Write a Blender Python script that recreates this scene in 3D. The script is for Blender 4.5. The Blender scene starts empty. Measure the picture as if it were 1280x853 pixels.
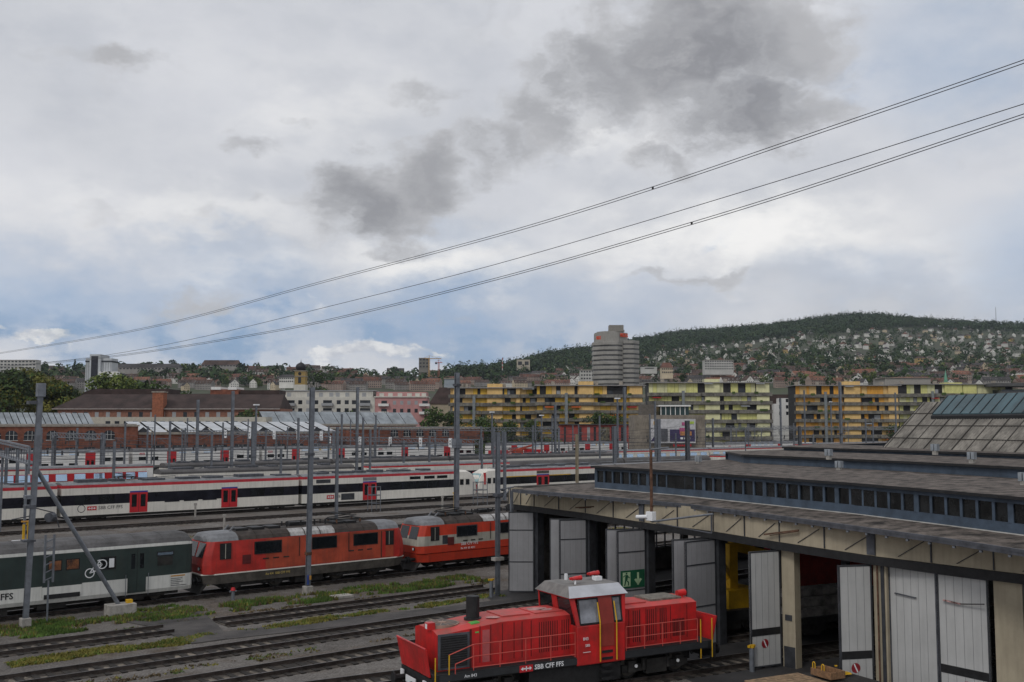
import bpy, math, random
from mathutils import Vector, noise
C = bpy.context.scene
R = math.radians
rnd = random.Random(7)
# ------------------------------------------------------------------ camera
PH = R(50.6); H = 10.5
FX, FY, RX, RY = math.cos(PH), math.sin(PH), math.sin(PH), -math.cos(PH)   # forward and right on the ground; tracks run along X
PT = math.atan(103/1280)
cd = bpy.data.cameras.new('camera'); cam = bpy.data.objects.new('camera', cd); C.collection.objects.link(cam)
cam.location = (0, 0, H); cam.rotation_euler = (R(90)+PT, 0, PH-R(90))
cd.lens = 36; cd.sensor_width = 36; cd.clip_start = .5; cd.clip_end = 9000
C.camera = cam
# ------------------------------------------------------------------ view, world, sun
C.render.engine = 'CYCLES'
C.view_settings.view_transform = 'Standard'; C.view_settings.look = 'None'
C.view_settings.exposure = 0.18; C.view_settings.gamma = 1.0; C.view_settings.use_curve_mapping = False
C.cycles.max_bounces = 5; C.cycles.diffuse_bounces = 2; C.cycles.glossy_bounces = 2; C.cycles.transmission_bounces = 3
C.cycles.use_denoising = True
SUN_EL, SUN_AZ = R(42), R(250)
W = bpy.data.worlds.new('World'); C.world = W; W.use_nodes = True
def build_world():
    nt = W.node_tree; N = nt.nodes; L = nt.links; N.clear()
    out = N.new('ShaderNodeOutputWorld')
    sky = N.new('ShaderNodeTexSky'); sky.sky_type = 'NISHITA'; sky.sun_disc = False
    sky.sun_elevation = SUN_EL; sky.sun_rotation = SUN_AZ
    tc = N.new('ShaderNodeTexCoord')
    def val(x, sock):
        if hasattr(x, 'links') or isinstance(x, bpy.types.NodeSocket): L.new(x, sock)
        else: sock.default_value = x
    def mt(op, a, b=0.0, clamp=False):
        n = N.new('ShaderNodeMath'); n.operation = op; n.use_clamp = clamp
        val(a, n.inputs[0]); val(b, n.inputs[1]); return n.outputs[0]
    def vm(op, a, b):
        n = N.new('ShaderNodeVectorMath'); n.operation = op
        val(a, n.inputs[0])
        if b is not None: val(b, n.inputs[1])
        return n.outputs['Value'] if op in ('DOT_PRODUCT', 'LENGTH') else n.outputs['Vector']
    def mr(v, a, b, c, d, t='SMOOTHSTEP'):
        n = N.new('ShaderNodeMapRange'); n.interpolation_type = t
        val(v, n.inputs[0])
        for i, q in enumerate((a, b, c, d)): n.inputs[i+1].default_value = q
        return n.outputs[0]
    def mix(f, a, b):
        n = N.new('ShaderNodeMix'); n.data_type = 'RGBA'
        val(f, n.inputs[0]); val(a, n.inputs[6]); val(b, n.inputs[7]); return n.outputs[2]
    def nz(vec, sc, det=6, ro=.55):
        n = N.new('ShaderNodeTexNoise'); n.inputs['Scale'].default_value = sc
        n.inputs['Detail'].default_value = det; n.inputs['Roughness'].default_value = ro
        L.new(vec, n.inputs['Vector']); return n
    d = tc.outputs['Generated']
    fw = vm('DOT_PRODUCT', d, (FX, FY, 0)); rt = vm('DOT_PRODUCT', d, (RX, RY, 0)); up = vm('DOT_PRODUCT', d, (0, 0, 1))
    az = mt('ARCTAN2', rt, fw); el = mt('ARCSINE', up)
    cmb = N.new('ShaderNodeCombineXYZ'); L.new(az, cmb.inputs[0]); L.new(el, cmb.inputs[1]); P = cmb.outputs[0]
    st = N.new('ShaderNodeMapping'); st.inputs['Scale'].default_value = (1, 1.8, 1); L.new(P, st.inputs[0]); S = st.outputs[0]
    n1 = nz(S, 4.5, 8, .58); n2 = nz(S, 14, 8, .6); n3 = nz(S, 2.0, 5, .5); n4 = nz(S, 45, 5, .6)
    wp = vm('SUBTRACT', n1.outputs['Color'], (.5, .5, .5)); wq = vm('SUBTRACT', n2.outputs['Color'], (.5, .5, .5))
    sc1 = N.new('ShaderNodeVectorMath'); sc1.operation = 'SCALE'; L.new(wp, sc1.inputs[0]); sc1.inputs['Scale'].default_value = .13
    sc2 = N.new('ShaderNodeVectorMath'); sc2.operation = 'SCALE'; L.new(wq, sc2.inputs[0]); sc2.inputs['Scale'].default_value = .085
    Q = vm('ADD', vm('ADD', P, sc1.outputs[0]), sc2.outputs[0])
    def blobs(lst):
        acc = None
        for x, y, rx, ry, w in lst:
            a, e = (x-640)/1280, (529-y)/1280
            dv = vm('MULTIPLY', vm('SUBTRACT', Q, (a, e, 0)), (1280/rx, 1280/ry, 0))
            g = mr(vm('LENGTH', dv, None), 1.0, 0.05, 0, w)
            acc = g if acc is None else mt('MAXIMUM', acc, g)
        return acc
    f1, f2, f3, f4 = n1.outputs['Fac'], n2.outputs['Fac'], n3.outputs['Fac'], n4.outputs['Fac']
    base = mix(mr(mt('ADD', mt('MULTIPLY', f1, .5), mt('MULTIPLY', f3, .5)), .36, .64, 0, 1), (.47, .49, .535, 1), (.62, .63, .665, 1))
    base = mix(mt('MULTIPLY', mr(f2, .38, .62, 0, 1), .22), base, (.68, .685, .70, 1))
    # lighter, thin cloud bands
    lite = blobs([(940, 300, 330, 85, .95), (560, 330, 230, 60, .8), (250, 285, 330, 60, .5), (770, 170, 130, 80, .55), (430, 150, 180, 90, .35),
                  (1150, 330, 220, 70, .6), (30, 390, 160, 40, .55), (330, 340, 150, 40, .5)])
    base = mix(mt('MULTIPLY', lite, mr(f2, .3, .6, .45, 1)), base, (.86, .85, .835, 1))
    # blue-grey veils low over the hills
    veil = blobs([(150, 390, 480, 90, 1), (520, 400, 380, 75, 1), (720, 385, 280, 70, .65), (1270, 340, 170, 110, .9), (1090, 360, 240, 50, .35), (1180, 100, 200, 140, .6), (560, 290, 200, 40, .3), (250, 330, 200, 30, .35), (640, 455, 900, 22, .5)])
    base = mix(mt('MULTIPLY', veil, mr(f1, .34, .62, 1, .5)), base, (.27, .38, .55, 1))
    # gaps of clear sky close to the horizon
    gap = blobs([(60, 437, 280, 36, 1), (260, 422, 300, 44, 1), (480, 422, 200, 28, .6), (600, 438, 160, 34, .9), (330, 445, 300, 26, .95), (170, 418, 330, 34, .95), (420, 428, 200, 26, .8), (690, 425, 80, 26, .6), (1010, 115, 130, 40, .35), (885, 298, 40, 12, .4)])
    gapf = mt('MULTIPLY', gap, mr(f2, .40, .58, 1, .12), True)
    # cumulus
    cu = blobs([(470, 447, 130, 36, .88), (530, 436, 70, 22, .75), (90, 440, 90, 20, .9), (20, 432, 60, 22, .8), (335, 447, 60, 14, .8), (420, 395, 260, 30, .55), (600, 400, 160, 36, .45), (850, 380, 160, 50, .4), (880, 350, 160, 14, .3)])
    cuf = mr(mt('MULTIPLY', cu, mt('ADD', mt('MULTIPLY', f2, .8), mt('MULTIPLY', f4, .6))), .34, .56, 0, 1)
    cuc = mix(mr(f4, .35, .65, 0, 1), (.50, .52, .57, 1), (.76, .76, .765, 1))
    # heavy grey clouds: one ragged mass from the centre to the upper right, with small satellites
    n5 = nz(Q, 5.5, 10, .56).outputs['Fac']; n6 = nz(Q, 11, 9, .6).outputs['Fac']
    fb = mt('ADD', mt('MULTIPLY', n5, .65), mt('MULTIPLY', n6, .35))
    dk = blobs([(450, 255, 160, 85, .95), (530, 235, 120, 75, .85), (615, 195, 120, 80, .62), (530, 140, 110, 40, .6), (690, 150, 130, 100, .62), (760, 90, 200, 110, .9), (880, 80, 290, 150, 1.05), (930, 140, 210, 120, 1.1), (830, 195, 150, 50, .75),
                (330, 182, 95, 40, .62), (385, 160, 45, 20, .55), (180, 105, 190, 30, .5), (305, 262, 60, 26, .5), (500, 312, 80, 26, .52), (200, 300, 220, 34, .4), (830, 352, 230, 20, .45), (570, 395, 230, 30, .42), (250, 385, 160, 36, .4), (1010, 40, 160, 90, .62), (150, 345, 90, 24, .42), (640, 20, 220, 70, .45)])
    dsum = mt('ADD', dk, mt('MULTIPLY', mt('SUBTRACT', fb, .5), 2.1))
    dkf = mr(dsum, .26, .70, 0, .96)
    dkc = mix(mr(dsum, .45, 1.05, 0, 1), (.43, .435, .455, 1), (.225, .228, .245, 1))
    dkc = mix(mt('MULTIPLY', mr(n6, .45, .68, 0, 1), .5), dkc, (.52, .52, .535, 1))
    col = mix(gapf, base, mix(.35, (.17, .31, .55, 1), (.26, .37, .54, 1)))
    col = mix(cuf, col, cuc)
    col = mix(dkf, col, dkc)
    grd = mix(mr(el, -.02, -.3, 0, 1), col, (.20, .20, .21, 1))
    b1 = N.new('ShaderNodeBackground'); L.new(grd, b1.inputs[0]); b1.inputs[1].default_value = 1.0
    b2 = N.new('ShaderNodeBackground'); L.new(sky.outputs[0], b2.inputs[0]); b2.inputs[1].default_value = .06
    ms = N.new('ShaderNodeMixShader'); L.new(mr(gapf, 0, 1, 0.02, .25, 'LINEAR'), ms.inputs[0]); L.new(b1.outputs[0], ms.inputs[1]); L.new(b2.outputs[0], ms.inputs[2])
    L.new(ms.outputs[0], out.inputs[0])
    W.cycles.sampling_method = 'MANUAL'; W.cycles.sample_map_resolution = 512
build_world()
sd = bpy.data.lights.new('sun', 'SUN'); sun = bpy.data.objects.new('sun', sd); C.collection.objects.link(sun)
sd.energy = .8; sd.angle = R(14); sd.color = (1, .97, .92)
# Nishita azimuth is clockwise from +Y
sv = Vector((math.sin(SUN_AZ)*math.cos(SUN_EL), math.cos(SUN_AZ)*math.cos(SUN_EL), math.sin(SUN_EL)))
sun.rotation_euler = sv.to_track_quat('Z', 'Y').to_euler(); sun.location = (-40, -30, 120)

# ------------------------------------------------------------------ helpers
def at(px, py, d):
    """world point seen at a pixel of the 1280-wide photograph, d metres ahead"""
    a = (px-640)/1280; b = -(py-426.5)/1280
    fw = math.cos(PT)-b*math.sin(PT); up = math.sin(PT)+b*math.cos(PT); t = d/fw
    return Vector((RX*a*t+FX*d, RY*a*t+FY*d, H+up*t))
def onz(px, py, z):
    p = at(px, py, 1); return Vector((p.x*(z-H)/(p.z-H), p.y*(z-H)/(p.z-H), z))
def depth(x, y): return x*FX+y*FY
def xatY(px, Y):
    p = at(px, 529, 1); return p.x/p.y*Y
def zat(py, d): return at(640, py, d).z
MATS = {}
def M(name, col, rough=.65, metal=0.0, var=.18, scale=1.5, col2=None, bump=0.0, bscale=30, streak=0.0, spec=.4):
    if name in MATS: return MATS[name]
    m = bpy.data.materials.new(name); m.use_nodes = True; nt = m.node_tree; N = nt.nodes; L = nt.links
    b = N['Principled BSDF']; b.inputs['Roughness'].default_value = rough; b.inputs['Metallic'].default_value = metal
    b.inputs['Specular IOR Level'].default_value = spec
    tc = N.new('ShaderNodeTexCoord'); n = N.new('ShaderNodeTexNoise'); n.inputs['Scale'].default_value = scale
    n.inputs['Detail'].default_value = 7; n.inputs['Roughness'].default_value = .65
    L.new(tc.outputs['Object'], n.inputs['Vector'])
    c1 = col2 or tuple(c*(1-var*1.6) for c in col)
    r = N.new('ShaderNodeValToRGB'); r.color_ramp.elements[0].position = .36; r.color_ramp.elements[1].position = .62
    r.color_ramp.elements[0].color = (*c1, 1); r.color_ramp.elements[1].color = (*[min(1, c*(1+var*.35)) for c in col], 1)
    L.new(n.outputs['Fac'], r.inputs[0]); src = r.outputs[0]
    if streak:
        mp = N.new('ShaderNodeMapping'); mp.inputs['Scale'].default_value = (2.2, 2.2, .22); L.new(tc.outputs['Object'], mp.inputs[0])
        s = N.new('ShaderNodeTexNoise'); s.inputs['Scale'].default_value = 2.5; s.inputs['Detail'].default_value = 6; L.new(mp.outputs[0], s.inputs['Vector'])
        mr = N.new('ShaderNodeMapRange'); L.new(s.outputs['Fac'], mr.inputs[0]); mr.inputs[1].default_value = .46; mr.inputs[2].default_value = .74; mr.inputs[3].default_value = 0; mr.inputs[4].default_value = streak
        mx = N.new('ShaderNodeMix'); mx.data_type = 'RGBA'; L.new(mr.outputs[0], mx.inputs[0]); L.new(src, mx.inputs[6]); mx.inputs[7].default_value = (.05, .042, .035, 1); src = mx.outputs[2]
    L.new(src, b.inputs['Base Color'])
    if bump:
        bn = N.new('ShaderNodeTexNoise'); bn.inputs['Scale'].default_value = bscale; bn.inputs['Detail'].default_value = 4; L.new(tc.outputs['Object'], bn.inputs['Vector'])
        bp = N.new('ShaderNodeBump'); bp.inputs['Strength'].default_value = bump; bp.inputs['Distance'].default_value = .05; L.new(bn.outputs['Fac'], bp.inputs['Height']); L.new(bp.outputs[0], b.inputs['Normal'])
    MATS[name] = m; return m
class MB:
    def __init__(s): s.v = []; s.f = []; s.m = []
    def face(s, pts, m=0):
        i = len(s.v); s.v += [tuple(p) for p in pts]; s.f.append(tuple(range(i, i+len(pts)))); s.m.append(m)
    def box(s, x0, y0, z0, x1, y1, z1, m=0, top=None):
        i = len(s.v); s.v += [(x0,y0,z0),(x1,y0,z0),(x1,y1,z0),(x0,y1,z0),(x0,y0,z1),(x1,y0,z1),(x1,y1,z1),(x0,y1,z1)]
        s.f += [tuple(i+k for k in q) for q in ((0,3,2,1),(4,5,6,7),(0,1,5,4),(1,2,6,5),(2,3,7,6),(3,0,4,7))]
        s.m += [m, m if top is None else top, m, m, m, m]; return s
    def hexa(s, b, t, m=0, top=None):
        """eight corners: four below, four above"""
        i = len(s.v); s.v += [tuple(p) for p in b]+[tuple(p) for p in t]
        s.f += [tuple(i+k for k in q) for q in ((0,3,2,1),(4,5,6,7),(0,1,5,4),(1,2,6,5),(2,3,7,6),(3,0,4,7))]
        s.m += [m, m if top is None else top, m, m, m, m]; return s
    def beam(s, p, q, w, h=None, m=0):
        p = Vector(p); q = Vector(q); h = h or w; d = (q-p).normalized()
        u = d.cross(Vector((0, 0, 1)));  u = Vector((1, 0, 0)) if u.length < 1e-4 else u.normalized()
        n = u.cross(d); u = u*w/2; n = n*h/2
        return s.hexa([p-u-n, p+u-n, p+u+n, p-u+n], [q-u-n, q+u-n, q+u+n, q-u+n], m)
    def tube(s, p, q, r, n=8, m=0, r2=None, cap=True):
        p = Vector(p); q = Vector(q); d = (q-p).normalized(); r2 = r if r2 is None else r2
        u = d.cross(Vector((0, 0, 1))); u = Vector((1, 0, 0)) if u.length < 1e-4 else u.normalized(); w = d.cross(u); i = len(s.v)
        for c, rr in ((p, r), (q, r2)):
            for k in range(n):
                a = 2*math.pi*k/n; s.v.append(tuple(c+u*math.cos(a)*rr+w*math.sin(a)*rr))
        for k in range(n): s.f.append((i+k, i+(k+1)%n, i+n+(k+1)%n, i+n+k)); s.m.append(m)
        if cap: s.f += [tuple(i+k for k in range(n))[::-1], tuple(i+n+k for k in range(n))]; s.m += [m, m]
        return s
    def path(s, pts, r, n=6, m=0):
        for a, b in zip(pts, pts[1:]): s.tube(a, b, r, n, m, cap=True)
        return s
    def prism(s, prof, x0, x1, ms=None, cap=0):
        """closed (y,z) outline swept along x; ms = material of each edge"""
        n = len(prof); i = len(s.v); s.v += [(x0, y, z) for y, z in prof]+[(x1, y, z) for y, z in prof]
        for k in range(n):
            s.f.append((i+k, i+(k+1)%n, i+n+(k+1)%n, i+n+k)); s.m.append(ms[k] if ms else cap)
        s.f += [tuple(i+k for k in range(n))[::-1], tuple(i+n+k for k in range(n))]; s.m += [cap, cap]; return s
    def loft(s, rings, ms, cap0=0, cap1=0):
        n = len(rings[0]); i = len(s.v)
        for r in rings: s.v += [tuple(p) for p in r]
        for j in range(len(rings)-1):
            for k in range(n):
                s.f.append((i+j*n+k, i+j*n+(k+1)%n, i+(j+1)*n+(k+1)%n, i+(j+1)*n+k)); s.m.append(ms[j])
        e = i+(len(rings)-1)*n
        s.f += [tuple(i+k for k in range(n))[::-1], tuple(e+k for k in range(n))]; s.m += [cap0, cap1]; return s
    def mesh(s, name, mats, smooth=False):
        me = bpy.data.meshes.new(name); me.from_pydata(s.v, [], s.f)
        for m in (mats if isinstance(mats, (list, tuple)) else [mats]): me.materials.append(m)
        me.polygons.foreach_set('material_index', s.m)
        if smooth: me.polygons.foreach_set('use_smooth', [True]*len(s.f))
        me.update(); return me
    def build(s, name, mats, parent=None, smooth=False, bevel=0):
        return link(name, s.mesh(name, mats, smooth), parent, bevel=bevel)
def link(name, me, parent=None, loc=None, rz=0, bevel=0):
    o = bpy.data.objects.new(name, me); C.collection.objects.link(o); o.parent = parent
    if loc is not None: o.location = loc
    if rz: o.rotation_euler.z = rz
    if bevel:
        b = o.modifiers.new('bevel', 'BEVEL'); b.width = bevel; b.segments = 2; b.limit_method = 'ANGLE'
    return o
def tag(o, label, cat, group=None):
    o['label'] = label; o['category'] = cat
    if group: o['group'] = group
    return o
def thing(name, label, cat, loc=(0, 0, 0), rz=0, group=None):
    o = bpy.data.objects.new(name, None); C.collection.objects.link(o); o.location = loc; o.rotation_euler.z = rz
    o.empty_display_size = .3
    return tag(o, label, cat, group)
def kind(o, k): o['kind'] = k; return o
KIDS = {}
def dup(root, loc, rz=0, label=None, group=None, scale=None):
    if root not in KIDS: KIDS[root] = [(c, list(c.children)) for c in root.children]
    r = root.copy(); C.collection.objects.link(r); r.location = loc; r.rotation_euler.z = rz
    if scale: r.scale = scale
    if label: r['label'] = label
    if group: r['group'] = group
    for ch, gs in KIDS[root]:
        c = ch.copy(); C.collection.objects.link(c); c.parent = r
        for g in gs:
            d = g.copy(); C.collection.objects.link(d); d.parent = c
    return r
def text(s, mat, parent, loc, size, rot=(90, 0, 0), name='lettering', ext=.004, bold=0.0, align='LEFT', sx=1.0):
    cu = bpy.data.curves.new(name, 'FONT'); cu.body = s; cu.size = size; cu.extrude = ext; cu.offset = bold; cu.align_x = align; cu.align_y = 'CENTER'
    cu.materials.append(mat); cu.resolution_u = 2
    q = bpy.data.objects.new(name, cu); me = bpy.data.meshes.new_from_object(q); bpy.data.objects.remove(q)
    o = bpy.data.objects.new(name, me); C.collection.objects.link(o); o.parent = parent; o.location = loc
    o.rotation_euler = [R(a) for a in rot]; o.scale.x = sx; return o
# ------------------------------------------------------------------ materials
RED = M('red_paint', (.50, .034, .026), .5, var=.18, scale=.9, streak=.4)
RED2 = M('faded_red_paint', (.44, .072, .034), .6, var=.2, scale=.8, streak=.35)
ORG = M('orange_red_paint', (.55, .048, .02), .5, var=.1, scale=.9, streak=.25)
CREAM = M('cream_paint', (.42, .40, .34), .55, var=.12, scale=.8, streak=.3)
WHT = M('white_train_paint', (.72, .69, .62), .45, var=.08, scale=.35, streak=.16)
WHT2 = M('clean_white_paint', (.74, .73, .70), .5, var=.06)
REDC = M('bright_red_paint', (.50, .018, .025), .45, var=.1)
BLK = M('black_metal', (.016, .016, .017), .6, var=.3, scale=4)
DKG = M('dark_underframe', (.03, .028, .026), .8, var=.4, scale=3)
GLS = M('window_glass', (.014, .017, .02), .08, var=.3, scale=.6, spec=.5)
SKYG = M('sky_tinted_glass', (.42, .56, .72), .1, metal=.75, var=.1, scale=.4)  # pale blue of the mirrored sky is put into the glass colour
BAND = M('dark_window_band', (.017, .018, .026), .15, var=.3, scale=.7)
GRF = M('grey_roof_paint', (.20, .205, .215), .6, var=.2, scale=1.2, streak=.3)
DRF = M('dirty_brown_roof', (.055, .043, .036), .75, var=.35, scale=2)
SKT = M('grime_skirt', (.095, .085, .072), .75, var=.3, scale=1.5)
RST = M('rust', (.13, .066, .04), .85, var=.4, scale=4)
RAIL = M('rail_steel', (.06, .048, .042), .5, metal=.3, var=.4, scale=3)
RTOP = M('worn_rail_head', (.16, .15, .15), .4, metal=.6, var=.3, scale=4)
GLV = M('galvanised_steel', (.19, .205, .23), .55, metal=.35, var=.18, scale=2.5)
DGLV = M('dark_galvanised_steel', (.10, .105, .12), .6, metal=.3, var=.25, scale=2.5)
CONC = M('concrete', (.36, .34, .31), .85, var=.2, scale=3, bump=.2)
YEL = M('yellow_paint', (.62, .36, .015), .5, var=.15)
BLU = M('blue_grey_frame', (.062, .088, .125), .6, var=.22, scale=1.5)
CRM = M('cream_wall', (.40, .345, .25), .8, var=.1, scale=.8, streak=.2)
GATE = M('grey_gate_panel', (.30, .30, .31), .6, var=.08, scale=.7, streak=.08)
GATEW = M('pale_gate_panel', (.47, .47, .46), .6, var=.06, scale=.7, streak=.1)
DKF = M('dark_steel_frame', (.045, .048, .055), .6, var=.3)
GRN = M('dark_green_paint', (.03, .048, .044), .55, var=.2, scale=.7, streak=.25)
WOOD = M('weathered_wood', (.30, .20, .115), .85, var=.35, scale=5, streak=.3)
LAMPW = M('white_plastic', (.78, .79, .8), .4, var=.05)
PINKR = M('handrail_red', (.55, .09, .07), .5, var=.1)
SILV = M('silver_roof', (.50, .51, .54), .5, var=.12, scale=1, metal=.2)
ROOFF = M('gravel_felt_roof', (.15, .125, .108), .95, var=.55, scale=1.5, streak=.45, bump=.3, bscale=60)
BRK = M('red_brick', (.235, .085, .052), .9, var=.3, scale=.6, streak=.2)
GRAYR = M('grey_roof_far', (.2, .2, .21), .8, var=.2)
# ------------------------------------------------------------------ ground, hills, tracks
RIDGE = [(-900, 458), (0, 458), (250, 456), (450, 459), (560, 462), (610, 460), (650, 451), (700, 441), (745, 435), (800, 422), (850, 414), (900, 409), (960, 403),
         (1000, 398), (1040, 393), (1070, 391), (1110, 393), (1150, 397), (1200, 399), (1280, 401), (2300, 425)]
def lerp_tab(t, x):
    if x <= t[0][0]: return t[0][1]
    for (a, p), (b, q) in zip(t, t[1:]):
        if x <= b:
            u = (x-a)/(b-a); return p+(q-p)*u
    return t[-1][1]
def sstep(a, b, x):
    u = max(0, min(1, (x-a)/(b-a))); return u*u*(3-2*u)
def terrain(X, Y):
    d = depth(X, Y)
    if d < 480: return 0.0
    px = 640+1280*(X*RX+Y*RY)/d
    dr = 1500+1350*sstep(520, 900, px)
    zr = H+(529-lerp_tab(RIDGE, px)-8)*dr/1280
    s = (d-480)/(dr-480)
    n = noise.noise(Vector((X*.004, Y*.004, 0)))*5+noise.noise(Vector((X*.0015, Y*.0015, 3)))*9
    z = zr*min(s, 1)**1.3 if s < 1 else zr-(d-dr)*.05
    return z+n*min(1, s*3)*(.35 if px < 560 else 1)
def groundmat():
    m = bpy.data.materials.new('yard_ballast'); m.use_nodes = True; nt = m.node_tree; N = nt.nodes; L = nt.links; b = N['Principled BSDF']
    b.inputs['Roughness'].default_value = .9; b.inputs['Specular IOR Level'].default_value = .25
    g = N.new('ShaderNodeNewGeometry')
    def nz(sc, det, ro=.6):
        n = N.new('ShaderNodeTexNoise'); n.inputs['Scale'].default_value = sc; n.inputs['Detail'].default_value = det; n.inputs['Roughness'].default_value = ro
        L.new(g.outputs['Position'], n.inputs['Vector']); return n.outputs['Fac']
    def ramp(f, a, b_, ca, cb):
        r = N.new('ShaderNodeValToRGB'); r.color_ramp.elements[0].position = a; r.color_ramp.elements[1].position = b_
        r.color_ramp.elements[0].color = (*ca, 1); r.color_ramp.elements[1].color = (*cb, 1); L.new(f, r.inputs[0]); return r.outputs[0]
    def mix(f, a, b_, t='MIX'):
        n = N.new('ShaderNodeMix'); n.data_type = 'RGBA'; n.blend_type = t
        if isinstance(f, float): n.inputs[0].default_value = f
        else: L.new(f, n.inputs[0])
        L.new(a, n.inputs[6]); L.new(b_, n.inputs[7]); return n.outputs[2]
    big = ramp(nz(.12, 6), .35, .65, (.108, .098, .09), (.19, .176, .162))
    brown = ramp(nz(.3, 6), .5, .68, (0, 0, 0), (1, 1, 1))
    br = ramp(nz(3, 4), .3, .7, (.075, .058, .045), (.145, .118, .092))
    fine = ramp(nz(9, 3, .8), .3, .72, (.28, .28, .28), (1.7, 1.7, 1.7))
    mid = ramp(nz(1.7, 5, .7), .32, .7, (.62, .60, .58), (1.25, 1.25, 1.25)); c = mix(brown, big, br); c = mix(.8, c, mid, 'MULTIPLY'); c = mix(.85, c, fine, 'MULTIPLY')
    L.new(c, b.inputs['Base Color'])
    bp = N.new('ShaderNodeBump'); bp.inputs['Strength'].default_value = .6; bp.inputs['Distance'].default_value = .05; L.new(nz(12, 3, .8), bp.inputs['Height']); L.new(bp.outputs[0], b.inputs['Normal'])
    return m
BAL = groundmat()
HILLG = M('hill_grass', (.045, .06, .025), .95, var=.4, scale=.02, col2=(.05, .047, .035))
def ground():
    mb = MB(); ang = [R(a) for a in range(-110, 111, 2)]; ds = [2, 6, 12, 20, 30, 42, 56, 75, 100, 140, 190, 250, 330, 420, 480]
    while ds[-1] < 3600: ds.append(ds[-1]+max(30, ds[-1]*.035))
    ds.append(5200); idx = {}
    for j, d in enumerate(ds):
        for i, a in enumerate(ang):
            X = d*(FX*math.cos(a)+RX*math.sin(a)); Y = d*(FY*math.cos(a)+RY*math.sin(a))
            mb.v.append((X, Y, terrain(X, Y) if abs(a) < R(75) else 0))
    n = len(ang)
    for j in range(len(ds)-1):
        for i in range(n-1):
            mb.f.append((j*n+i+1, j*n+i, (j+1)*n+i, (j+1)*n+i+1)); mb.m.append(0 if ds[j] < 400 else 1)
    kind(mb.build('ground', [BAL, HILLG], smooth=True), 'structure')
ground()
BED = M('oily_track_bed', (.075, .062, .05), .95, var=.3, scale=1.1, col2=(.02, .017, .015), bump=.6, bscale=14)
CRIB = M('crib_gravel', (.20, .17, .135), .95, var=.4, scale=2.5)
SLP = M('old_timber_sleeper', (.03, .025, .021), .9, var=.4, scale=3)
def track(label, x0, x1, Y, slope=0.0, near=True):
    """two rails on sleepers; Y is the centre line at x0, slope its change per metre"""
    L = math.hypot(x1-x0, (x1-x0)*slope)
    t = thing('railway_track', label, 'track', (x0, Y, 0), math.atan(slope), 'parallel tracks of the yard')
    MB().hexa([(0, -1.5, -.2), (L, -1.5, -.2), (L, 1.5, -.2), (0, 1.5, -.2)], [(0, -1.15, .03), (L, -1.15, .03), (L, 1.15, .03), (0, 1.15, .03)]).build('ballast_bed', BED, t)
    for s in (-1, 1):
        y = s*.75
        m = MB(); m.box(0, y-.07, .03, L, y+.07, .06); m.box(0, y-.03, .06, L, y+.03, .17); m.box(0, y-.036, .17, L, y+.036, .2, 0, 1)
        m.build('rail', [RAIL, RTOP], t)
    if near:
        m = MB(); k = 0.3
        while k < L-.2:
            j = rnd.uniform(-.03, .03); m.box(k-.12+j, -1.25, .0, k+.12+j, 1.25, .055)
            if noise.noise(Vector((x0+k*.45, Y, 2))) > -.12:
                cx, cy = k+.31, rnd.uniform(-.12, .12); m.face([(cx+.17*math.cos(q*.7854)*rnd.uniform(.6, 1.1), cy+.5*math.sin(q*.7854)*rnd.uniform(.5, 1.1), .036) for q in range(8)], 1)
            k += .63
        kind(m.build('sleepers', [SLP, CRIB], t), 'stuff')
    return t
track('track under the green coach and the two red electric locomotives', -10, 120, 61.2)
track('dark track along the grass strip ending at the left side of the asphalt crossing', 0, 20.2, 52.1)
track('dark track along the grass strip right of the asphalt crossing', 22.9, 41, 52.1)
track('second dark track below the grass strip, running to the first shed gate', 0, 62, 45.75)
track('third dark track with a wide grey ballast gap above it', 2, 60, 40.85)
track('slanted track ending behind the front of the diesel locomotive', 4, 60, 40.0, -.188)
track('track under the red diesel shunting locomotive', 6, 56, 35.55, -.205)
track('track into the gateway with the yellow crane', 30, 56, 26.2, -.22)
track('track into the gateway with the red vehicle and stacked beams', 30, 56, 21.5, -.24)
track('empty track just behind the red electric locomotives', 0, 130, 68.3)
track('empty track with yellow moss beside it behind the locomotives', 0, 140, 76.5)
track('empty track in the middle of the open ballast field', 5, 150, 88.5)
track('empty track two tracks in front of the long white train', 5, 160, 97.5)
track('empty track next to the long white train', 5, 170, 106.5)
track('track under the long white train with the red roof stripe', 0, 190, 115.5, near=False)
track('track under the grey roofed coach behind the long white train', 20, 260, 137.5, near=False)
track('track under the red and white coach and the panorama coaches', 20, 300, 162, near=False)
track('track under the trains with pale roofs on the right', 60, 340, 175.4, near=False)
track('track under the double deck coaches right of the billboard', 150, 380, 205.4, near=False)
track('track under the double deck trains at the far side of the yard', 20, 300, 241.4, near=False)

ASPH = M('dark_asphalt', (.042, .04, .04), .75, var=.35, scale=.5, col2=(.028, .027, .028), bump=.25, bscale=40)
def slab(name, pts, z0, z1, mat):
    m = MB(); n = len(pts); b = [(x, y, z0) for x, y in pts]; t = [(x, y, z1) for x, y in pts]
    m.face(t); [m.face([b[i], b[(i+1) % n], t[(i+1) % n], t[i]]) for i in range(n)]
    return kind(m.build(name, mat), 'structure')
def pp(*px): return [tuple(onz(x, y, .1))[:2] for x, y in px]
ASPH2 = M('worn_asphalt', (.075, .068, .064), .85, var=.4, scale=.6, col2=(.04, .037, .036), bump=.3, bscale=40)
slab('crossing_path', pp((240, 803), (206, 788), (190, 782), (142, 773), (160, 768), (228, 758), (252, 763), (268, 776), (280, 788), (284, 797)), -.05, .05, ASPH2)
slab('strip_path', pp((284, 797), (280, 788), (420, 772), (556, 757), (640, 746), (640, 764), (556, 766), (420, 782)), -.05, .03, ASPH2)
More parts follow.
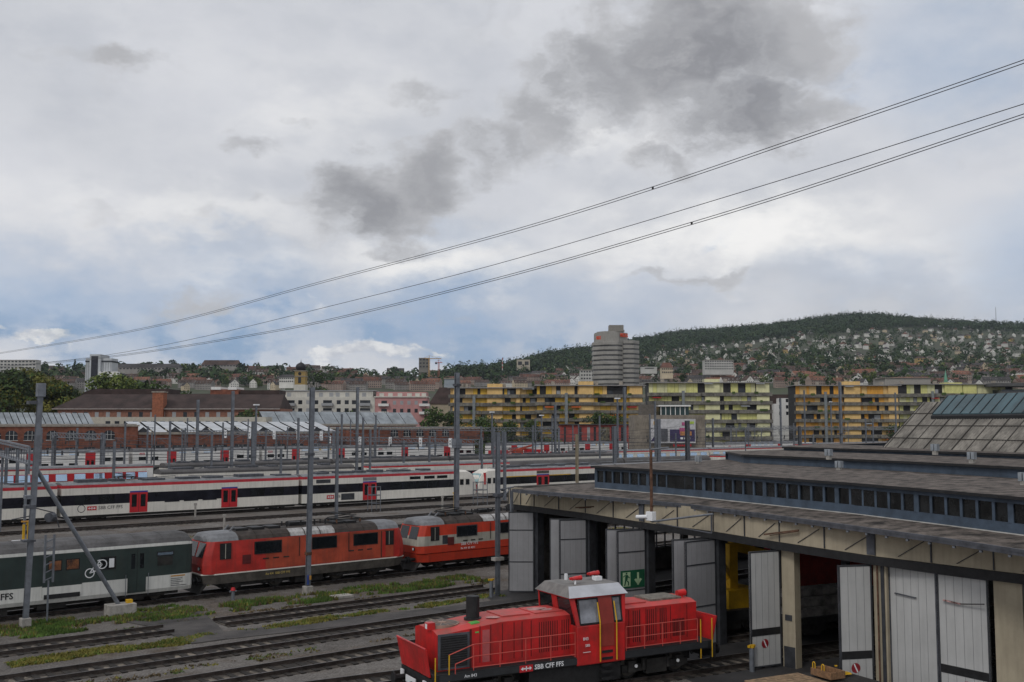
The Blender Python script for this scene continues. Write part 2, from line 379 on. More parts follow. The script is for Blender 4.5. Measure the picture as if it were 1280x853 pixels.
slab('shed_apron', [(26, 8), (33, 29), (35.5, 33), (36, 38.7), (37.5, 43.4), (38, 47.5), (39.2, 51), (70, 52), (70, 8)], -.05, .012, ASPH)
GR1 = M('grass_green', (.095, .165, .03), .9, var=.3, scale=.6)
GR2 = M('moss_yellow', (.21, .19, .04), .9, var=.3, scale=.6)
GR3 = M('dry_weeds', (.13, .095, .05), .9, var=.3, scale=.6)
def grass():
    m = MB(); r = random.Random(3)
    def patch(n, x0, x1, y0, y1, h, th, mats, seed, sl=0):
        for _ in range(n):
            x = r.uniform(x0, x1); y = r.uniform(y0, y1)
            e = min(1, (y-y0)/.5, (y1-y)/.5)
            v = noise.noise(Vector((x*.35, y*.8, seed)))+.6*noise.noise(Vector((x*1.3, y*2, seed+9)))
            if v*.8+.5*e-.25 < th: continue
            y += sl*(x-x0); mi = mats[0] if v > .3 else r.choice(mats)
            for k in range(3):
                a = r.uniform(0, 6.28); w = r.uniform(.03, .07); hh = h*r.uniform(.4, 1.2); bx = x+r.uniform(-.1, .1); by = y+r.uniform(-.1, .1)
                m.face([(bx-w*math.cos(a), by-w*math.sin(a), 0), (bx+w*math.cos(a), by+w*math.sin(a), 0), (bx+r.uniform(-.1, .1), by+r.uniform(-.1, .1), hh)], mi)
    patch(9500, 6, 24, 54.6, 58.9, .18, .1, (0, 1, 2, 0), 1)
    patch(7500, 25, 43, 54.4, 57.8, .22, .16, (0, 1, 2, 0), 2)
    patch(4200, 12, 21.5, 48.3, 50.3, .1, .0, (1, 1, 0), 3)
    patch(3800, 23, 40, 48.9, 50.4, .12, .05, (1, 0, 1), 4)
    patch(2500, 38, 75, 71, 74.5, .15, .05, (1, 1, 2), 5)
    patch(2500, 45, 90, 79, 83, .15, .05, (1, 1, 2), 6)
    patch(1600, 8, 45, 70.8, 73.5, .14, .1, (1, 2), 7)
    patch(1300, 8, 60, 92, 94.5, .14, .1, (1, 2), 12); patch(1200, 10, 60, 84.5, 86, .14, .12, (1, 2, 0), 13); patch(1500, 20, 60, 64.2, 66.5, .14, .12, (1, 2, 0), 14); patch(900, 8, 24, 42.6, 44.2, .1, .22, (2, 1, 0), 15)
    patch(800, 12, 40, 43, 43.6, .1, .2, (2, 1), 8)
    patch(1500, 8, 43, 53.5, 54.4, .1, .25, (2, 1, 0), 11)
    return kind(m.build('grass', [GR1, GR2, GR3]), 'stuff')
grass()
# ------------------------------------------------------------------ rail vehicles
def logo(parent, x, y, z, h, sx=1.0):
    """red box with the white double arrow cross"""
    w = h*2.3
    a = MB().box(x, y-.012, z-h/2, x+w, y, z+h/2).build('emblem', REDC, parent)
    m = MB(); cx = x+w/2; e = y-.02
    m.box(cx-h*.62, e, z-h*.08, cx+h*.62, y-.013, z+h*.08); m.box(cx-h*.08, e, z-h*.34, cx+h*.08, y-.013, z+h*.34)
    for s in (-1, 1):
        m.face([(cx+s*h*.95, e, z), (cx+s*h*.55, e, z+h*.3), (cx+s*h*.55, e, z-h*.3)][::s])
    m.build('cross', LAMPW, a)
def wheel_set(parent, xs, y0, r=.46, far=False):
    for x in xs:
        for s in (-1, 1):
            m = MB().tube((x, s*.70, r+.2), (x, s*.83, r+.2), r, 16, 0); m.tube((x, s*.83, r+.2), (x, s*.86, r+.2), r*.8, 16, 1); m.tube((x, s*.86, r+.2), (x, s*.93, r+.2), r*.25, 8, 0)
            m.build('wheel', [DKG, SKT], parent)
def bogie(parent, x, half=1.3, r=.46):
    m = MB()
    for s in (-1, 1):
        m.box(x-half-.45, s*1.0-.08, .5, x+half+.45, s*1.0+.08, .78); m.box(x-.5, s*1.05-.12, .38, x+.5, s*1.05+.12, .95)
        for k in (-1, 1): m.box(x+k*half-.18, s*1.02-.14, .5, x+k*half+.18, s*1.02+.14, .95); m.tube((x+k*half*.5, s*1.1, .55), (x+k*half*.5, s*1.1, 1.0), .1, 8)
    m.box(x-half, -.9, .5, x+half, .9, .7)
    m.build('bogie', DKG, parent); wheel_set(parent, (x-half, x+half), 0, r)
def buffers(parent, x, s, zc=1.05, white=False):
    m = MB()
    for y in (-.88, .88):
        m.tube((x, y, zc), (x+s*.5, y, zc), .11, 10); m.tube((x+s*.5, y, zc), (x+s*.56, y, zc), .23, 14)
    m.beam((x, 0, zc), (x+s*.45, 0, zc-.12), .1); m.beam((x+s*.4, 0, zc-.1), (x+s*.42, 0, zc-.55), .07)
    m.path([(x, .4, zc-.1), (x+s*.25, .42, zc-.45), (x+s*.45, .4, zc-.3)], .03)
    m.build('buffer_beam', BLK, parent)
def pantograph(parent, x, z, up=False):
    m = MB()
    for s in (-1, 1):
        m.beam((x-1.1, s*.55, z+.12), (x+1.1, s*.55, z+.12), .07); 
        for k in (-1, 1): m.tube((x+k*.9, s*.55, z-.12), (x+k*.9, s*.55, z+.12), .07, 8, 1)
        m.tube((x-1.0, s*.5, z+.2), (x+.7, s*.4, z+.34), .03, 6); m.tube((x+.7, s*.4, z+.34), (x-.6, s*.35, z+.45), .025, 6)
    for q in (-.75, -.45): m.beam((x+q, -.9, z+.5), (x+q, .9, z+.5), .06)
    m.beam((x-1.0, -.55, z+.14), (x-1.0, .55, z+.14), .08); m.beam((x+.9, -.55, z+.14), (x+.9, .55, z+.14), .08)
    m.build('pantograph', [BLK, RST], parent)

def electric_loco(label, X, Y, scheme):
    """four-axle electric locomotive with rounded cabs, 14.6 m over the body"""
    t = thing('electric_locomotive', label, 'locomotive', (X, Y, 0))
    sw = scheme == 'swiss'
    def ring(z, xn, yn, xs, ys): return [(-xn, -yn, z), (-xs, -ys, z), (xs, -ys, z), (xn, -yn, z), (xn, yn, z), (xs, ys, z), (-xs, ys, z), (-xn, yn, z)]
    A = ORG if sw else RED
    body = MB()
    rings = [ring(1.42, 7.15, 1.2, 6.7, 1.47), ring(1.95, 7.2, 1.22, 6.75, 1.48), ring(2.5, 7.12, 1.22, 6.72, 1.48), ring(2.62, 7.08, 1.22, 6.7, 1.48), ring(3.36, 6.86, 1.18, 6.5, 1.44)]
    body.loft(rings, [0, 1, 1, 0] if sw else [0, 0, 0, 0], 0, 0)
    body.build('body', [A, CREAM], t, bevel=.03)
    if not sw: MB().box(-3.2, -1.494, 1.5, 6.2, -1.484, 3.32).build('faded_side_panel', RED2, t)['label'] = 'faded orange-red side panelling'
    MB().loft([ring(.82, 7.0, 1.05, 6.3, 1.40), ring(1.38, 7.2, 1.15, 6.4, 1.49)], [0]).build('skirt', ORG if sw else SKT, t)
    if not sw: MB().loft([ring(1.38, 7.24, 1.16, 6.42, 1.505), ring(1.45, 7.24, 1.16, 6.42, 1.505)], [0]).build('white_line', WHT, t)
    # roof: rounded grey cab domes, dark louvred middle
    MBr = MB()
    prof = [(-1.44, 3.36), (-1.3, 3.58), (-.95, 3.78), (-.4, 3.86), (.4, 3.86), (.95, 3.78), (1.3, 3.58), (1.44, 3.36)]
    MBr.prism(prof, -5.0, 5.0, cap=0); MBr.build('roof', DRF, t)
    for s in (-1, 1):
        rr = []
        for x, k in ((5.003, 1.0), (6.2, 1.0), (6.65, .93), (6.85, .75), (6.95, .5)):
            rr.append([(s*x, y*k if k < 1 else y, 3.36+(z-3.36)*min(1, k*1.02)+.003) for y, z in prof])
        MB().loft(rr if s > 0 else rr[::-1], [0]*4).build('cab_roof', GRF, t, smooth=False)
    m = MB()
    for k in range(9): m.box(-4.9+k*1.1, -1.47, 3.37, -4.86+k*1.1, 1.47, 3.4); m.prism([(-1.46, 3.38), (-1.32, 3.6), (-.97, 3.8), (.97, 3.8), (1.32, 3.6), (1.46, 3.38)], -4.9+k*1.1, -4.84+k*1.1)
    m.build('roof_ribs', DRF, t)
    m = MB().prism([(-1.452, 3.37), (-1.31, 3.595), (-.95, 3.80), (.95, 3.80), (1.31, 3.595), (1.452, 3.37)], -1.5, 1.75); m.build('bare_roof_panel', M('bare_metal_panel', (.42, .41, .4), .6, var=.25, scale=1.5, streak=.5), t)
    m = MB()
    for x in (-4.4, -3.3, -2.2, 2.4, 3.4):
        m.box(x-.4, -.6, 3.84, x+.4, .6, 3.98)
    for x in (-1.2, -.2, .8, 1.6): m.tube((x, -.3, 3.85), (x, -.3, 4.2), .06, 8); m.tube((x, .4, 3.85), (x, .4, 4.15), .05, 8)
    m.path([(-1.2, -.3, 4.2), (-.2, -.3, 4.2), (.8, -.3, 4.22), (2.4, -.2, 4.1)], .025); m.box(-.9, -.15, 3.9, .3, .5, 4.1)
    m.beam((-5.2, -.5, 3.85), (-4.9, -.5, 4.15), .08, m=1); m.beam((-5.2, .3, 3.85), (-4.9, .3, 4.15), .08, m=1)
    m.build('roof_equipment', [BLK, GRF], t); pantograph(t, 3.2, 4.0)
    if sw: pantograph(t, -3.4, 4.0)
    # windows
    y = -1.5
    for x, w in ((-3.05, 1.7), (.9, 1.7), (4.0, 1.75)):
        f = MB().box(x-w/2-.07, y-.012, 2.42, x+w/2+.07, y+.03, 3.2).build('window', BLK if not sw else DKF, t)
        MB().box(x-w/2, y-.02, 2.48, x+w/2, y-.0125, 3.14).build('pane', GLS, f)
        f['label'] = 'louvred side window'
    for s in (-1, 1):
        f = MB().box(s*5.85-.36, y-.004, 2.28, s*5.85+.36, y+.06, 3.24).build('cab_side_window', BLK, t)
        MB().box(s*5.85-.03, y-.012, 2.32, s*5.85+.01, y-.0045, 3.2).build('window_bar', CREAM, f)
        for yy in (-.6, .6):   # windscreens follow the sloping front
            X = lambda z: 7.08-(z-2.62)*.297
            f = MB().hexa([(s*(X(2.42)-.02), yy-.5, 2.42), (s*(X(2.42)+.02), yy-.5, 2.42), (s*(X(2.42)+.02), yy+.5, 2.42), (s*(X(2.42)-.02), yy+.5, 2.42)], [(s*(X(3.26)-.02), yy-.48, 3.26), (s*(X(3.26)+.02), yy-.48, 3.26), (s*(X(3.26)+.02), yy+.48, 3.26), (s*(X(3.26)-.02), yy+.48, 3.26)]).build('windscreen', GLS, t)
        for yy in (-.85, .85): MB().tube((s*7.15, yy, 1.75), (s*7.27, yy, 1.75), .12, 10, 0).tube((s*7.27, yy, 1.75), (s*7.28, yy, 1.75), .09, 10, 1).build('headlight', [BLK, LAMPW], t)
    m = MB(); m.box(-4.75, y-.005, 1.9, -4.2, y+.02, 2.45); m.build('vent', M('dark_red_vent', (.12, .015, .015), .7), t)
    MB().box(5.2, y-.008, 1.5, 5.25, y+.01, 3.25).build('door_seam', DKG, t) if not sw else None
    d = MB().box(5.3, y-.006, 1.55, 5.55, y+.02, 3.2).build('door', RED if not sw else ORG, t)
    m = MB()
    for x in (-3.2, -2.5, -1.8, 2.9, 3.6, 4.3): m.box(x-.2, y-.006, 2.08, x+.2, y, 2.16)
    for x in (-.9, 2.7): m.box(x-.02, y-.02, 2.1, x+.02, y, 3.3)
    m.build('side_fittings', DKG, t)
    yl = M('yellow_lettering', (.55, .42, .12), .6)
    if not sw:
        text('Re 4/4  SBB CFF FFS', yl, t, (-3.2, -1.508, 1.16), .2)
    else:
        text('SBB CFF FFS', LAMPW, t, (-3.6, -1.503, 1.9), .3); text('Re 4/4  85 4311', LAMPW, t, (-3.6, -1.503, 1.58), .2)
        m = MB().box(-5.2, -1.488, 2.0, -4.75, -1.482, 2.6).build('grille', DKF, t)
    m = MB()
    for s in (-1, 1):
        m.box(s*3.6-2.3, -1.0, .55, s*3.6+2.3, 1.0, .8); m.box(s*3.6-2.2, -1.2, .62, s*3.6+2.2, -1.1, .95); m.box(s*3.6-2.2, 1.1, .62, s*3.6+2.2, 1.2, .95)
        for k in (-1.4, 1.4): m.box(s*3.6+k-.25, -1.26, .55, s*3.6+k+.25, 1.26, 1.0)
    m.box(-1.0, -1.2, .4, 1.0, 1.2, .85); m.build('bogie', DKG, t)
    wheel_set(t, (-5.0, -2.2, 2.2, 5.0), 0, .6)
    for s in (-1, 1):
        buffers(t, s*7.15, s)
        m = MB(); m.hexa([(s*7.3, -1.2, .3), (s*7.35, -1.2, .3), (s*7.35, 1.2, .3), (s*7.3, 1.2, .3)], [(s*6.9, -1.3, .85), (s*6.95, -1.3, .85), (s*6.95, 1.3, .85), (s*6.9, 1.3, .85)]); m.build('rail_guard', DKG, t)
    return t
YL = 61.2
electric_loco('red electric locomotive with faded orange side panels, coupled to the green coach', 32.4, YL, 'red')
electric_loco('orange-red electric locomotive with a broad cream band along its side', 47.9, YL, 'swiss')

def green_coach():
    L = 11.6; t = thing('luggage_coach', 'dark green and white luggage coach with a white bicycle symbol', 'coach', (12.95, YL, 0))
    y = 1.47
    prof = [(-1.38, .74), (-y, .95), (-y, 1.68), (-y, 3.38), (-y+.015, 3.55), (-1.25, 3.78), (-.8, 3.98), (-.3, 4.06), (.3, 4.06), (.8, 3.98), (1.25, 3.78), (y-.015, 3.55), (y, 3.38), (y, 1.68), (y, .95), (1.38, .74)]
    W2 = M('old_white_coach_paint', (.66, .66, .62), .6, var=.08, scale=.5, streak=.2)
    RF = M('dark_grey_coach_roof', (.10, .097, .098), .7, var=.3, scale=.9, streak=.5)
    def cl(k): return [(yy*k if abs(yy) > .1 else yy, z if z < 3.3 else 3.3+(z-3.3)*(k*2-1)) for yy, z in prof]
    MB().prism(prof, -L, L-.45, [1, 1, 0, 1, 2, 2, 2, 2, 2, 2, 2, 1, 0, 1, 1, 0], 0).build('body', [GRN, W2, RF], t)
    rr = [[(x, yy, z) for yy, z in cl(k)] for x, k in ((L-.45, 1), (L-.15, .95), (L, .84))]
    m = MB(); n = len(prof); ms = [1, 1, 0, 1, 2, 2, 2, 2, 2, 2, 2, 1, 0, 1, 1, 0]
    for j in range(2):
        for k in range(n): m.face([rr[j][k], rr[j][(k+1) % n], rr[j+1][(k+1) % n], rr[j+1][k]], ms[k])
    m.face(rr[2], 0); m.build('rounded_end', [GRN, W2, RF], t)
    m = MB()
    for k in range(14): m.prism([(-1.3, 3.765), (-.82, 3.99), (-.3, 4.07), (.3, 4.07), (.82, 3.99), (1.3, 3.765)], -11+k*1.6, -10.95+k*1.6)
    m.build('roof_seams', RF, t)
    e = -y-.004
    def win(x, w, z0, z1, mt=GLS):
        f = MB().box(x-w/2-.06, e-.02, z0-.06, x+w/2+.06, e+.02, z1+.06).build('window', BLK, t); MB().box(x-w/2, e-.028, z0, x+w/2, e-.021, z1).build('pane', mt, f); return f
    # X: coach local; photograph x=60..210 is local -.3..+11
    WG = M('window_with_orange_curtain', (.22, .09, .04), .3, var=.8, scale=3, col2=(.03, .02, .02))
    q = lambda px: xatY(px, 59.73)-12.95
    for px in (75, 97): win(q(px), .62, 2.5, 3.0, WG)
    w0 = q(140.5); f = win(w0, .75, 2.35, 2.95, GLS); MB().box(w0+.05, e-.04, 2.4, w0+.33, e-.03, 2.9).build('blind', LAMPW, f)
    w1 = q(211); win(w1, .9, 2.85, 3.0, SKYG); MB().box(w1-.45, e-.012, 2.25, w1+.45, e, 2.75).build('vent', DKG, t)
    m = MB(); dx = q(176.5)-9.42; m.box(8.9+dx, e-.012, .85, 9.95+dx, e+.01, 3.33); d = m.build('door', GRN, t)
    m = MB()
    for x in (9.0, 9.5): m.box(x+dx+.08, e-.02, 2.2, x+dx+.3, e-.0125, 3.05)
    m.build('door_panes', GLS, d); MB().box(9.415+dx, e-.02, .9, 9.435+dx, e-.0125, 3.3).build('door_seam', BLK, d)
    for x in (8.78, 10.07): MB().tube((x+dx, e-.06, .7), (x+dx, e-.06, 1.9), .02, 6).build('handrail', GLV, t)
    s0, s1 = q(60), q(109); d = MB().box(s0, e-.012, 1.05, s1, e+.01, 3.3).build('sliding_door', GRN, t); MB().box(s0, e-.018, 1.052, s1, e-.0125, 1.62).build('white_band', W2, d)
    MB().box(s0+.1, e-.05, .98, s1-.1, e-.02, 1.22).build('dark_opening', BLK, t)
    d = MB().box(-8.0, e-.03, 1.05, -3.6, e+.01, 3.3).build('sliding_door', GRN, t)
    m = MB(); bx = q(118)
    for cx, cz in ((bx, 2.18), (bx+.67, 2.62)):
        for k in range(18):
            a = k*math.pi/9; b = a+math.pi/9; m.face([(cx+.27*math.cos(a), e-.036, cz+.27*math.sin(a)), (cx+.27*math.cos(b), e-.036, cz+.27*math.sin(b)), (cx+.215*math.cos(b), e-.036, cz+.215*math.sin(b)), (cx+.215*math.cos(a), e-.036, cz+.215*math.sin(a))][::-1])
    for a, b in (((6.05, 2.18), (6.3, 2.55)), ((6.3, 2.55), (6.72, 2.62)), ((6.3, 2.55), (6.45, 2.3)), ((6.45, 2.3), (6.72, 2.62)), ((6.05, 2.18), (6.45, 2.3)), ((6.55, 2.78), (6.68, 2.62)), ((6.45, 2.83), (6.62, 2.86)), ((6.2, 2.68), (6.36, 2.66))):
        m.beam((a[0]+bx-6.05, e-.036, a[1]), (b[0]+bx-6.05, e-.036, b[1]), .012, .06)
    m.build('bicycle_symbol', LAMPW, t)
    text('SBB CFF FFS', BLK, t, (xatY(25, 59.7)-12.95, e-.008, 1.32), .46, bold=.008, align='RIGHT')
    m = MB().box(9.9+.35, e-.008, 1.55, 11.1, e, 1.62, 0); m.build('orange_label', M('orange_mark', (.6, .3, .05)), t)
    m = MB(); 
    for i, w in enumerate((.7, .6, .75, .5, .95)): m.box(10.25, e-.008, 1.42-i*.1, 10.25+w, e, 1.45-i*.1)
    m.build('small_print', DKF, t)
    MB().box(-L+.3, -1.2, .55, L-.8, 1.2, .76).build('underframe', DKG, t)
    m = MB(); m.box(-3, -1.3, .3, 1.5, -.6, .75); m.box(3, -1.25, .4, 4.5, -.6, .75); m.build('equipment_box', DKG, t)
    bogie(t, -8.4); bogie(t, 8.3)
    buffers(t, L-.1, 1)
    m = MB().box(-1.4, e-.3, .9, -.9, e-.25, 1.3)
    return t
green_coach()

# ---- generic coach of a train: side bands, doors, window groups
def coach(name, label, X0, X1, Yn, bands, roof, mats, rmat, zr=4.15, group=None, half=1.4, tap=None, under=True, wheels=True):
    """bands = z levels from the sill up, one material per band; roof = outline above them; Yn = near face"""
    L = (X1-X0)/2; t = thing(name, label, 'coach', ((X0+X1)/2, Yn+half, 0), 0, group)
    m = MB(); n = len(bands)
    for k in range(n-1):
        m.box(-L, -half-(.0005*k), bands[k], L, half+.0005*k, bands[k+1], k)
    m.build('body', mats, t)
    p = [(-half, bands[-1])]+roof+[(-y, z) for y, z in roof[::-1]]+[(half, bands[-1])]
    MB().prism(p, -L+.02, L-.02).build('roof', rmat, t)
    if under:
        MB().box(-L+.4, -half+.15, .45, L-.4, half-.15, bands[0]).build('underframe', DKG, t)
        if wheels: bogie(t, -L+3.2); bogie(t, L-3.2)
        else:
            for s in (-1, 1): MB().box(s*(L-3.2)-1.8, -1.1, .2, s*(L-3.2)+1.8, 1.1, .7).build('bogie', DKG, t)
    return t
def door_pair(t, x, y, w, z0, z1, mat=REDC, blue=True):
    d = MB().box(x-w/2, y-.03, z0, x+w/2, y+.02, z1).build('door', mat, t)
    m = MB()
    for s in (-1, 1): m.box(x+s*w*.25-w*.14, y-.04, z0+(z1-z0)*.28, x+s*w*.25+w*.14, y-.0305, z1-.22)
    m.build('door_panes', GLS, d); MB().box(x-.02, y-.036, z0, x+.02, y-.0305, z1).build('door_seam', BLK, d)
    if blue: MB().box(x-w/2, y-.035, z1, x+w/2, y+.01, z1+.16).build('door_lintel', M('blue_strip', (.03, .05, .3), .5), d)
    return d
def pane(t, x, w, y, z0, z1, mat=None, name='window', d=.015):
    return MB().box(x-w/2, y-d, z0, x+w/2, y+.02, z1).build(name, mat or GLS, t)
def tpane(t, x, w, y, z0, z1, lean=.15):  # pane foot pushed outwards so the glass mirrors more sky
    h = lean*(z1-z0)
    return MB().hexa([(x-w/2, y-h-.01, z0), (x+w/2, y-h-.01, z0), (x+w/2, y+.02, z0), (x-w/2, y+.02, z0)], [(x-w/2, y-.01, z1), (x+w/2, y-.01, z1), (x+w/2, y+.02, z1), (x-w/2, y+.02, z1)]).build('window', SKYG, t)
ROOF_A = [(-1.3, 4.02), (-.9, 4.15), (-.4, 4.2)]
B2 = [.72, .9, 1.83, 2.9, 3.63, 3.95]
M2 = [WHT, WHT, BAND, WHT, M('red_cant_rail', (.52, .03, .045), .5, var=.12, streak=.2)]
def roof_kit(t, L, seed, z=4.18, panto=False):
    r = random.Random(seed); m = MB(); x = -L+1.5
    while x < L-2:
        w = r.uniform(1.2, 3.2); m.box(x, -.75, z-.1, x+w, .75, z+r.uniform(.12, .32), 0); x += w+r.uniform(.4, 2.5)
    for k in range(4): m.tube((r.uniform(-L+1, L-1), -.5, z), (r.uniform(-L+1, L-1), .5, z+.35), .04, 6)
    m.build('roof_equipment', DGLV, t)
    if panto: pantograph(t, -L*.5, z+.3)
def white_unit():
    g = 'coaches of the long white train'
    N = 114.0
    # coach A runs out of the picture at the left
    t = coach('white_train_coach', 'white coach cut by the left picture edge, red roof stripe', 4.5, 31.9, N, B2, ROOF_A, M2, GRF, group=g); roof_kit(t, 13.5, 1)
    for x in (-9, -5, -1, 3): pane(t, x, 2.2, -1.402, 1.95, 2.8)
    # coach B
    t = coach('white_train_coach', 'white coach with two red double doors and black window band', 32.35, 59.9, N, B2, ROOF_A, M2, GRF, group=g); roof_kit(t, 13.5, 2, panto=True)
    c = (32.35+59.9)/2
    for x in (40.45, 51.0): door_pair(t, x-c, -1.402, 1.95, .78, 2.95)
    for x in (44.2, 46.4, 48.6): pane(t, x-c, 1.7, -1.404, 1.72, 2.75, BAND)
    for x in (34.5, 37): pane(t, x-c, 1.6, -1.404, 1.95, 2.8)
    for x in (54.5, 57): pane(t, x-c, 1.8, -1.404, 1.95, 2.8)
    logo(t, 35.0-c, -1.41, 1.45, .42); text('SBB CFF FFS', BLK, t, (36.15-c, -1.41, 1.45), .5)
    # wheelchair / bicycle roundels are plain rings
    m = MB()
    for k in range(14):
        a, b = k*math.pi/7, (k+1)*math.pi/7
        m.face([(34.4-c+.42*math.cos(a), -1.41, 1.45+.42*math.sin(a)), (34.4-c+.42*math.cos(b), -1.41, 1.45+.42*math.sin(b)), (34.4-c+.35*math.cos(b), -1.41, 1.45+.35*math.sin(b)), (34.4-c+.35*math.cos(a), -1.41, 1.45+.35*math.sin(a))][::-1])
    m.build('ring_symbol', DKF, t)
    # coach C with driving cab at its right end
    t = coach('white_train_coach', 'white driving coach with one red door and a sloping white nose', 60.4, 84.2, N, B2, ROOF_A, M2, GRF, group=g); roof_kit(t, 11, 3)
    c = (60.4+84.2)/2; hl = (84.2-60.4)/2
    door_pair(t, 70.0-c, -1.402, 2.0, .75, 2.95)
    for i, x in enumerate((74, 76, 78, 80)): pane(t, x-c, 1.8, -1.404, 1.95, 2.8)
    for x in (77.0, 79.3, 81.4): pane(t, x-c, 1.7, -1.404, 3.12, 3.5, GLS, 'roof_window')
    pane(t, 66.8-c, 1.9, -1.404, .9, 1.7, DKF, 'grey_panel', .02); pane(t, 63.3-c, 2.0, -1.404, 3.1, 3.55, DKF, 'roof_vent'); pane(t, 70-c, 2.0, -1.404, 3.2, 3.6, GRAYR, 'roof_vent')
    logo(t, 63.8-c, -1.41, 1.35, .45); text('SBB CFF FFS', BLK, t, (65.0-c, -1.41, 1.35), .45)
    def nose(t, x0, s, mat, wm):
        rr = []
        for dx, k, zt, zb in ((0, 1, 3.95, .72), (1.6, .99, 3.92, .72), (2.4, .94, 3.6, .74), (2.95, .86, 2.9, .8), (3.25, .78, 2.0, .85), (3.3, .74, 1.1, .9)):
            rr.append([(x0+s*dx, y*1.4*k, zb+(zt-zb)*f) for y, f in ((-1, 0), (-1, .35), (-1, .7), (-.9, .97), (-.5, 1.04), (.5, 1.04), (.9, .97), (1, .7), (1, .35), (1, 0))])
        m = MB().loft(rr, [0]*5); o = m.build('nose', mat, t, smooth=False)
        k = MB().hexa([(x0+s*2.55, -1.0, 3.45), (x0+s*2.62, -1.0, 3.5), (x0+s*2.62, 1.0, 3.5), (x0+s*2.55, 1.0, 3.45)], [(x0+s*3.15, -.95, 2.25), (x0+s*3.25, -.95, 2.3), (x0+s*3.25, .95, 2.3), (x0+s*3.15, .95, 2.25)]); k.build('windscreen', wm, t)
        for dx in (.5, 1.5): pane(t, x0+s*dx, .6, -1.41, 2.1, 2.85, GLS, 'cab_side_window', .02)
        return o
    nose(t, hl, 1, WHT, GLS)
    # second unit, facing the first
    t = coach('white_train_coach', 'white driving coach with red framed cab and yellow roof line, facing left', 91.0, 114.6, N, B2, ROOF_A, M2, GRF, group=g); roof_kit(t, 11, 5)
    c = (91.0+114.6)/2; hl = (114.6-91)/2
    nose(t, -hl, -1, WHT, M('greenish_windscreen', (.35, .5, .5), .08, metal=.6))
    MB().box(-hl-2.35, -1.405, 2.0, -hl-2.1, 1.405, 3.6).build('cab_frame', REDC, t); MB().hexa([(-hl-3.42, -.95, 1.0), (-hl-3.3, -.95, 1.0), (-hl-3.3, .95, 1.0), (-hl-3.42, .95, 1.0)], [(-hl-3.36, -.95, 2.0), (-hl-3.2, -.95, 2.0), (-hl-3.2, .95, 2.0), (-hl-3.36, .95, 2.0)]).build('red_front', REDC, t)
    MB().box(92.2-c, -1.409, 2.86, 105-c, -1.403, 2.98).build('yellow_line', YEL, t)
    for x in (99.5, 111.5): door_pair(t, x-c, -1.402, 2.4, 1.0, 2.95); pane(t, x-c, 2.4, -1.404, 3.2, 3.6, SKT, 'roof_vent')
    for x in (93.5, 96, 102.5, 105, 107.5): pane(t, x-c, 1.9, -1.404, 1.95, 2.8)
    coach('white_train_coach', 'white coach mostly hidden behind the shed roof', 115, 140, N, B2, ROOF_A, M2, GRF, group=g)
white_unit()

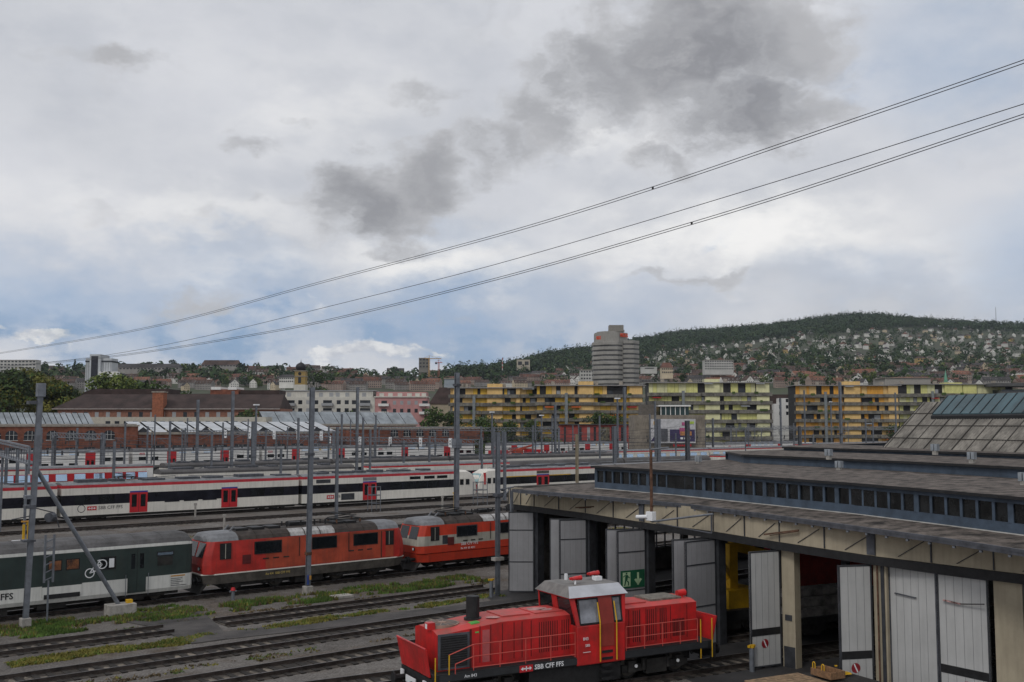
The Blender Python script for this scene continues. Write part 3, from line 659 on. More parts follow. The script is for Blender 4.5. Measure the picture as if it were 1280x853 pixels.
def row_coaches():
    # grey roofed coach behind the white train
    N = 140.5
    r = [(-1.38, 3.75), (-1.1, 4.0), (-.6, 4.12)]
    DR = M('dull_dark_roof', (.115, .11, .11), .8, var=.2, scale=.4, streak=.4)
    for i, (a, b, l) in enumerate(((52.8, 75.5, 'coach with a long dark grey roof and a white strip under it'), (76, 83.5, 'short dark grey roofed vehicle coupled to the red striped coach'))):
        t = coach('grey_roofed_coach', l, a, b, N, [.75, 1.4, 2.6, 3.45], r, [GRAYR, BAND, WHT], DR, wheels=False); roof_kit(t, (b-a)/2-.5, 20+i, 4.1)
    t = coach('white_train_coach', 'white coach with thin red roof stripe behind the facing driving coach', 84.5, 112, 137, [.75, 1.5, 2.7, 3.6, 3.85], ROOF_A, [WHT, BAND, WHT, REDC], GRF, wheels=False, group='coaches of the train behind'); 
    for x in range(-11, 12, 3): pane(t, x, 2.0, -1.402, 1.75, 2.5)
    t = coach('white_train_coach', 'white coach with thin red roof stripe ending beside the shed roof', 167, 206, 136, [.75, 1.5, 2.7, 3.6, 3.85], ROOF_A, [WHT, BAND, WHT, REDC], GRF, wheels=False, group='coaches of the train behind')
    t = coach('white_train_coach', 'red roof edged white coach far right between the shed ventilators', 214, 250, 137, [.75, 1.5, 2.7, 3.6, 3.85], ROOF_A, [WHT, BAND, WHT, REDC], GRF, wheels=False, group='coaches of the train behind')
    PG = M('pale_roof_glass', (.42, .47, .49), .15, metal=.45, var=.15, scale=.3)
    for i, (a, b, l) in enumerate(((112.6, 141, 'panorama coach with large curved roof windows, the left one'), (141.4, 166.4, 'panorama coach with large curved roof windows, the right one'))):
        t = coach('panorama_coach', l, a, b, 138, [.75, 1.4, 2.1], [(-1.4, 2.5), (-1.28, 3.3), (-.9, 3.8), (-.4, 3.95)], [GRAYR, DGLV], DR, wheels=False)
        k = -(b-a)/2+(7.5 if i == 0 else 2.6)
        while k < (b-a)/2-1.5:
            m = MB().hexa([(k-2.3, -1.44, 2.1), (k+2.3, -1.44, 2.1), (k+2.3, -1.39, 2.1), (k-2.3, -1.39, 2.1)], [(k-2.3, -1.27, 3.35), (k+2.3, -1.27, 3.35), (k+2.3, -1.2, 3.35), (k-2.3, -1.2, 3.35)])
            m.build('roof_window', PG, t); k += 5.6
    # red and white coach, left
    t = coach('red_white_coach', 'red and white coach with pale sky coloured windows at the left', 8, 60, 163, [.75, 1.75, 2.95, 3.5, 3.72], [(-1.3, 3.9), (-.9, 4.05), (-.4, 4.1)], [WHT, REDC, WHT, REDC], GRF, wheels=False)
    for i, px in enumerate((-13, -1, 12, 33, 56, 79, 102, 126, 148.5, 165, 180)):
        tpane(t, xatY(px, 163)-34, 1.6 if px < 160 else 1.4, -1.402, 1.85, 2.85)
    MB().box(25.0, -1.41, .8, 26.0, -1.39, 3.4).build('white_end_panel', WHT2, t)
    m = MB(); m.box(26.1, -1.1, .8, 26.8, 1.1, 3.5); m.build('gangway', BLK, t)
    for i, (a, b, l) in enumerate(((62, 92, 'dark grey roofed coach right of the red and white coach'), (92.5, 118, 'dark grey roofed coach in the middle of the far row'))):
        t = coach('grey_roofed_coach', l, a, b, 163, [.75, 1.4, 2.6, 3.3], r, [GRAYR, BAND, WHT], DR, wheels=False); roof_kit(t, (b-a)/2-.5, 30+i, 4.1)
    t = coach('grey_roofed_coach', 'dark grey roofed coach behind the panorama coaches', 118.6, 165, 163, [.75, 1.4, 2.6, 3.3], r, [GRAYR, BAND, WHT], DR, wheels=False); roof_kit(t, 22, 40, 4.1)
    # row with pale roofs on the right
    for i, (a, b, l) in enumerate(((162, 209, 'white coach with thin red stripe left of the pole beside the billboard'), (210, 251, 'white coach with thin red stripe right of the dark mast'), (252, 300, 'white coach with thin red stripe near the corrugated hall'))):
        t = coach('pale_coach', l, a, b, 174, [.75, 2.0, 2.9, 3.55, 3.8], [(-1.3, 4.0), (-.8, 4.2)], [GRAYR, WHT, WHT, REDC], GRAYR, wheels=False, group='pale coaches of the right hand row')
        x = -(b-a)/2+2
        while x < (b-a)/2-2: tpane(t, x, 2.4, -1.402, 2.3, 3.1); x += 3.9
    t = coach('pale_coach', 'highest pale coach of the right row, beside the hall roof', 272, 330, 190, [.75, 2.0, 2.9, 3.75, 4.0], [(-1.3, 4.2), (-.8, 4.35)], [GRAYR, WHT, WHT, REDC], GRAYR, wheels=False, group='pale coaches of the right hand row')
    x = -22
    while x < 22: tpane(t, x, 2.4, -1.402, 2.3, 3.1); x += 3.9
row_coaches()

def double_deck():
    N = 240.0; g = 'double deck coaches at the far side'
    lab = ['leftmost white double deck coach, partly behind the first mast', 'white double deck coach in front of the arched brick factory', 'white double deck coach with yellow window marks', 'white double deck driving coach below the brick wall with arches', 'white double deck driving coach behind the red truck', 'white double deck coach left of the concrete signal building', 'white double deck coach right of the billboard', 'white double deck coach far right below the green apartments']
    xs = [(53, 82.6), (83.6, 115), (116, 147.6), (148.6, 183), (189, 220), (221, 247), (214, 252), (253, 292)]
    for i, ((a, b), l) in enumerate(zip(xs, lab)):
        N = 240.0 if i < 6 else 204.0
        t = coach('double_deck_coach', l, a, b, N, [.7, 2.42, 2.55, 3.85], [(-1.38, 4.05), (-1.1, 4.5), (-.8, 4.62)], [WHT2, DKF, WHT2], GRF, wheels=False, group=g)
        Lh = (b-a)/2
        ds = (-Lh*.42, Lh*.42)
        for x in ds:
            d = MB().box(x-1.1, -1.44, .75, x+1.1, -1.38, 3.9).build('door', REDC, t); m = MB()
            for s in (-1, 1): m.box(x+s*.5-.3, -1.45, 1.0, x+s*.5+.3, -1.441, 2.2)
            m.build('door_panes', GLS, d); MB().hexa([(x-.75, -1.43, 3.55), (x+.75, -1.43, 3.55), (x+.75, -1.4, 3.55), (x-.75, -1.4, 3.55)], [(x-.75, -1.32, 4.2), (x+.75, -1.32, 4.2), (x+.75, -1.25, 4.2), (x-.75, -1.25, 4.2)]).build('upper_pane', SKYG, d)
        k = 0; x = ds[0]+2.6
        while x < ds[1]-2:
            pane(t, x, 1.9, -1.402, .95, 1.65)
            MB().hexa([(x-.95, -1.44, 3.5), (x+.95, -1.44, 3.5), (x+.95, -1.38, 3.5), (x-.95, -1.38, 3.5)], [(x-.95, -1.3, 4.22), (x+.95, -1.3, 4.22), (x+.95, -1.22, 4.22), (x-.95, -1.22, 4.22)]).build('upper_window', SKYG, t)
            if i in (2, 5): MB().box(x+1.1, -1.42, 3.5, x+1.5, -1.38, 3.85).build('yellow_mark', YEL, t)
            x += 3.1
        for x in (-Lh+2.2, -Lh+5, Lh-2.2, Lh-5): pane(t, x, 1.8, -1.402, 1.9, 2.75)
        logo(t, -Lh+1.5, -1.41, 3.4, .5)
        roof_kit(t, Lh-1, 50+i, 4.6)
    # lorry-mounted red machine and red barrier in front of it
    t = thing('works_vehicle', 'red track maintenance vehicle with grey arms before the double deck train', 'vehicle', (xatY(645, 225), 225, 0))
    m = MB(); m.box(-9, -1.3, .9, 9, 1.3, 2.0); m.box(-9, -1.3, 2.0, -4, 1.3, 3.0); m.box(4, -1.3, 2.0, 9, 1.3, 3.0); m.build('body', REDC, t)
    m = MB(); m.beam((-3, 0, 2.4), (6, 0, 4.2), .5, m=0); m.beam((-2, .5, 3.4), (7, .5, 3.1), .4); m.box(-1, -.8, 2.0, 2, .8, 3.0); m.build('arm', RED2, t)
    m = MB(); [m.tube((x, s, .5), (x, s*.8, .5), .45, 12) for x in (-7, -5, 5, 7) for s in (-1.2, 1.2)]; m.build('wheels', DKG, t)
    t = thing('barrier', 'red and white striped barrier in front of the double deck train', 'barrier', (xatY(692, 222), 222, 0))
    m = MB(); 
    for k in range(12): m.box(-9+k*1.5, -.05, 1.6, -8.25+k*1.5, .05, 2.4, 0); m.box(-8.25+k*1.5, -.05, 1.6, -7.5+k*1.5, .05, 2.4, 1)
    m.build('striped_board', [REDC, LAMPW], t); m = MB(); [m.box(x-.08, -.1, 0, x+.08, .1, 1.6) for x in (-8.5, -3, 3, 8.5)]; m.build('feet', GLV, t)
    # streamlined train nose far right
    t = thing('high_speed_train', 'white streamlined train nose with red tip far right below the orange apartments', 'train', (xatY(1006, 212), 212, 0))
    rr = []
    for x, w, zt in ((-30, 1.45, 3.9), (3, 1.45, 3.9), (9, 1.4, 3.6), (14, 1.25, 2.9), (18, 1.0, 2.1), (20.5, .6, 1.3)):
        rr.append([(x, -w, .6), (x, -w, .6+(zt-.6)*.6), (x, -w*.75, zt), (x, w*.75, zt), (x, w, .6+(zt-.6)*.6), (x, w, .6)])
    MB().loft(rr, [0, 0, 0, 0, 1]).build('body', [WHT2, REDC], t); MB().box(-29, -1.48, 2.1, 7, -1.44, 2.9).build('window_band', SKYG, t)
    MB().hexa([(10.0, -1.0, 3.3), (10.2, -1.0, 3.45), (10.2, 1.0, 3.45), (10.0, 1.0, 3.3)], [(13.9, -.9, 2.85), (14, -.9, 3.0), (14, .9, 3.0), (13.9, .9, 2.85)]).build('windscreen', BAND, t)
double_deck()

# ---- the diesel locomotive in the foreground
def diesel():
    t = thing('diesel_locomotive', 'bright red diesel shunting locomotive with black chimney in front of the shed', 'locomotive', (27.55, 31.28, 0), R(-10.9))
    RP = M('diesel_red', (.56, .019, .02), .36, var=.2, scale=1.3, col2=(.36, .022, .02), streak=.3); RT = M('diesel_red_top', (.52, .055, .05), .55, var=.25, scale=1.1, col2=(.30, .075, .06))
    D = 1.45
    m = MB(); m.box(-5.65, -1.42, 1.12, 7.2, 1.42, D); m.box(-1.6, -1.3, .35, 2.6, 1.3, 1.12); m.box(-5.3, -.6, .6, 6.6, .6, 1.12)
    m.build('frame', BLK, t, bevel=.03)
    m = MB(); m.box(-5.4, -1.45, 1.17, 6.9, -1.43, 1.4); m.build('sole_bar', M('charcoal_sole_bar', (.028, .03, .033), .6), t)
    logo(t, -2.1, -1.455, 1.28, .25); text('SBB CFF FFS', LAMPW, t, (-1.45, -1.46, 1.28), .25, bold=.004); text('Am 843', LAMPW, t, (-4.4, -1.46, 1.28), .16)
    # long hood
    def hood(x0, x1, w, z, top, name, dip=None):
        m = MB(); c = .22
        def prof(z): return [(-w, D), (-w, z-c*.5), (-w+c*1.6, z), (w-c*1.6, z), (w, z-c*.5), (w, D)]
        if dip: m.prism(prof(z), dip[2], x1, [0, 1, 1, 1, 0, 0], 0); segs = [(dip[0], dip[1]), (dip[2], z)]
        else: segs = [(x0, z), (x1, z)]
        for k in range(6):
            a, b = prof(segs[0][1]), prof(segs[1][1]); j = (k+1) % 6
            m.face([(segs[0][0], *a[k]), (segs[0][0], *a[j]), (segs[1][0], *b[j]), (segs[1][0], *b[k])][::-1], 1 if k in (1, 2, 3) else 0)
        m.face([(segs[0][0], *q) for q in prof(segs[0][1])]); m.face([(segs[1][0], *q) for q in prof(segs[1][1])][::-1])
        return m.build(name, [RP, RT], t)
    h = hood(-5.3, .45, 1.02, 3.12, 0, 'engine_hood', dip=(-5.3, 2.86, -2.6))
    # dip before the radiator top
    m = MB()
    xs = [-3.55, -3.1, -2.6, -2.1, -1.75, -1.35]
    for x in xs: m.box(x-.012, -1.032, 1.6, x+.012, -1.015, 2.95)
    m.box(-3.98, -1.035, D, -3.9, 1.035, 2.86)
    for k in range(9): m.box(-1.0+k*.1, -1.03, 1.7, -.97+k*.1, -1.015, 2.85)
    for k in range(4): m.box(.02+k*.1, -1.03, 1.7, .05+k*.1, -1.015, 2.85)
    m.build('panel_seams', M('dark_red_seam', (.09, .012, .012), .7), h)
    m = MB(); m.box(-2.45, -.7, 3.122, -1.2, .6, 3.16); m.box(-1.0, -.7, 3.122, .3, .6, 3.15); m.build('roof_hatch', RT, h)
    MB().box(-3.45, -1.03, 1.6, -3.15, -1.018, 2.78).build('pale_panel', M('worn_pink_panel', (.45, .1, .1), .6), h)
    f = MB().box(-5.28, -1.06, 1.5, -4.0, -1.015, 2.78).build('radiator_frame', DGLV, t)
    m = MB(); m.box(-5.18, -1.07, 1.58, -4.1, -1.061, 2.7)
    for k in range(13): m.hexa([(-5.18, -1.09, 1.6+k*.085), (-4.1, -1.09, 1.6+k*.085), (-4.1, -1.071, 1.6+k*.085), (-5.18, -1.071, 1.6+k*.085)], [(-5.18, -1.085, 1.625+k*.085), (-4.1, -1.085, 1.625+k*.085), (-4.1, -1.071, 1.64+k*.085), (-5.18, -1.071, 1.64+k*.085)])
    m.build('radiator_louvres', BLK, f)
    m = MB(); m.tube((-4.65, 0, 2.8), (-4.65, 0, 3.0), .66, 28, 0); m.tube((-4.65, 0, 2.99), (-4.65, 0, 3.01), .58, 28, 1); m.tube((-4.65, 0, 3.0), (-4.65, 0, 3.03), .16, 12, 0)
    for k in range(6): a = k*math.pi/6; m.beam((-4.65+.58*math.cos(a), .58*math.sin(a), 3.015), (-4.65-.58*math.cos(a), -.58*math.sin(a), 3.015), .03, .01, 0)
    m.build('cooling_fan', [M('fan_ring', (.33, .22, .17), .7, var=.3), M('fan_dark', (.13, .11, .1), .8)], t)
    m = MB().tube((-3.4, -.1, 3.0), (-3.4, -.1, 3.9), .26, 20); m.tube((-3.4, -.1, 3.9), (-3.4, -.1, 3.91), .22, 20); m.tube((-3.4, -.1, 3.0), (-3.4, -.1, 3.1), .34, 20); m.build('chimney', BLK, t)
    MB().hexa([(-3.8, -.8, 2.97), (-3.45, -.8, 3.0), (-3.45, -.5, 3.02), (-3.8, -.5, 2.99)], [(-3.8, -.8, 3.015), (-3.45, -.8, 3.05), (-3.45, -.5, 3.05), (-3.8, -.5, 3.02)]).build('green_sticker', M('green_mark', (.12, .45, .1), .5), t); MB().box(-3.75, -1.03, 2.7, -3.6, -1.017, 2.75).build('green_sticker', M('green_mark', (.12, .45, .1)), t)
    m = MB().box(-5.45, -.5, 2.86, -5.15, -.2, 3.12, 0); m.box(-5.455, -.44, 2.9, -5.451, -.26, 3.08, 1); m.build('headlight', [RP, LAMPW], t)
    m = MB()
    for cx, cy, k in ((-.55, .1, .34), (-.25, -.25, .22), (-2.75, -.55, .2)):
        pr = random.Random(k); m.face([(cx+k*1.5*math.cos(q*.7854)*pr.uniform(.5, 1.2), cy+k*math.sin(q*.7854)*pr.uniform(.5, 1.2), 3.155 if cx > -1.1 else 3.125) for q in range(8)])
    m.build('worn_paint_patch', M('bleached_paint', (.55, .3, .28), .8, var=.3, scale=4), h)
    # short hood
    h2 = hood(2.65, 6.65, 1.02, 3.12, 0, 'short_hood')
    m = MB()
    for x in (3.2, 3.75, 4.05, 4.55, 5.3, 6.15): m.box(x-.012, -1.032, 1.6, x+.012, -1.015, 2.95)
    for x0 in (3.4, 4.1, 4.75):
        for k in range(4): m.box(x0+k*.1, -1.03, 1.65, x0+.04+k*.1, -1.015, 2.9)
    for k in range(8): m.box(5.4+k*.08, -1.03, 1.7, 5.45+k*.08, -1.015, 2.4)
    m.build('panel_seams', MATS['dark_red_seam'], h2)
    m = MB().box(4.6, -.6, 3.122, 6.2, .6, 3.2); m.build('exhaust_grille', M('grey_grille', (.2, .18, .15), .8, var=.3, scale=6), t)
    m = MB(); m.box(3.2, -.7, 3.122, 4.3, .5, 3.16); m.build('roof_hatch', RT, h2)
    m = MB(); m.tube((6.2, -.3, 3.3), (6.6, -.3, 3.3), .12, 12, 0, r2=.15); m.box(6.25, -.38, 3.12, 6.45, -.22, 3.25, 0); m.build('horn', [RP], t)
    # cab
    a, b = .45, 2.72; w = 1.46
    m = MB(); m.box(a, -w, 1.1, b, w, 2.62); m.build('cab', RP, t, bevel=.04)
    # window storey leaning inwards
    lo, hi = 2.62, 3.66; w2 = 1.26
    def post(x0, x1, xt0, xt1, s):
        return ([(x0, s*w, lo), (x1, s*w, lo), (x1, s*(w-.09), lo), (x0, s*(w-.09), lo)], [(xt0, s*w2, hi), (xt1, s*w2, hi), (xt1, s*(w2-.09), hi), (xt0, s*(w2-.09), hi)])
    m = MB()
    for s in (-1, 1):
        for x0, x1, t0, t1 in ((a, a+.16, a-.18, a+.02), (1.52, 2.2, 1.52, 2.2), (b-.14, b, b-.02, b+.14)):
            q = post(x0, x1, t0, t1, s); m.hexa(q[0] if s < 0 else q[0][::-1], q[1] if s < 0 else q[1][::-1])
    for x, xt in ((a, a-.18), (b-.12, b+.02)):
        m.hexa([(x, -.22, lo), (x+.12, -.22, lo), (x+.12, .22, lo), (x, .22, lo)], [(xt, -.2, hi), (xt+.12, -.2, hi), (xt+.12, .2, hi), (xt, .2, hi)])
    m.box(a-.2, -w2-.02, hi-.02, b+.16, w2+.02, hi+.06)
    m.build('cab_posts', RP, t)
    e = .012
    for x0, x1 in ((a+.16, 1.52), (2.2, b-.14)):
        f = MB().hexa([(x0, -w+.03-e, lo+.05), (x1, -w+.03-e, lo+.05), (x1, -w+.06, lo+.05), (x0, -w+.06, lo+.05)], [(x0, -w2+.02-e, hi-.05), (x1, -w2+.02-e, hi-.05), (x1, -w2+.05, hi-.05), (x0, -w2+.05, hi-.05)]).build('cab_side_window', M('cab_glass', (.32, .33, .36), .1, metal=.45, var=.25, scale=1.4), t)
        m = MB()
        for u in (0, .5, 1) if x1-x0 > 1 else (0, 1):
            x = x0+(x1-x0)*u; m.beam((x, -w+.01, lo+.03), (x, -w2, hi-.04), .06, .03)
        for z, y in ((lo+.05, -w+.02), (hi-.06, -w2+.01)): m.beam((x0, y, z), (x1, y, z), .03, .07)
        m.build('window_frame', BLK, f)
    for xb, xt in ((a+.03, a-.15), (b-.03, b+.11)):
        for y0, y1 in ((-1.36, -.24), (.24, 1.36)):
            MB().hexa([(xb-.01, y0, lo+.02), (xb+.01, y0, lo+.02), (xb+.01, y1, lo+.02), (xb-.01, y1, lo+.02)], [(xt-.01, y0*.9, hi-.04), (xt+.01, y0*.9, hi-.04), (xt+.01, y1*.9, hi-.04), (xt-.01, y1*.9, hi-.04)]).build('windscreen', GLS, t)
    MB().box(.9, -.5, 1.9, 1.4, .3, 3.0).build('driver_seat', M('orange_red_seat', (.4, .06, .03)), t)
    # roof with silver sloping edges
    m = MB(); zt = 4.08
    R0 = [(a-.28, -w2-.1, hi+.04), (b+.22, -w2-.1, hi+.04), (b+.22, w2+.1, hi+.04), (a-.28, w2+.1, hi+.04)]; R1 = [(a-.05, -.92, zt), (b+.05, -.92, zt), (b+.05, .92, zt), (a-.05, .92, zt)]
    for k in range(4): m.face([R0[k], R0[(k+1) % 4], R1[(k+1) % 4], R1[k]], 0 if k in (0, 2) else 1)
    m.face(R1, 1); m.face(R0[::-1], 0); r = m.build('cab_roof', [SILV, M('grey_cab_top', (.21, .2, .19), .8, var=.2, scale=2)], t)
    m = MB()
    for x, y in ((.95, -.55), (2.3, .25)):
        m.tube((x, y, zt), (x, y, zt+.2), .04, 8, 1); m.tube((x-.15, y, zt+.22), (x+.28, y, zt+.25), .06, 10, 0, r2=.1); m.tube((x-.15, y+.18, zt+.2), (x+.22, y+.18, zt+.22), .05, 10, 0, r2=.09)
    m.box(2.2, -.15, zt, 2.5, .1, zt+.16, 1); m.box(1.4, .3, zt, 1.5, .4, zt+.1, 1); m.box(1.2, .6, zt, 1.3, .7, zt+.25, 1); m.build('roof_horns', [RP, LAMPW], r)
    m = MB()
    f = MB().hexa([(1.54, -w-.025, 1.75), (2.18, -w-.025, 1.75), (2.18, -w-.0, 1.75), (1.54, -w-.0, 1.75)], [(1.54, -w-.02, lo), (2.18, -w-.02, lo), (2.18, -w+.0, lo), (1.54, -w+.0, lo)]); f.hexa([(1.54, -w-.02, lo), (2.18, -w-.02, lo), (2.18, -w+.02, lo), (1.54, -w+.02, lo)], [(1.54, -w2-.02, hi-.02), (2.18, -w2-.02, hi-.02), (2.18, -w2+.02, hi-.02), (1.54, -w2+.02, hi-.02)])
    d = f.build('door', M('brownish_red_door', (.27, .035, .025), .55, var=.15), t)
    for x in (1.47, 2.25): MB().path([(x, -w-.09, 1.2), (x, -w-.09, 2.7), (x, -w2-.1, 3.45)], .028).build('yellow_handrail', YEL, t)
    m = MB()
    for k in range(5): m.box(1.6, -w-.03, .45+k*.26, 2.1, -w-.005 if k > 2 else -w+.12, .55+k*.26)
    m.build('cab_steps', BLK, t)
    text('843', LAMPW, t, (.7, -w-.045, 2.12), .17); text('SBB', LAMPW, t, (.8, -w-.045, 1.86), .14); MB().box(.7, -w-.044, 1.6, 1.05, -w-.04, 1.62).build('lettering_line', LAMPW, t)
    # walkway rails
    def rail(pts, mat=PINKR, nm='handrail', r=.022):
        m = MB(); m.path(pts, r); return m
    for x0, x1 in ((-4.0, .4), (2.8, 6.4)):
        for s in (-1, 1):
            m = MB()
            for z in (1.55, 1.95, 2.38): m.tube((x0, s*1.4, z), (x1, s*1.4, z), .017, 6)
            for k in range(5): m.tube((x0+(x1-x0)*k/4, s*1.4, D), (x0+(x1-x0)*k/4, s*1.4, 2.38), .017, 6)
            if x0 < 0 and s < 0: m.path([(-4.0, -1.4, 2.38), (-5.0, -1.42, 2.1)], .02); m.path([(-4.0, -1.4, 1.95), (-4.75, -1.42, 1.75), (-4.75, -1.42, 1.2)], .02)
            m.build('handrail', PINKR, t)
    for x, z0, z1 in ((-5.0, .8, 2.1), (-5.55, .7, 2.05), (6.55, .75, 2.35), (7.15, .75, 2.35)):
        for s in (-1, 1): MB().path([(x, s*1.42, z0), (x, s*1.42, z1)], .026).build('yellow_handrail', YEL, t)
    # end platforms
    for s, o in ((-1, -1.55), (1, 0)):
        m = MB(); m.hexa([((s*7.22-o), -1.3, 1.35), ((s*7.28-o), -1.3, 1.35), ((s*7.28-o), 1.3, 1.35), ((s*7.22-o), 1.3, 1.35)], [((s*7.42-o), -1.36, 2.35), ((s*7.47-o), -1.36, 2.35), ((s*7.47-o), 1.36, 2.35), ((s*7.42-o), 1.36, 2.35)])
        m.path([((s*7.46-o), -1.36, 2.38), ((s*7.46-o), 1.36, 2.38)], .035); m.build('end_plate', RP, t)
        m = MB(); m.box(s*7.2-o-.05, -1.4, .7, s*7.2-o+.15, 1.4, 1.3); m.build('head_stock', BLK, t)
        m = MB()
        for y in (-1.05, 1.05): m.box(s*7.36-o-.03, y-.12, .95, s*7.36-o+.03, y+.12, 1.2)
        m.build('end_lights', LAMPW, t); buffers(t, s*7.25-o, s, .95)
        m = MB(); [m.box(s*6.85-o-.25, -1.4, z, s*6.85-o+.25, -1.15, z+.04) for z in (.4, .75, 1.1)]; m.build('end_steps', BLK, t)
    MB().box(-5.86, -.3, .85, -5.82, .6, 1.1).build('number_plate', LAMPW, t)
    bogie(t, -3.5, 1.1, .5); bogie(t, 4.45, 1.2, .5)
    m = MB()
    for x in (3.4, 5.5): m.tube((x, -1.2, .75), (x, -1.24, .75), .07, 8)
    m.build('axle_caps', LAMPW, t)
diesel()
# ------------------------------------------------------------------ the engine shed on the right
def shed():
    t = thing('engine_shed', 'long engine shed with cream fascia, blue-grey window band and open grey gates', 'shed')
    hz = 5.0
    hinge = [(669, 640), (733, 648.7), (806, 661), (893, 673), (974.4, 687), (1093, 705.8), (1240, 724.8)]
    P = [onz(x, y, hz).xy for x, y in hinge]                           # gate piers, far to near
    P.append(P[-1]+(P[-1]-P[-2])*1.02)
    far = P[0]+Vector((.15, 2.6)); F = [far]+P
    nrm = Vector((-1, -.1)).normalized()
    def off(p, d, z): return Vector((p.x-nrm.x*d, p.y-nrm.y*d, z))     # d metres into the shed
    # eave, clerestory and steps follow the slightly bent front
    E = [onz(x, y, 6.5) for x, y in ((640, 611.5), (650, 613), (755, 621.5), (860, 631), (965, 644.5), (1070, 658.6), (1175, 673), (1280, 689))]; E.append(E[-1]+(E[-1]-E[-2])*1.6)
    K = [onz(x, y, 6.7) for x, y in ((745, 610), (850, 619), (960, 630.5), (1070, 642), (1175, 655), (1280, 668.5))]; K.append(K[-1]+(K[-1]-K[-2])*1.6)
    # lower roof
    m = MB()
    n = len(E)
    Kx = [Vector((E[0].x+9, E[0].y+.2, 6.62)), Vector((E[1].x+8, E[1].y, 6.62))]+K
    top = []
    for i in range(n-1):
        a, b = E[i], E[i+1]; q = Kx[min(i, len(Kx)-1)]; r = Kx[min(i+1, len(Kx)-1)]
        m.face([a, b, r+Vector((.2, 0, 0)), q+Vector((.2, 0, 0))], 0)
        dz = Vector((0, 0, .18)); m.face([a-dz, b-dz, b, a], 1); m.face([b-dz, a-dz, a-dz+Vector((4.5, .6, 0)), b-dz+Vector((4.5, .6, 0))], 2)
    # roof behind the left end, running along the side wall
    y0 = E[0].y+.2
    m.face([E[0], Vector((E[0].x+50, y0, 6.62)), Vector((E[0].x+50, y0, 6.44)), E[0]-Vector((0, 0, .18))], 1)
    m.face([Vector((E[0].x+8.9, y0, 6.62)), Vector((K[0].x, K[0].y, 6.62)), Vector((E[0].x+50, K[0].y, 6.62)), Vector((E[0].x+50, y0, 6.62))], 0)
    m.build('roof', [ROOFF, DGLV, BLK], t)
    # gutter brackets
    m = MB()
    for a, b in zip(E[1:], E[2:]):
        k = max(1, int((b-a).length/1.0))
        for i in range(k): p = a.lerp(b, (i+.5)/k); m.box(p.x+.02, p.y-.045, p.z-.27, p.x+.12, p.y+.045, p.z-.2, 0)
    for a, b in zip(E[1:], E[2:]): m.beam(a+Vector((.05, 0, -.02)), b+Vector((.05, 0, -.02)), .12, .1, 1)
    kind(m.build('gutter_brackets', [GLV, DGLV], t), 'stuff')
    # clerestory: sill, mullions, head
    def wallseg(m, a, b, z0, z1, th, mi=0, inset=0):
        d = Vector((b.x-a.x, b.y-a.y)).normalized(); w = Vector((-d.y, d.x));  w = w if w.x > 0 else -w
        a2 = Vector((a.x, a.y))+w*inset; b2 = Vector((b.x, b.y))+w*inset; o = w*th
        m.hexa([(a2.x, a2.y, z0), (b2.x, b2.y, z0), (b2.x+o.x, b2.y+o.y, z0), (a2.x+o.x, a2.y+o.y, z0)], [(a2.x, a2.y, z1), (b2.x, b2.y, z1), (b2.x+o.x, b2.y+o.y, z1), (a2.x+o.x, a2.y+o.y, z1)], mi)
    m = MB(); st = MB(); wn = 0
    for a, b in zip(K, K[1:]):
        wallseg(m, a, b, 6.55, 7.05, .15); wallseg(m, a, b, 7.72, 8.0, .15); wallseg(st, a, b, 6.62, 6.70, .1, 0, -.12)
    m.build('clerestory_frame', BLU, t); st.build('white_flashing', M('white_flashing', (.55, .54, .5), .7), t)
    m = MB(); per = []
    tot = [0]
    for a, b in zip(K, K[1:]): tot.append(tot[-1]+(b-a).length)
    def along(u):
        for i in range(len(K)-1):
            if u <= tot[i+1] or i == len(K)-2: return K[i].lerp(K[i+1], (u-tot[i])/(tot[i+1]-tot[i]))
    step = .78; u = 0; i = 0
    while u < tot[-1]-.1:
        p = along(u); w = .2 if i % 6 == 0 else .1
        m.box(p.x-.01, p.y-w/2, 7.05, p.x+.14, p.y+w/2, 7.72); u += step; i += 1
    kind(m.build('clerestory_mullions', BLU, t), 'stuff')
    CG = M('dusty_dark_glass', (.02, .021, .022), .2, var=.5, scale=1.2)
    for j in range(int(tot[-1]/(step*6))+1):
        a = along(min(tot[-1], j*step*6)); b = along(min(tot[-1], (j+1)*step*6))
        if (b-a).length < .3: continue
        m = MB(); wallseg(m, a, b, 7.04, 7.73, .02, 0, .08); m.build('window', CG, t)
    # end wall of the raised part
    MB().box(K[0].x, K[0].y-.05, 6.6, K[0].x+45, K[0].y+.1, 8.0).build('end_wall', BLU, t)
    # stepped upper roofs
    w = Vector((.955, .296)); st = [(0, 8.0, 8.1), (9.5, 8.62, 8.7), (17, 8.95, 9.0)]
    for i, (d, z0, z1) in enumerate(st):
        nxt = st[i+1][0] if i < 2 else 24
        m = MB(); k0 = 0 if i < 1 else 0
        A = [Vector((k.x+w.x*d-.25, k.y+w.y*d, 0)) for k in K]; B = [Vector((k.x+w.x*nxt, k.y+w.y*nxt, 0)) for k in K]
        top = K[0].y
        A[0] = Vector((K[0].x+d*1.0-.25, top+.2, 0)); B[0] = Vector((K[0].x+nxt+.3, top+.2, 0)); zb = z0-(.14 if i == 0 else .6)
        if i: A[0].x += (0, 3, 9)[i]; B[0].x += (3, 9, 16)[i]
        else: B[0].x += 3
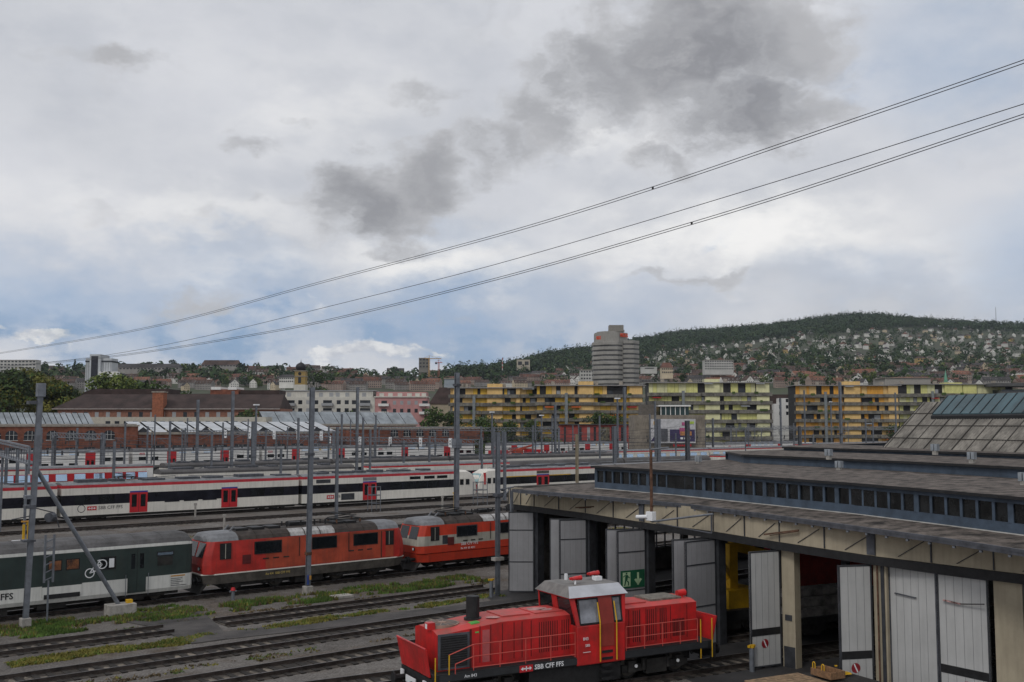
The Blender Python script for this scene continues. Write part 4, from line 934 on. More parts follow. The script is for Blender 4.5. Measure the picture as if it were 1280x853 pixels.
        for q in range(len(K)-1):
            a, b, c, e = A[q], A[q+1], B[q+1], B[q]
            m.face([(a.x, a.y, z0), (b.x, b.y, z0), (c.x, c.y, z1), (e.x, e.y, z1)], 0)
            m.face([(a.x, a.y, z0-.12), (b.x, b.y, z0-.12), (b.x, b.y, z0), (a.x, a.y, z0)], 1)
            if i: m.face([(a.x+.2, a.y, zb), (b.x+.2, b.y, zb), (b.x+.2, b.y, z0-.1), (a.x+.2, a.y, z0-.1)], 2)
        a, e = A[0], B[0]; m.face([(e.x, e.y, z1), (e.x, e.y, zb), (a.x, a.y, zb), (a.x, a.y, z0)], 2)
        m.build('upper_roof', [ROOFF, BLK, BLU], t)
    # fascia truss panels above the gates
    fo = .25
    FF = [off(p, -fo, 0) for p in F]
    for i in range(len(F)-1):
        a, b = FF[i], FF[i+1]
        m = MB(); wallseg(m, a, b, 5.36, 6.42, .12, 0)
        o = m.build('fascia_panel', CRM, t)
        L = (b-a).length; k = 2
        for j in range(k):
            m = MB()
            p = a.lerp(b, (j+.08)/k); q = a.lerp(b, (j+.5)/k); r = a.lerp(b, (j+.98)/k); e = Vector((-.03, 0, 0))
            m.beam(q+e+Vector((0, 0, 5.45)), r+e+Vector((0, 0, 6.15)), .02, .025); m.build('fascia_bracing', DKF, o); m = MB(); m.beam(p+e+Vector((0, 0, 5.38)), p+e+Vector((0, 0, 6.4)), .05 if j else .03, .05)
            m.build('fascia_bracing', DKF, o)
        m = MB(); wallseg(m, a, b, 5.02, 5.35, .35, 0, -.06); m.build('gate_head_band', BLK, t)  # near-black band between the fascia and the gate tops
    for k in (3, 6):
        m = MB(); p = FF[k]; m.box(p.x-.06, p.y-.16, 5.4, p.x-.005, p.y+.16, 6.3); m.build('grey_post', DGLV, t)
    m = MB()
    for k, dy in ((2, -3.2), (5, -1.5)):
        p = FF[k]; m.beam((p.x-.06, p.y+.6, 5.62), (p.x-.5, p.y+dy, 6.0), .05, .07); m.beam((p.x-.05, p.y+.3, 5.6), (p.x-.5, p.y+dy, 5.95), .03)
        m.build('rusty_bracket', RST, t); m = MB()
    # piers
    for i, p in enumerate(P):
        wd = .85 if i in (4, 6) else .34
        m = MB()
        if i == 6: m.box(p.x-.02, p.y-1.05, 0, p.x+.4, p.y-.05, 5.05, 0)
        elif i == 4: m.box(p.x-.02, p.y-.75, 0, p.x+.4, p.y-.1, 5.05, 0); m.box(p.x-.03, p.y-.72, 0, p.x-.021, p.y-.15, .9, 1)
        elif i == 5: m.box(p.x-.02, p.y-.5, 0, p.x+.4, p.y+.05, 5.05, 0)
        else: m.box(p.x-.05, p.y-.3, 0, p.x+.45, p.y+.05, 5.05, 1)
        m.build('pier', [CRM, DKF], t)
    p = P[4]; MB().box(p.x-.05, p.y-.6, 2.0, p.x-.031, p.y-.25, 2.25).build('box_on_pier', DKF, t)
    p = P[5]; m = MB(); m.tube((p.x-.12, p.y-.18, 0), (p.x-.12, p.y-.18, 5.1), .035, 8, 0); m.box(p.x-.06, p.y-.42, .1, p.x-.021, p.y-.28, 5.0, 1); m.build('rusty_downpipe', [RST, DKF], t)
    # gate leaves
    def leaf(hx, hy, fx, fy, mat, style, out=0):
        """one gate leaf from its hinge to its free edge"""
        a = Vector((hx, hy)); b = Vector((fx, fy)); L = (b-a).length; ang = math.atan2(b.y-a.y, b.x-a.x)
        m = MB().box(0, -.04, .12, L, .04, 4.98); o = m.build('gate_leaf', mat, t); o.location = (a.x, a.y, 0); o.rotation_euler.z = ang
        m = MB()
        for x0, x1 in ((0, .07), (L-.06, L)): m.box(x0, -.055, .1, x1, .055, 5.0)
        for z in (.1, 4.94): m.box(.07, -.055, z, L-.06, .055, z+.06)
        if style == 'bars':
            for z in (1.9, 3.85): m.box(.07, -.06, z, L-.06, .06, z+.06)
        if style in ('bars', 'strip', 'closed'):
            m.beam((L*.15, -.1, 4.0), (L*.6, -.1, 3.95), .04)
        k = .34
        while k < L-.2:
            for s in (-1, 1): m.box(k-.008, s*.0425-.002, .16, k+.008, s*.0425+.002, 4.94, 1)
            k += .34
        m.build('gate_frame', [DKF if style != 'closed' else DGLV, M('panel_joint', (.25, .25, .255), .7)], o)
        if style in ('strip', 'stripclosed'):
            for s in (-1, 1): MB().box(.08, s*.046-.01, 1.42, L-.07, s*.046+.01, 1.72).build('window_strip', BLK, o)
            m = MB(); cx = L*.55; cz = 1.08
            for s in (-1, 1):
                pts = [(cx+.19*math.cos(k*math.pi/10), s*.052, cz+.19*math.sin(k*math.pi/10)) for k in range(20)]
                m.face(pts if s < 0 else pts[::-1], 0)
                q = [(cx-.1, s*.056, cz-.15), (cx-.05, s*.056, cz-.17), (cx+.1, s*.056, cz+.15), (cx+.05, s*.056, cz+.17)]; m.face(q if s < 0 else q[::-1], 1)
            m.build('warning_disc', [M('sign_red', (.32, .02, .03), .5), LAMPW], o)
            m = MB(); m.beam((L*.15, -.14, 4.05), (L*.5, -.14, 4.0), .05, m=0); m.beam((L*.5, -.14, 4.0), (L*1.0, -.3, 4.15), .035, m=1)
            m.build('stay_arm', [M('red_white_stay', (.5, .3, .28), .6, var=.8, scale=9), BLK], o)
        return o
    def px(x, y, z=0): q = onz(x, y, z); return q.x, q.y
    def lf(hp, fx, fy, mat, style):       # hinge point, free edge top corner in the photograph
        q = onz(fx, fy, 5.0); return leaf(hp.x-.1, hp.y, q.x, q.y, mat, style)
    lf(P[0], 635.6, 640, GATE, 'bars')
    a = P[1]; lf(a+Vector((0, .25)), 687, 648.2, GATE, 'plain'); lf(a+Vector((0, -.1)), 699, 650, GATE, 'bars')
    a = P[2]; lf(a+Vector((0, .25)), 757, 661.5, GATE, 'plain'); ex = lf(a+Vector((0, -.1)), 771, 663.7, GATE, 'bars')
    a = P[3]; lf(a+Vector((0, .3)), 840, 674.5, GATE, 'plain'); lf(a+Vector((0, -.1)), 856, 677.4, GATE, 'bars')
    a = P[4]; lf(a+Vector((0, -.05)), 936, 690, GATEW, 'strip')
    a = P[5]; lf(a+Vector((0, .1)), 1047, 707, GATEW, 'strip')
    # closed pair
    c0, c1, c2 = onz(1111, 707, 5.0), onz(1170.6, 715.6, 5.0), onz(1235, 724, 5.0)
    leaf(c0.x, c0.y, c1.x, c1.y, GATEW, 'closed'); leaf(c1.x, c1.y-.02, c2.x, c2.y, GATEW, 'stripclosed')
    p = P[6]; leaf(p.x, p.y-1.1, p.x-.05, p.y-3.2, GATEW, 'closed')
    # exit sign: white running figure and arrow on green
    me = ex.data; L = max(v.co.x for v in me.vertices)
    m = MB(); x0, x1, z0, z1 = L-1.72, L-.18, 2.05, 2.95
    EG = M('exit_green', (.012, .10, .05), .5)
    for s in (1,):
        m.box(x0, s*.062-.006, z0, x1, s*.062+.006, z1, 0); y = s*.072
        def fl(pts, mi): m.face([(x0+(x1-x0)*(1-u), y, z0+(z1-z0)*v) for u, v in pts], mi)
        fl([(.08, .1), (.40, .1), (.40, .9), (.08, .9)], 1)
        y = s*.075
        fl([(.68, .15), (.76, .15), (.76, .85), (.68, .85)], 1); fl([(.56, .45), (.72, .12), (.88, .45), (.80, .52), (.72, .35), (.64, .52)], 1)
        for pts in ([(.20, .78), (.27, .78), (.27, .88), (.20, .88)], [(.17, .50), (.28, .46), (.30, .74), (.19, .76)], [(.10, .62), (.18, .70), (.18, .76), (.10, .68)], [(.28, .72), (.37, .60), (.37, .54), (.28, .62)], [(.18, .52), (.13, .15), (.18, .15), (.24, .48)], [(.22, .5), (.34, .36), (.34, .15), (.29, .15), (.29, .32), (.2, .46)]): fl(pts, 0)
    m.build('exit_sign', [EG, M('sign_pale_green', (.5, .68, .42), .5)], ex)
    # inside: floor already asphalt; walls of the far side with tall windows, ceiling, back
    yw = P[0].y+2.4
    m = MB(); xs = [P[0].x+.6, P[0].x+2.2]
    m = MB(); x0 = P[0].x+.5
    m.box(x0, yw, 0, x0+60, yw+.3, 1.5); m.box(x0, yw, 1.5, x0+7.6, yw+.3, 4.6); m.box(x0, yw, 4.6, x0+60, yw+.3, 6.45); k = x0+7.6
    while k < x0+60: m.box(k, yw, 1.5, k+.6, yw+.3, 4.6); k += 4.2
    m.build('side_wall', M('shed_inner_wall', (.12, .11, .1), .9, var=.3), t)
    k = x0+8.2
    while k < x0+34:
        m = MB()
        for j in range(5): m.box(k+j*.9-.04, yw+.1, 1.5, k+j*.9+.04, yw+.2, 4.6)
        for z in (1.5, 2.5, 3.5, 4.5): m.box(k, yw+.1, z, k+3.6, yw+.2, z+.08)
        m.build('window_bars', DKF, t); k += 4.2
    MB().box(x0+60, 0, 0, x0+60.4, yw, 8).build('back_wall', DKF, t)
    for i in range(6):
        a = off(F[i+1], 6, 0); MB().box(a.x-.15, a.y-.15, 0, a.x+.15, a.y+.15, 6.3).build('inner_post', DKF, t)
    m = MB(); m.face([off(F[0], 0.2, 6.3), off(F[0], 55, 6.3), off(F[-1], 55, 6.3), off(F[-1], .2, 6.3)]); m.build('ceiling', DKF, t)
    # near side wall, beyond the right edge
    b = F[-1]; m = MB(); m.box(b.x, b.y-.3, 0, b.x+50, b.y, 6.4); m.build('near_wall', CRM, t)
    return t
SHED = shed()
# roof ventilators
def vents():
    src = None; labs = ['small grey roof ventilator nearest the long window band, at its middle', 'grey roof ventilator left of the tall mast', 'grey roof ventilator in the centre, right of the tall mast', 'grey roof ventilator just below the left of the corrugated roof', 'grey roof ventilator below the middle of the corrugated roof', 'grey roof ventilator cut by the right picture edge']
    for (x, y, z), l in zip(((873, 580, 8.05), (1036, 573, 8.66), (1049, 588, 8.07), (1169, 567, 8.98), (1215, 578, 8.68), (1280, 606, 8.08)), labs):
        p = onz(x, y, z)
        if src is None:
            t = thing('roof_ventilator', l, 'ventilator', p, 0, 'ventilators on the shed roofs')
            m = MB().box(-.16, -.16, -.1, .16, .16, .2); m.build('base', CONC, t)
            for s in (-1, 1): MB().box(-.2, s*.15-.11, .2, .2, s*.15+.11, .68).build('hood', M('pale_zinc', (.33, .36, .39), .5, metal=.3), t)
            t.scale = (.66, .66, .7); src = t
        else: dup(src, p, 0, l)
vents()
# hall with corrugated roof
def hall():
    t = thing('corrugated_hall', 'tall hall with weathered corrugated roof and a teal glass skylight', 'hall')
    e0 = at(1100, 561, 66); dv = (at(1280, 567, 54)-e0); dv.z = 0; dv = dv.normalized(); w = Vector((-dv.y, dv.x, 0)); w = w if w.x > 0 else -w
    L = 34; ze = 8.75; e0.z = ze
    r0 = at(1152, 503.5, 1); 
    # ridge corner: step w*k from the eave corner until it projects at x = 1152
    k = 0
    while k < 14:
        q = e0+w*k; px = 640+1280*(q.x*RX+q.y*RY)/depth(q.x, q.y)
        if px > 1152: break
        k += .05
    q = e0+w*k; zr = zat(503.5, depth(q.x, q.y)); n = Vector((0, 0, zr-ze))
    COR = M('corrugated_fibre_cement', (.25, .23, .20), .9, var=.3, scale=.9, streak=.45)
    m = MB(); up = w*k+n
    def S(u, v, h=0): return e0+dv*u+up*v+Vector((0, 0, h))
    # corrugation as real ribs
    nr = 150
    for i in range(nr):
        u0, u1 = L*i/nr, L*(i+1)/nr; um = (u0+u1)/2
        m.face([S(u0, 0), S(um, 0, .05), S(um, 1, .05), S(u0, 1)], 0); m.face([S(um, 0, .05), S(u1, 0), S(u1, 1), S(um, 1, .05)], 0)
    m.face([S(0, 0)-Vector((0, 0, .25)), S(0, 1)-Vector((0, 0, .25)), S(0, 1, .06), S(0, 0, .06)], 1)
    m.build('roof', [COR, DKF], t)
    m = MB(); i = 0
    while i*1.25 < L: m.beam(S(i*1.25+.3, .02, .06), S(i*1.25+.3, .98, .06), .07, .03); i += 1
    for v in (.25, .5, .75): m.beam(S(0, v, .07), S(L, v, .07), .06, .03)
    m.build('roof_joints', M('lichen_joint', (.06, .055, .05), .95), t)
    m = MB(); b = up*1.0+w*k; m.face([S(0, 1), S(L, 1), S(L, 1)+w*k-n, S(0, 1)+w*k-n], 0); m.build('rear_roof', COR, t)
    m = MB(); m.face([S(0, 0), S(0, 0)-Vector((0, 0, ze-6)), S(0, 0)+w*2*k-Vector((0, 0, ze-6)), S(0, 0)+w*2*k, S(0, 1)]); m.build('gable_wall', BLU, t)
    m = MB(); m.face([S(0, 0), S(L, 0), S(L, 0)-Vector((0, 0, 3)), S(0, 0)-Vector((0, 0, 3))]); m.build('wall', BLU, t)
    # skylight lifted off the roof
    TEAL = M('teal_glass', (.06, .12, .14), .15, metal=.35, var=.25, scale=.5, streak=.2)
    u0 = 2.3; v0, v1 = .64, 1.04; hh = .22
    m = MB(); m.hexa([S(u0, v0, 0), S(L, v0, 0), S(L, v1-.02, 0), S(u0, v1-.02, 0)], [S(u0, v0, hh), S(L, v0, hh), S(L, v1, hh+.02), S(u0, v1, hh+.02)], 0); f = m.build('skylight', BLK, t)
    m = MB(); m.hexa([S(u0+.05, v0+.03, hh), S(L, v0+.03, hh), S(L, v1, hh+.015), S(u0+.05, v1, hh+.015)], [S(u0+.05, v0+.03, hh+.05), S(L, v0+.03, hh+.05), S(L, v1, hh+.065), S(u0+.05, v1, hh+.065)]); m.build('glass', TEAL, f)
    m = MB(); i = 0
    while u0+i*.85 < L: m.beam(S(u0+i*.85, v0+.03, hh+.06), S(u0+i*.85, v1, hh+.075), .05, .05); i += 1
    m.build('glazing_bars', DKF, f)
hall()

# vehicles standing inside the gates
def inside():
    t = thing('rail_crane', 'yellow rail crane standing inside an open gate', 'crane', (at(958, 745, 54).x, at(958, 745, 54).y, 0), R(-12))
    m = MB().box(-5, -1.3, .8, 5, 1.3, 1.3); m.build('frame', BLK, t); m = MB(); m.box(-3.2, -.9, 1.3, -1.2, .9, 2.2); m.box(-4.6, -.5, 1.3, -3.6, .7, 2.0); m.build('body', YEL, t)
    m = MB(); m.box(-2.6, -.3, 2.2, -2.1, .2, 4.4); m.beam((-2.35, 0, 4.3), (.5, 0, 3.6), .4, .45); m.beam((-2.2, -.05, 2.3), (-3.2, -.3, 3.6), .25); m.build('arm', YEL, t)
    bogie(t, -3.2); bogie(t, 3.2); buffers(t, -5, -1)
    t = thing('shed_vehicle', 'dark red vehicle with yellow rail deep inside an open gate', 'rail vehicle', (at(1019, 730, 61).x, at(1019, 730, 61).y, 0), R(-13))
    m = MB().box(-3.5, -1.3, 1.0, 3.5, 1.3, 3.9); m.build('body', M('dull_dark_red', (.42, .04, .03), .7), t); m = MB(); [m.box(-3.55, y-.4, 2.6, -3.5, y+.4, 3.5) for y in (-.7, .7)]; m.build('windscreens', GLS, t)
    m = MB(); [m.tube((-3.9, y, 1.0), (-3.9, y, 2.4), .03, 6) for y in (-1.2, -.4, .4, 1.2)]; m.tube((-3.9, -1.2, 2.4), (-3.9, 1.2, 2.4), .03, 6); m.build('railing', YEL, t); bogie(t, 0)
    t = thing('flat_wagon', 'low flat wagon in the gateway below the dark red vehicle', 'wagon', (at(1024, 760, 52).x, at(1024, 760, 52).y, 0), R(-13))
    MB().box(-2.6, -1.3, .9, 2.6, 1.3, 1.2).build('deck', DKG, t); bogie(t, -1.5, .5); bogie(t, 1.5, .5)
    for k, (x, y, z) in enumerate(((0, -.8, 1.2), (.1, 0, 1.2), (-.1, .8, 1.2), (.1, -.5, 1.62), (0, .45, 1.62), (0, 0, 2.04))):
        o = MB().box(-2.4, -.28, 0, 2.4, .28, .34).box(-2.2, -.2, .34, 2.2, .2, .4).build('concrete_beam', M('dirty_concrete', (.34, .32, .30), .9, var=.35, scale=2)); o.rotation_euler.z = R(-13)
        ca, sa = math.cos(R(-13)), math.sin(R(-13)); o.location = (at(1024, 760, 52).x+x*ca-y*sa, at(1024, 760, 52).y+x*sa+y*ca, z)
        tag(o, 'grey concrete beam in the stack on the wagon inside the gate', 'beam', 'concrete beams on the flat wagon')
    # loading wagon in the foreground
    p = onz(1026, 851, 1.35); a = R(-12)
    t = thing('platform_wagon', 'low wagon with a worn plank deck at the bottom right edge', 'wagon', (p.x, p.y, 0), a)
    m = MB(); m.box(-2.4, -1.3, .7, 2.0, 1.3, 1.28); m.build('frame', DKG, t)
    m = MB(); [m.box(-2.4+.0, -1.3+k*.26, 1.285, .1, -1.3+k*.26+.24, 1.35) for k in range(10)]; m.build('plank_deck', WOOD, t)
    m = MB(); m.box(-1.9, -.9, 1.355, -1.4, -.7, 1.37); m.box(-1.2, -.4, 1.355, -.9, -.25, 1.37); m.build('paper_note', LAMPW, t)
    bogie(t, -1.2, .5, .35); bogie(t, 1.2, .5, .35)
    CS = .5
    b = thing('wooden_crate', 'open brown wooden crate with two yellow hoop handles', 'crate', (p.x+.75*math.cos(a), p.y+.75*math.sin(a)+.35, 1.36), a); b.scale = (CS, CS, CS)
    m = MB()
    for x0, y0, x1, y1 in ((-.7, -1.0, .7, -.93), (-.7, .93, .7, 1.0), (-.7, -.93, -.63, .93), (.63, -.93, .7, .93)): m.box(x0, y0, 0, x1, y1, .5)
    m.box(-.63, -.93, 0, .63, .93, .08); m.build('box', M('brown_plank', (.27, .15, .075), .8, var=.3, scale=5, streak=.4), b)
    for y in (-.2, .7): MB().path([(-.66, y-.12, .3), (-.66, y-.12, .85), (-.66, y-.06, .93), (-.66, y+.06, .93), (-.66, y+.12, .85), (-.66, y+.12, .3)], .035, 8).build('hoop_handle', YEL, b)
    m = MB().tube((1.0, .2, -.01), (1.0, .2, .55), .06, 10, 0); m.tube((1.0, .2, .55), (1.0, .2, .62), .11, 10, 1); o = m.build('yellow_post', [RST, YEL]); o.location = b.location; o.scale = (CS,)*3; o.rotation_euler.z = a; tag(o, 'short red post with yellow cap beside the crate', 'post')
    o = MB().hexa([(1.15, -.3, 0), (2.0, -.4, 0), (2.0, .1, 0), (1.15, .1, 0)], [(1.2, -.25, .2), (1.9, -.3, .12), (1.9, .05, .12), (1.2, .05, .2)]).build('yellow_sack', YEL); o.location = b.location; o.scale = (CS,)*3; o.rotation_euler.z = a; tag(o, 'small yellow bundle lying right of the crate', 'bundle')
inside()
def bollard(x, y, ztop, label):
    p = onz(x, y, 0); t = thing('bollard', label, 'bollard', p)
    MB().tube((0, 0, 0), (0, 0, ztop), .11, 12).build('post', GLV, t); m = MB(); m.tube((0, 0, ztop), (0, 0, ztop+.1), .13, 12, 0); m.box(-.2, -.06, ztop+.02, .2, .06, ztop+.12, 0); m.build('cap', YEL, t)
bollard(940, 840, 1.0, 'grey bollard with yellow cap in front of the striped gate leaf')
bollard(614, 747, 1.0, 'grey bollard with yellow cap left of the farthest gate')
# ------------------------------------------------------------------ masts, gantries, cables and small yard things
def mast(label, x, y, zt, w=.3, base=True, group=None, name='catenary_mast', brackets=(), mat=None, lamp=False, top=None):
    t = thing(name, label, 'mast', (x, y, 0), 0, group)
    m = MB(); h = w/2; f = w*.14; mat = mat or GLV
    tx = top or (0, 0)
    for s in (-1, 1): m.hexa([(-h, s*(h-f)-f/2, 0), (h, s*(h-f)-f/2, 0), (h, s*(h-f)+f/2, 0), (-h, s*(h-f)+f/2, 0)], [(-h+tx[0], s*(h-f)-f/2+tx[1], zt), (h+tx[0], s*(h-f)-f/2+tx[1], zt), (h+tx[0], s*(h-f)+f/2+tx[1], zt), (-h+tx[0], s*(h-f)+f/2+tx[1], zt)])
    m.hexa([(-f/2, -h+f, 0), (f/2, -h+f, 0), (f/2, h-f, 0), (-f/2, h-f, 0)], [(-f/2+tx[0], -h+f+tx[1], zt), (f/2+tx[0], -h+f+tx[1], zt), (f/2+tx[0], h-f+tx[1], zt), (-f/2+tx[0], h-f+tx[1], zt)])
    m.build('post', mat, t)
    if base: MB().box(-w*.95, -w*.95, -.1, w*.95, w*.95, .52).build('concrete_base', CONC, t, bevel=.03)
    for z, dx, dy in brackets:
        m = MB(); m.tube((0, 0, z), (dx, dy, z+.1), .045, 8); m.tube((0, 0, z-.9), (dx*.8, dy*.8, z+.05), .03, 6); m.tube((dx*.8, dy*.8, z), (dx*.8, dy*.8, z-.55), .03, 6, 1); m.tube((dx*.25, dy*.25, z-.02), (dx*.38, dy*.38, z), .09, 8, 1)
        m.build('bracket', [GLV, DGLV], t)
    if lamp:
        MB().box(-.55, -.3, zt, .55, .3, zt+.25).build('lamp_head', LAMPW, t)
    return t
def clamp(t, z, w, mat=DGLV):
    MB().box(-w*.75, -w*.75, z, w*.75, w*.75, z+.18).build('clamp', mat, t)
a = mast('large grey mast standing on a concrete block at the left, propped by a slanted strut', 14.72, 57.4, 12.55, .26, top=(.28, -.25))
clamp(a, 6.1, .34); clamp(a, 6.6, .34, GLV); clamp(a, 11.5, .36); MB().box(.08, -.45, 11.9, .48, -.05, 12.6).build('mast_head', GLV, a); MB().box(-.3, -.3, 4.4, .3, .3, 4.5).build('clamp', DGLV, a)
m = MB(); m.tube((0, 0, 6.2), (1.6, 1.2, 5.7), .03, 6); m.tube((1.6, 1.2, 5.7), (1.9, 1.4, 4.9), .03, 6); m.tube((1.2, .9, 5.5), (1.5, 1.2, 5.5), .25, 12); m.tube((0, 0, 5.7), (-.9, -.3, 5.6), .03, 6); m.build('bracket', DGLV, a)
t = thing('mast_strut', 'slanted grey steel strut propping the left mast from its concrete block', 'strut', (19.75, 58.0, 0))
m = MB(); tp = Vector((15.0-19.75, 57.35-58.0, 8.1)); m.tube((0, 0, .4), tp, .115, 12); m.build('tube', GLV, t)
MB().box(-.75, -.45, -.1, .75, .45, .62).build('concrete_base', CONC, t, bevel=.03); MB().box(.3, -.2, .62, .6, .1, .8).build('yellow_cap', YEL, t)
a = mast('tall grey mast with a concrete base standing in front of the red locomotive', 30.98, 57.55, 12.75, .27, top=(.05, -.1)); clamp(a, 2.4, .22, RST); clamp(a, 8.5, .3); MB().box(-.15, -.19, .62, -.02, -.16, 1.2).build('blue_mark', M('blue_mark', (.04, .08, .3)), a)
MB().box(.0, -.19, .9, .13, -.16, 1.15).build('orange_mark', M('orange_mark', (.6, .3, .05)), a)
a = mast('tallest grey mast behind the cream banded locomotive', 47.5, 64.6, 14.45, .33); clamp(a, 8.6, .36, GLV); clamp(a, 13.4, .32); MB().box(-.3, -.3, 8.8, .3, .3, 9.3).build('box', GLV, a)
a = mast('grey mast just left of the farthest shed gate', 39.85, 49.9, 9.95, .25, base=False, brackets=((6.4, 1.6, .4),)); clamp(a, 6.0, .3); MB().box(-.35, -.2, 2.1, .35, .2, 2.3).build('collar', CONC, a)
def pm(px, ytop, Y, w, label, group=None, **k):
    w *= .82
    x = xatY(px, Y); d = depth(x, Y); return mast(label, x, Y, zat(ytop, d), w, base=False, group=group, **k)
pm(422, 534, 98, .36, 'grey mast standing in front of the white coach door, middle left', brackets=((8.2, -2.5, .5),))
pm(446.5, 484, 152, .5, 'tall slim mast rising before the pink and white apartment houses', brackets=((9.5, -3, 0),))
pm(290.5, 489, 150, .5, 'slim tall mast rising in front of the dark roofed hall', brackets=((9, 3, 0),))
pm(317, 527, 150, .65, 'stout mast right of the slim mast at the dark roofed hall')
pm(247, 500, 168, .5, 'slim mast in front of the sawtooth roof, left of the middle', brackets=((8.5, 3, 0),))
pm(352, 562, 131, .35, 'short thin mast at the long white train')
pm(505, 551, 150, .4, 'left one of two short masts before the red striped coach'); pm(537, 545, 150, .4, 'right one of two short masts before the red striped coach')
pm(631, 540, 110, .42, 'stout mast beside the facing driving cab', brackets=((7, 2.6, .3),))
pm(694, 506, 165, .55, 'tall mast rising before the red low building', brackets=((8, -2, 0),))
pm(677, 520, 190, .4, 'lamp post in front of the orange apartment house, left of the tall mast', lamp=True, name='lamp_post'); pm(615, 516, 190, .4, 'lamp post in front of the trees below the orange apartment house', lamp=True, name='lamp_post')
pm(320, 507, 190, .4, 'lamp post in front of the dark roofed hall', lamp=True, name='lamp_post'); pm(772, 499, 150, .4, 'lamp post left of the concrete signal building', lamp=True, name='lamp_post')
pm(666, 532, 180, .4, 'short mast among the double deck coaches')
pm(781, 484, 140, .6, 'tall mast right beside the lamp post at the signal building'); pm(768, 533, 135, .75, 'stout grey mast at the foot of the lamp post')
pm(823, 524, 130, .8, 'stout pale mast in front of the billboard'); pm(859, 526, 130, .9, 'stout dark mast in front of the billboard', mat=DGLV); pm(819, 502, 165, .45, 'thin mast rising left of the billboard')
pm(891, 523, 190, .6, 'mast right of the billboard before the green apartments'); pm(976, 498, 190, .6, 'tall mast between the green and the orange apartments'); pm(999, 533, 120, .6, 'dark stout mast behind the shed roof', mat=DGLV)
pm(1006, 488, 200, .55, 'slim mast before the left end of the second orange house'); pm(1039, 503, 200, .5, 'slim lamp mast left of the big mast by the hall', lamp=True, name='lamp_post')
a = pm(1051, 478, 105, .55, 'big tall mast left of the corrugated hall', brackets=((9, 2, 0),)); clamp(a, 8.6, .6)
pm(1082, 523, 185, .5, 'left one of a pair of masts left of the hall roof'); pm(1091, 523, 185, .5, 'right one of a pair of masts left of the hall roof'); pm(1120, 491, 190, .55, 'mast rising just above the hall roof edge')
pm(10, 560, 120, .35, 'thin mast at the walkway, nearest the left picture edge'); pm(24, 562, 118, .35, 'thin mast between walkway and large left mast'); pm(70, 545, 190, .4, 'thin dark mast before the arched factory windows', mat=DGLV); pm(97, 535, 195, .4, 'thin mast left of the small cantilever at the arched factory'); pm(128, 541, 180, .5, 'mast with small cantilever at the arched factory'); pm(144, 552, 160, .45, 'short mast at the red and white coach end')
pm(52, 535, 190, .45, 'grey mast right beside the large left mast')
pm(721, 543, 78, .32, 'light wooden pole standing behind the shed roof', mat=M('pale_timber', (.32, .27, .19), .85, var=.2, streak=.3), name='wooden_pole')
# rusty pole with camera fixed to the fascia
def cam_pole():
    p = onz(817, 642, 6.0); t = thing('camera_pole', 'rusty pole with a white camera fixed to the shed fascia', 'camera pole', (p.x-.15, p.y, 0))
    zt = zat(562, depth(p.x, p.y)); MB().tube((0, 0, 5.6), (0, 0, zt), .075, 10).build('pole', RST, t)
    MB().tube((0, 0, zt), (.0, -1.2, zt+.12), .04, 8).build('lamp_arm', GLV, t)
    m = MB(); m.box(-.2, -.22, 5.65, .1, .22, 6.1, 0); m.tube((-.2, .1, 5.85), (-.3, .75, 5.8), .1, 10, 0); m.build('camera', LAMPW, t, bevel=.02)
    m = MB(); m.tube((0, 0, 5.6), (-.1, -4.0, 6.25), .05, 8); m.tube((0, -.3, 5.55), (-.1, -3.9, 5.35), .03, 6, 1); m.tube((-.1, -3.9, 5.35), (-.1, -3.9, 6.2), .04, 6, 1); m.build('cross_bracket', [GLV, DGLV], t)
cam_pole()
# shed corner post with bracket at the far eave
o = MB().beam((41.2, 50.2, 4.9), (41.2, 50.2, 6.3), .16).build('corner_post', GLV, SHED)
def gantry(label, x, y0, y1, z, boards, dx=0, post=True):
    t = thing('signal_gantry', label, 'gantry', (x, y0, 0), 0, 'lattice gantries across the tracks')
    L = y1-y0; m = MB(); n = int(L/1.8)
    for zz in (z, z+.8): m.beam((0, 0, zz), (dx, L, zz), .14, .14); m.beam((.8, 0, zz), (.8+dx, L, zz), .12, .12)
    for i in range(n): u0, u1 = i/n, (i+1)/n; m.beam((dx*u0, L*u0, z), (dx*u1, L*u1, z+.8), .07); m.beam((dx*u1, L*u1, z), (dx*u1, L*u1, z+.8), .07)
    m.build('lattice_beam', GLV, t)
    if post:
        for y in (0, L/2, L): MB().beam((.4+dx*y/L, y, 0), (.4+dx*y/L, y, z+.9), .35).build('post', GLV, t)
    for b in boards: q = MB().box(-.35+dx*b/L, b-.12, z-.7, -.2+dx*b/L, b+.85, z+1.0).build('white_board', LAMPW, t); m = MB(); m.box(-.37+dx*b/L, b+.15, z-.3, -.351+dx*b/L, b+.55, z+.1); m.box(-.37+dx*b/L, b+.15, z+.3, -.351+dx*b/L, b+.55, z+.6); m.build('grey_mark', GRAYR, q)
    for b in range(2, int(L), 6): MB().beam((.4+dx*b/L, b, z), (.4+dx*b/L, b, z-1.6), .08).build('hanger', DGLV, t)
    return t
gantry('lattice gantry with white boards in front of the arched brick hall', xatY(598, 150), 150, 232, 6.7, (8, 18, 29, 41, 54))
gantry('lattice gantry with white boards in front of the sawtooth factory', xatY(415, 165), 165, 236, 8.1, (3, 12, 22, 33, 45))
gantry('lattice gantry below the trees of the orange apartments', xatY(697, 182), 182, 262, 8.6, ())
gantry('lattice gantry right of the billboard', xatY(1000, 190), 190, 268, 8.4, ())
gantry('lattice gantry at the big mast beside the hall', xatY(1118, 150), 150, 262, 8.9, ())
gantry('small lattice gantry before the arched factory at the left', xatY(128, 178), 178, 208, 7.9, ())
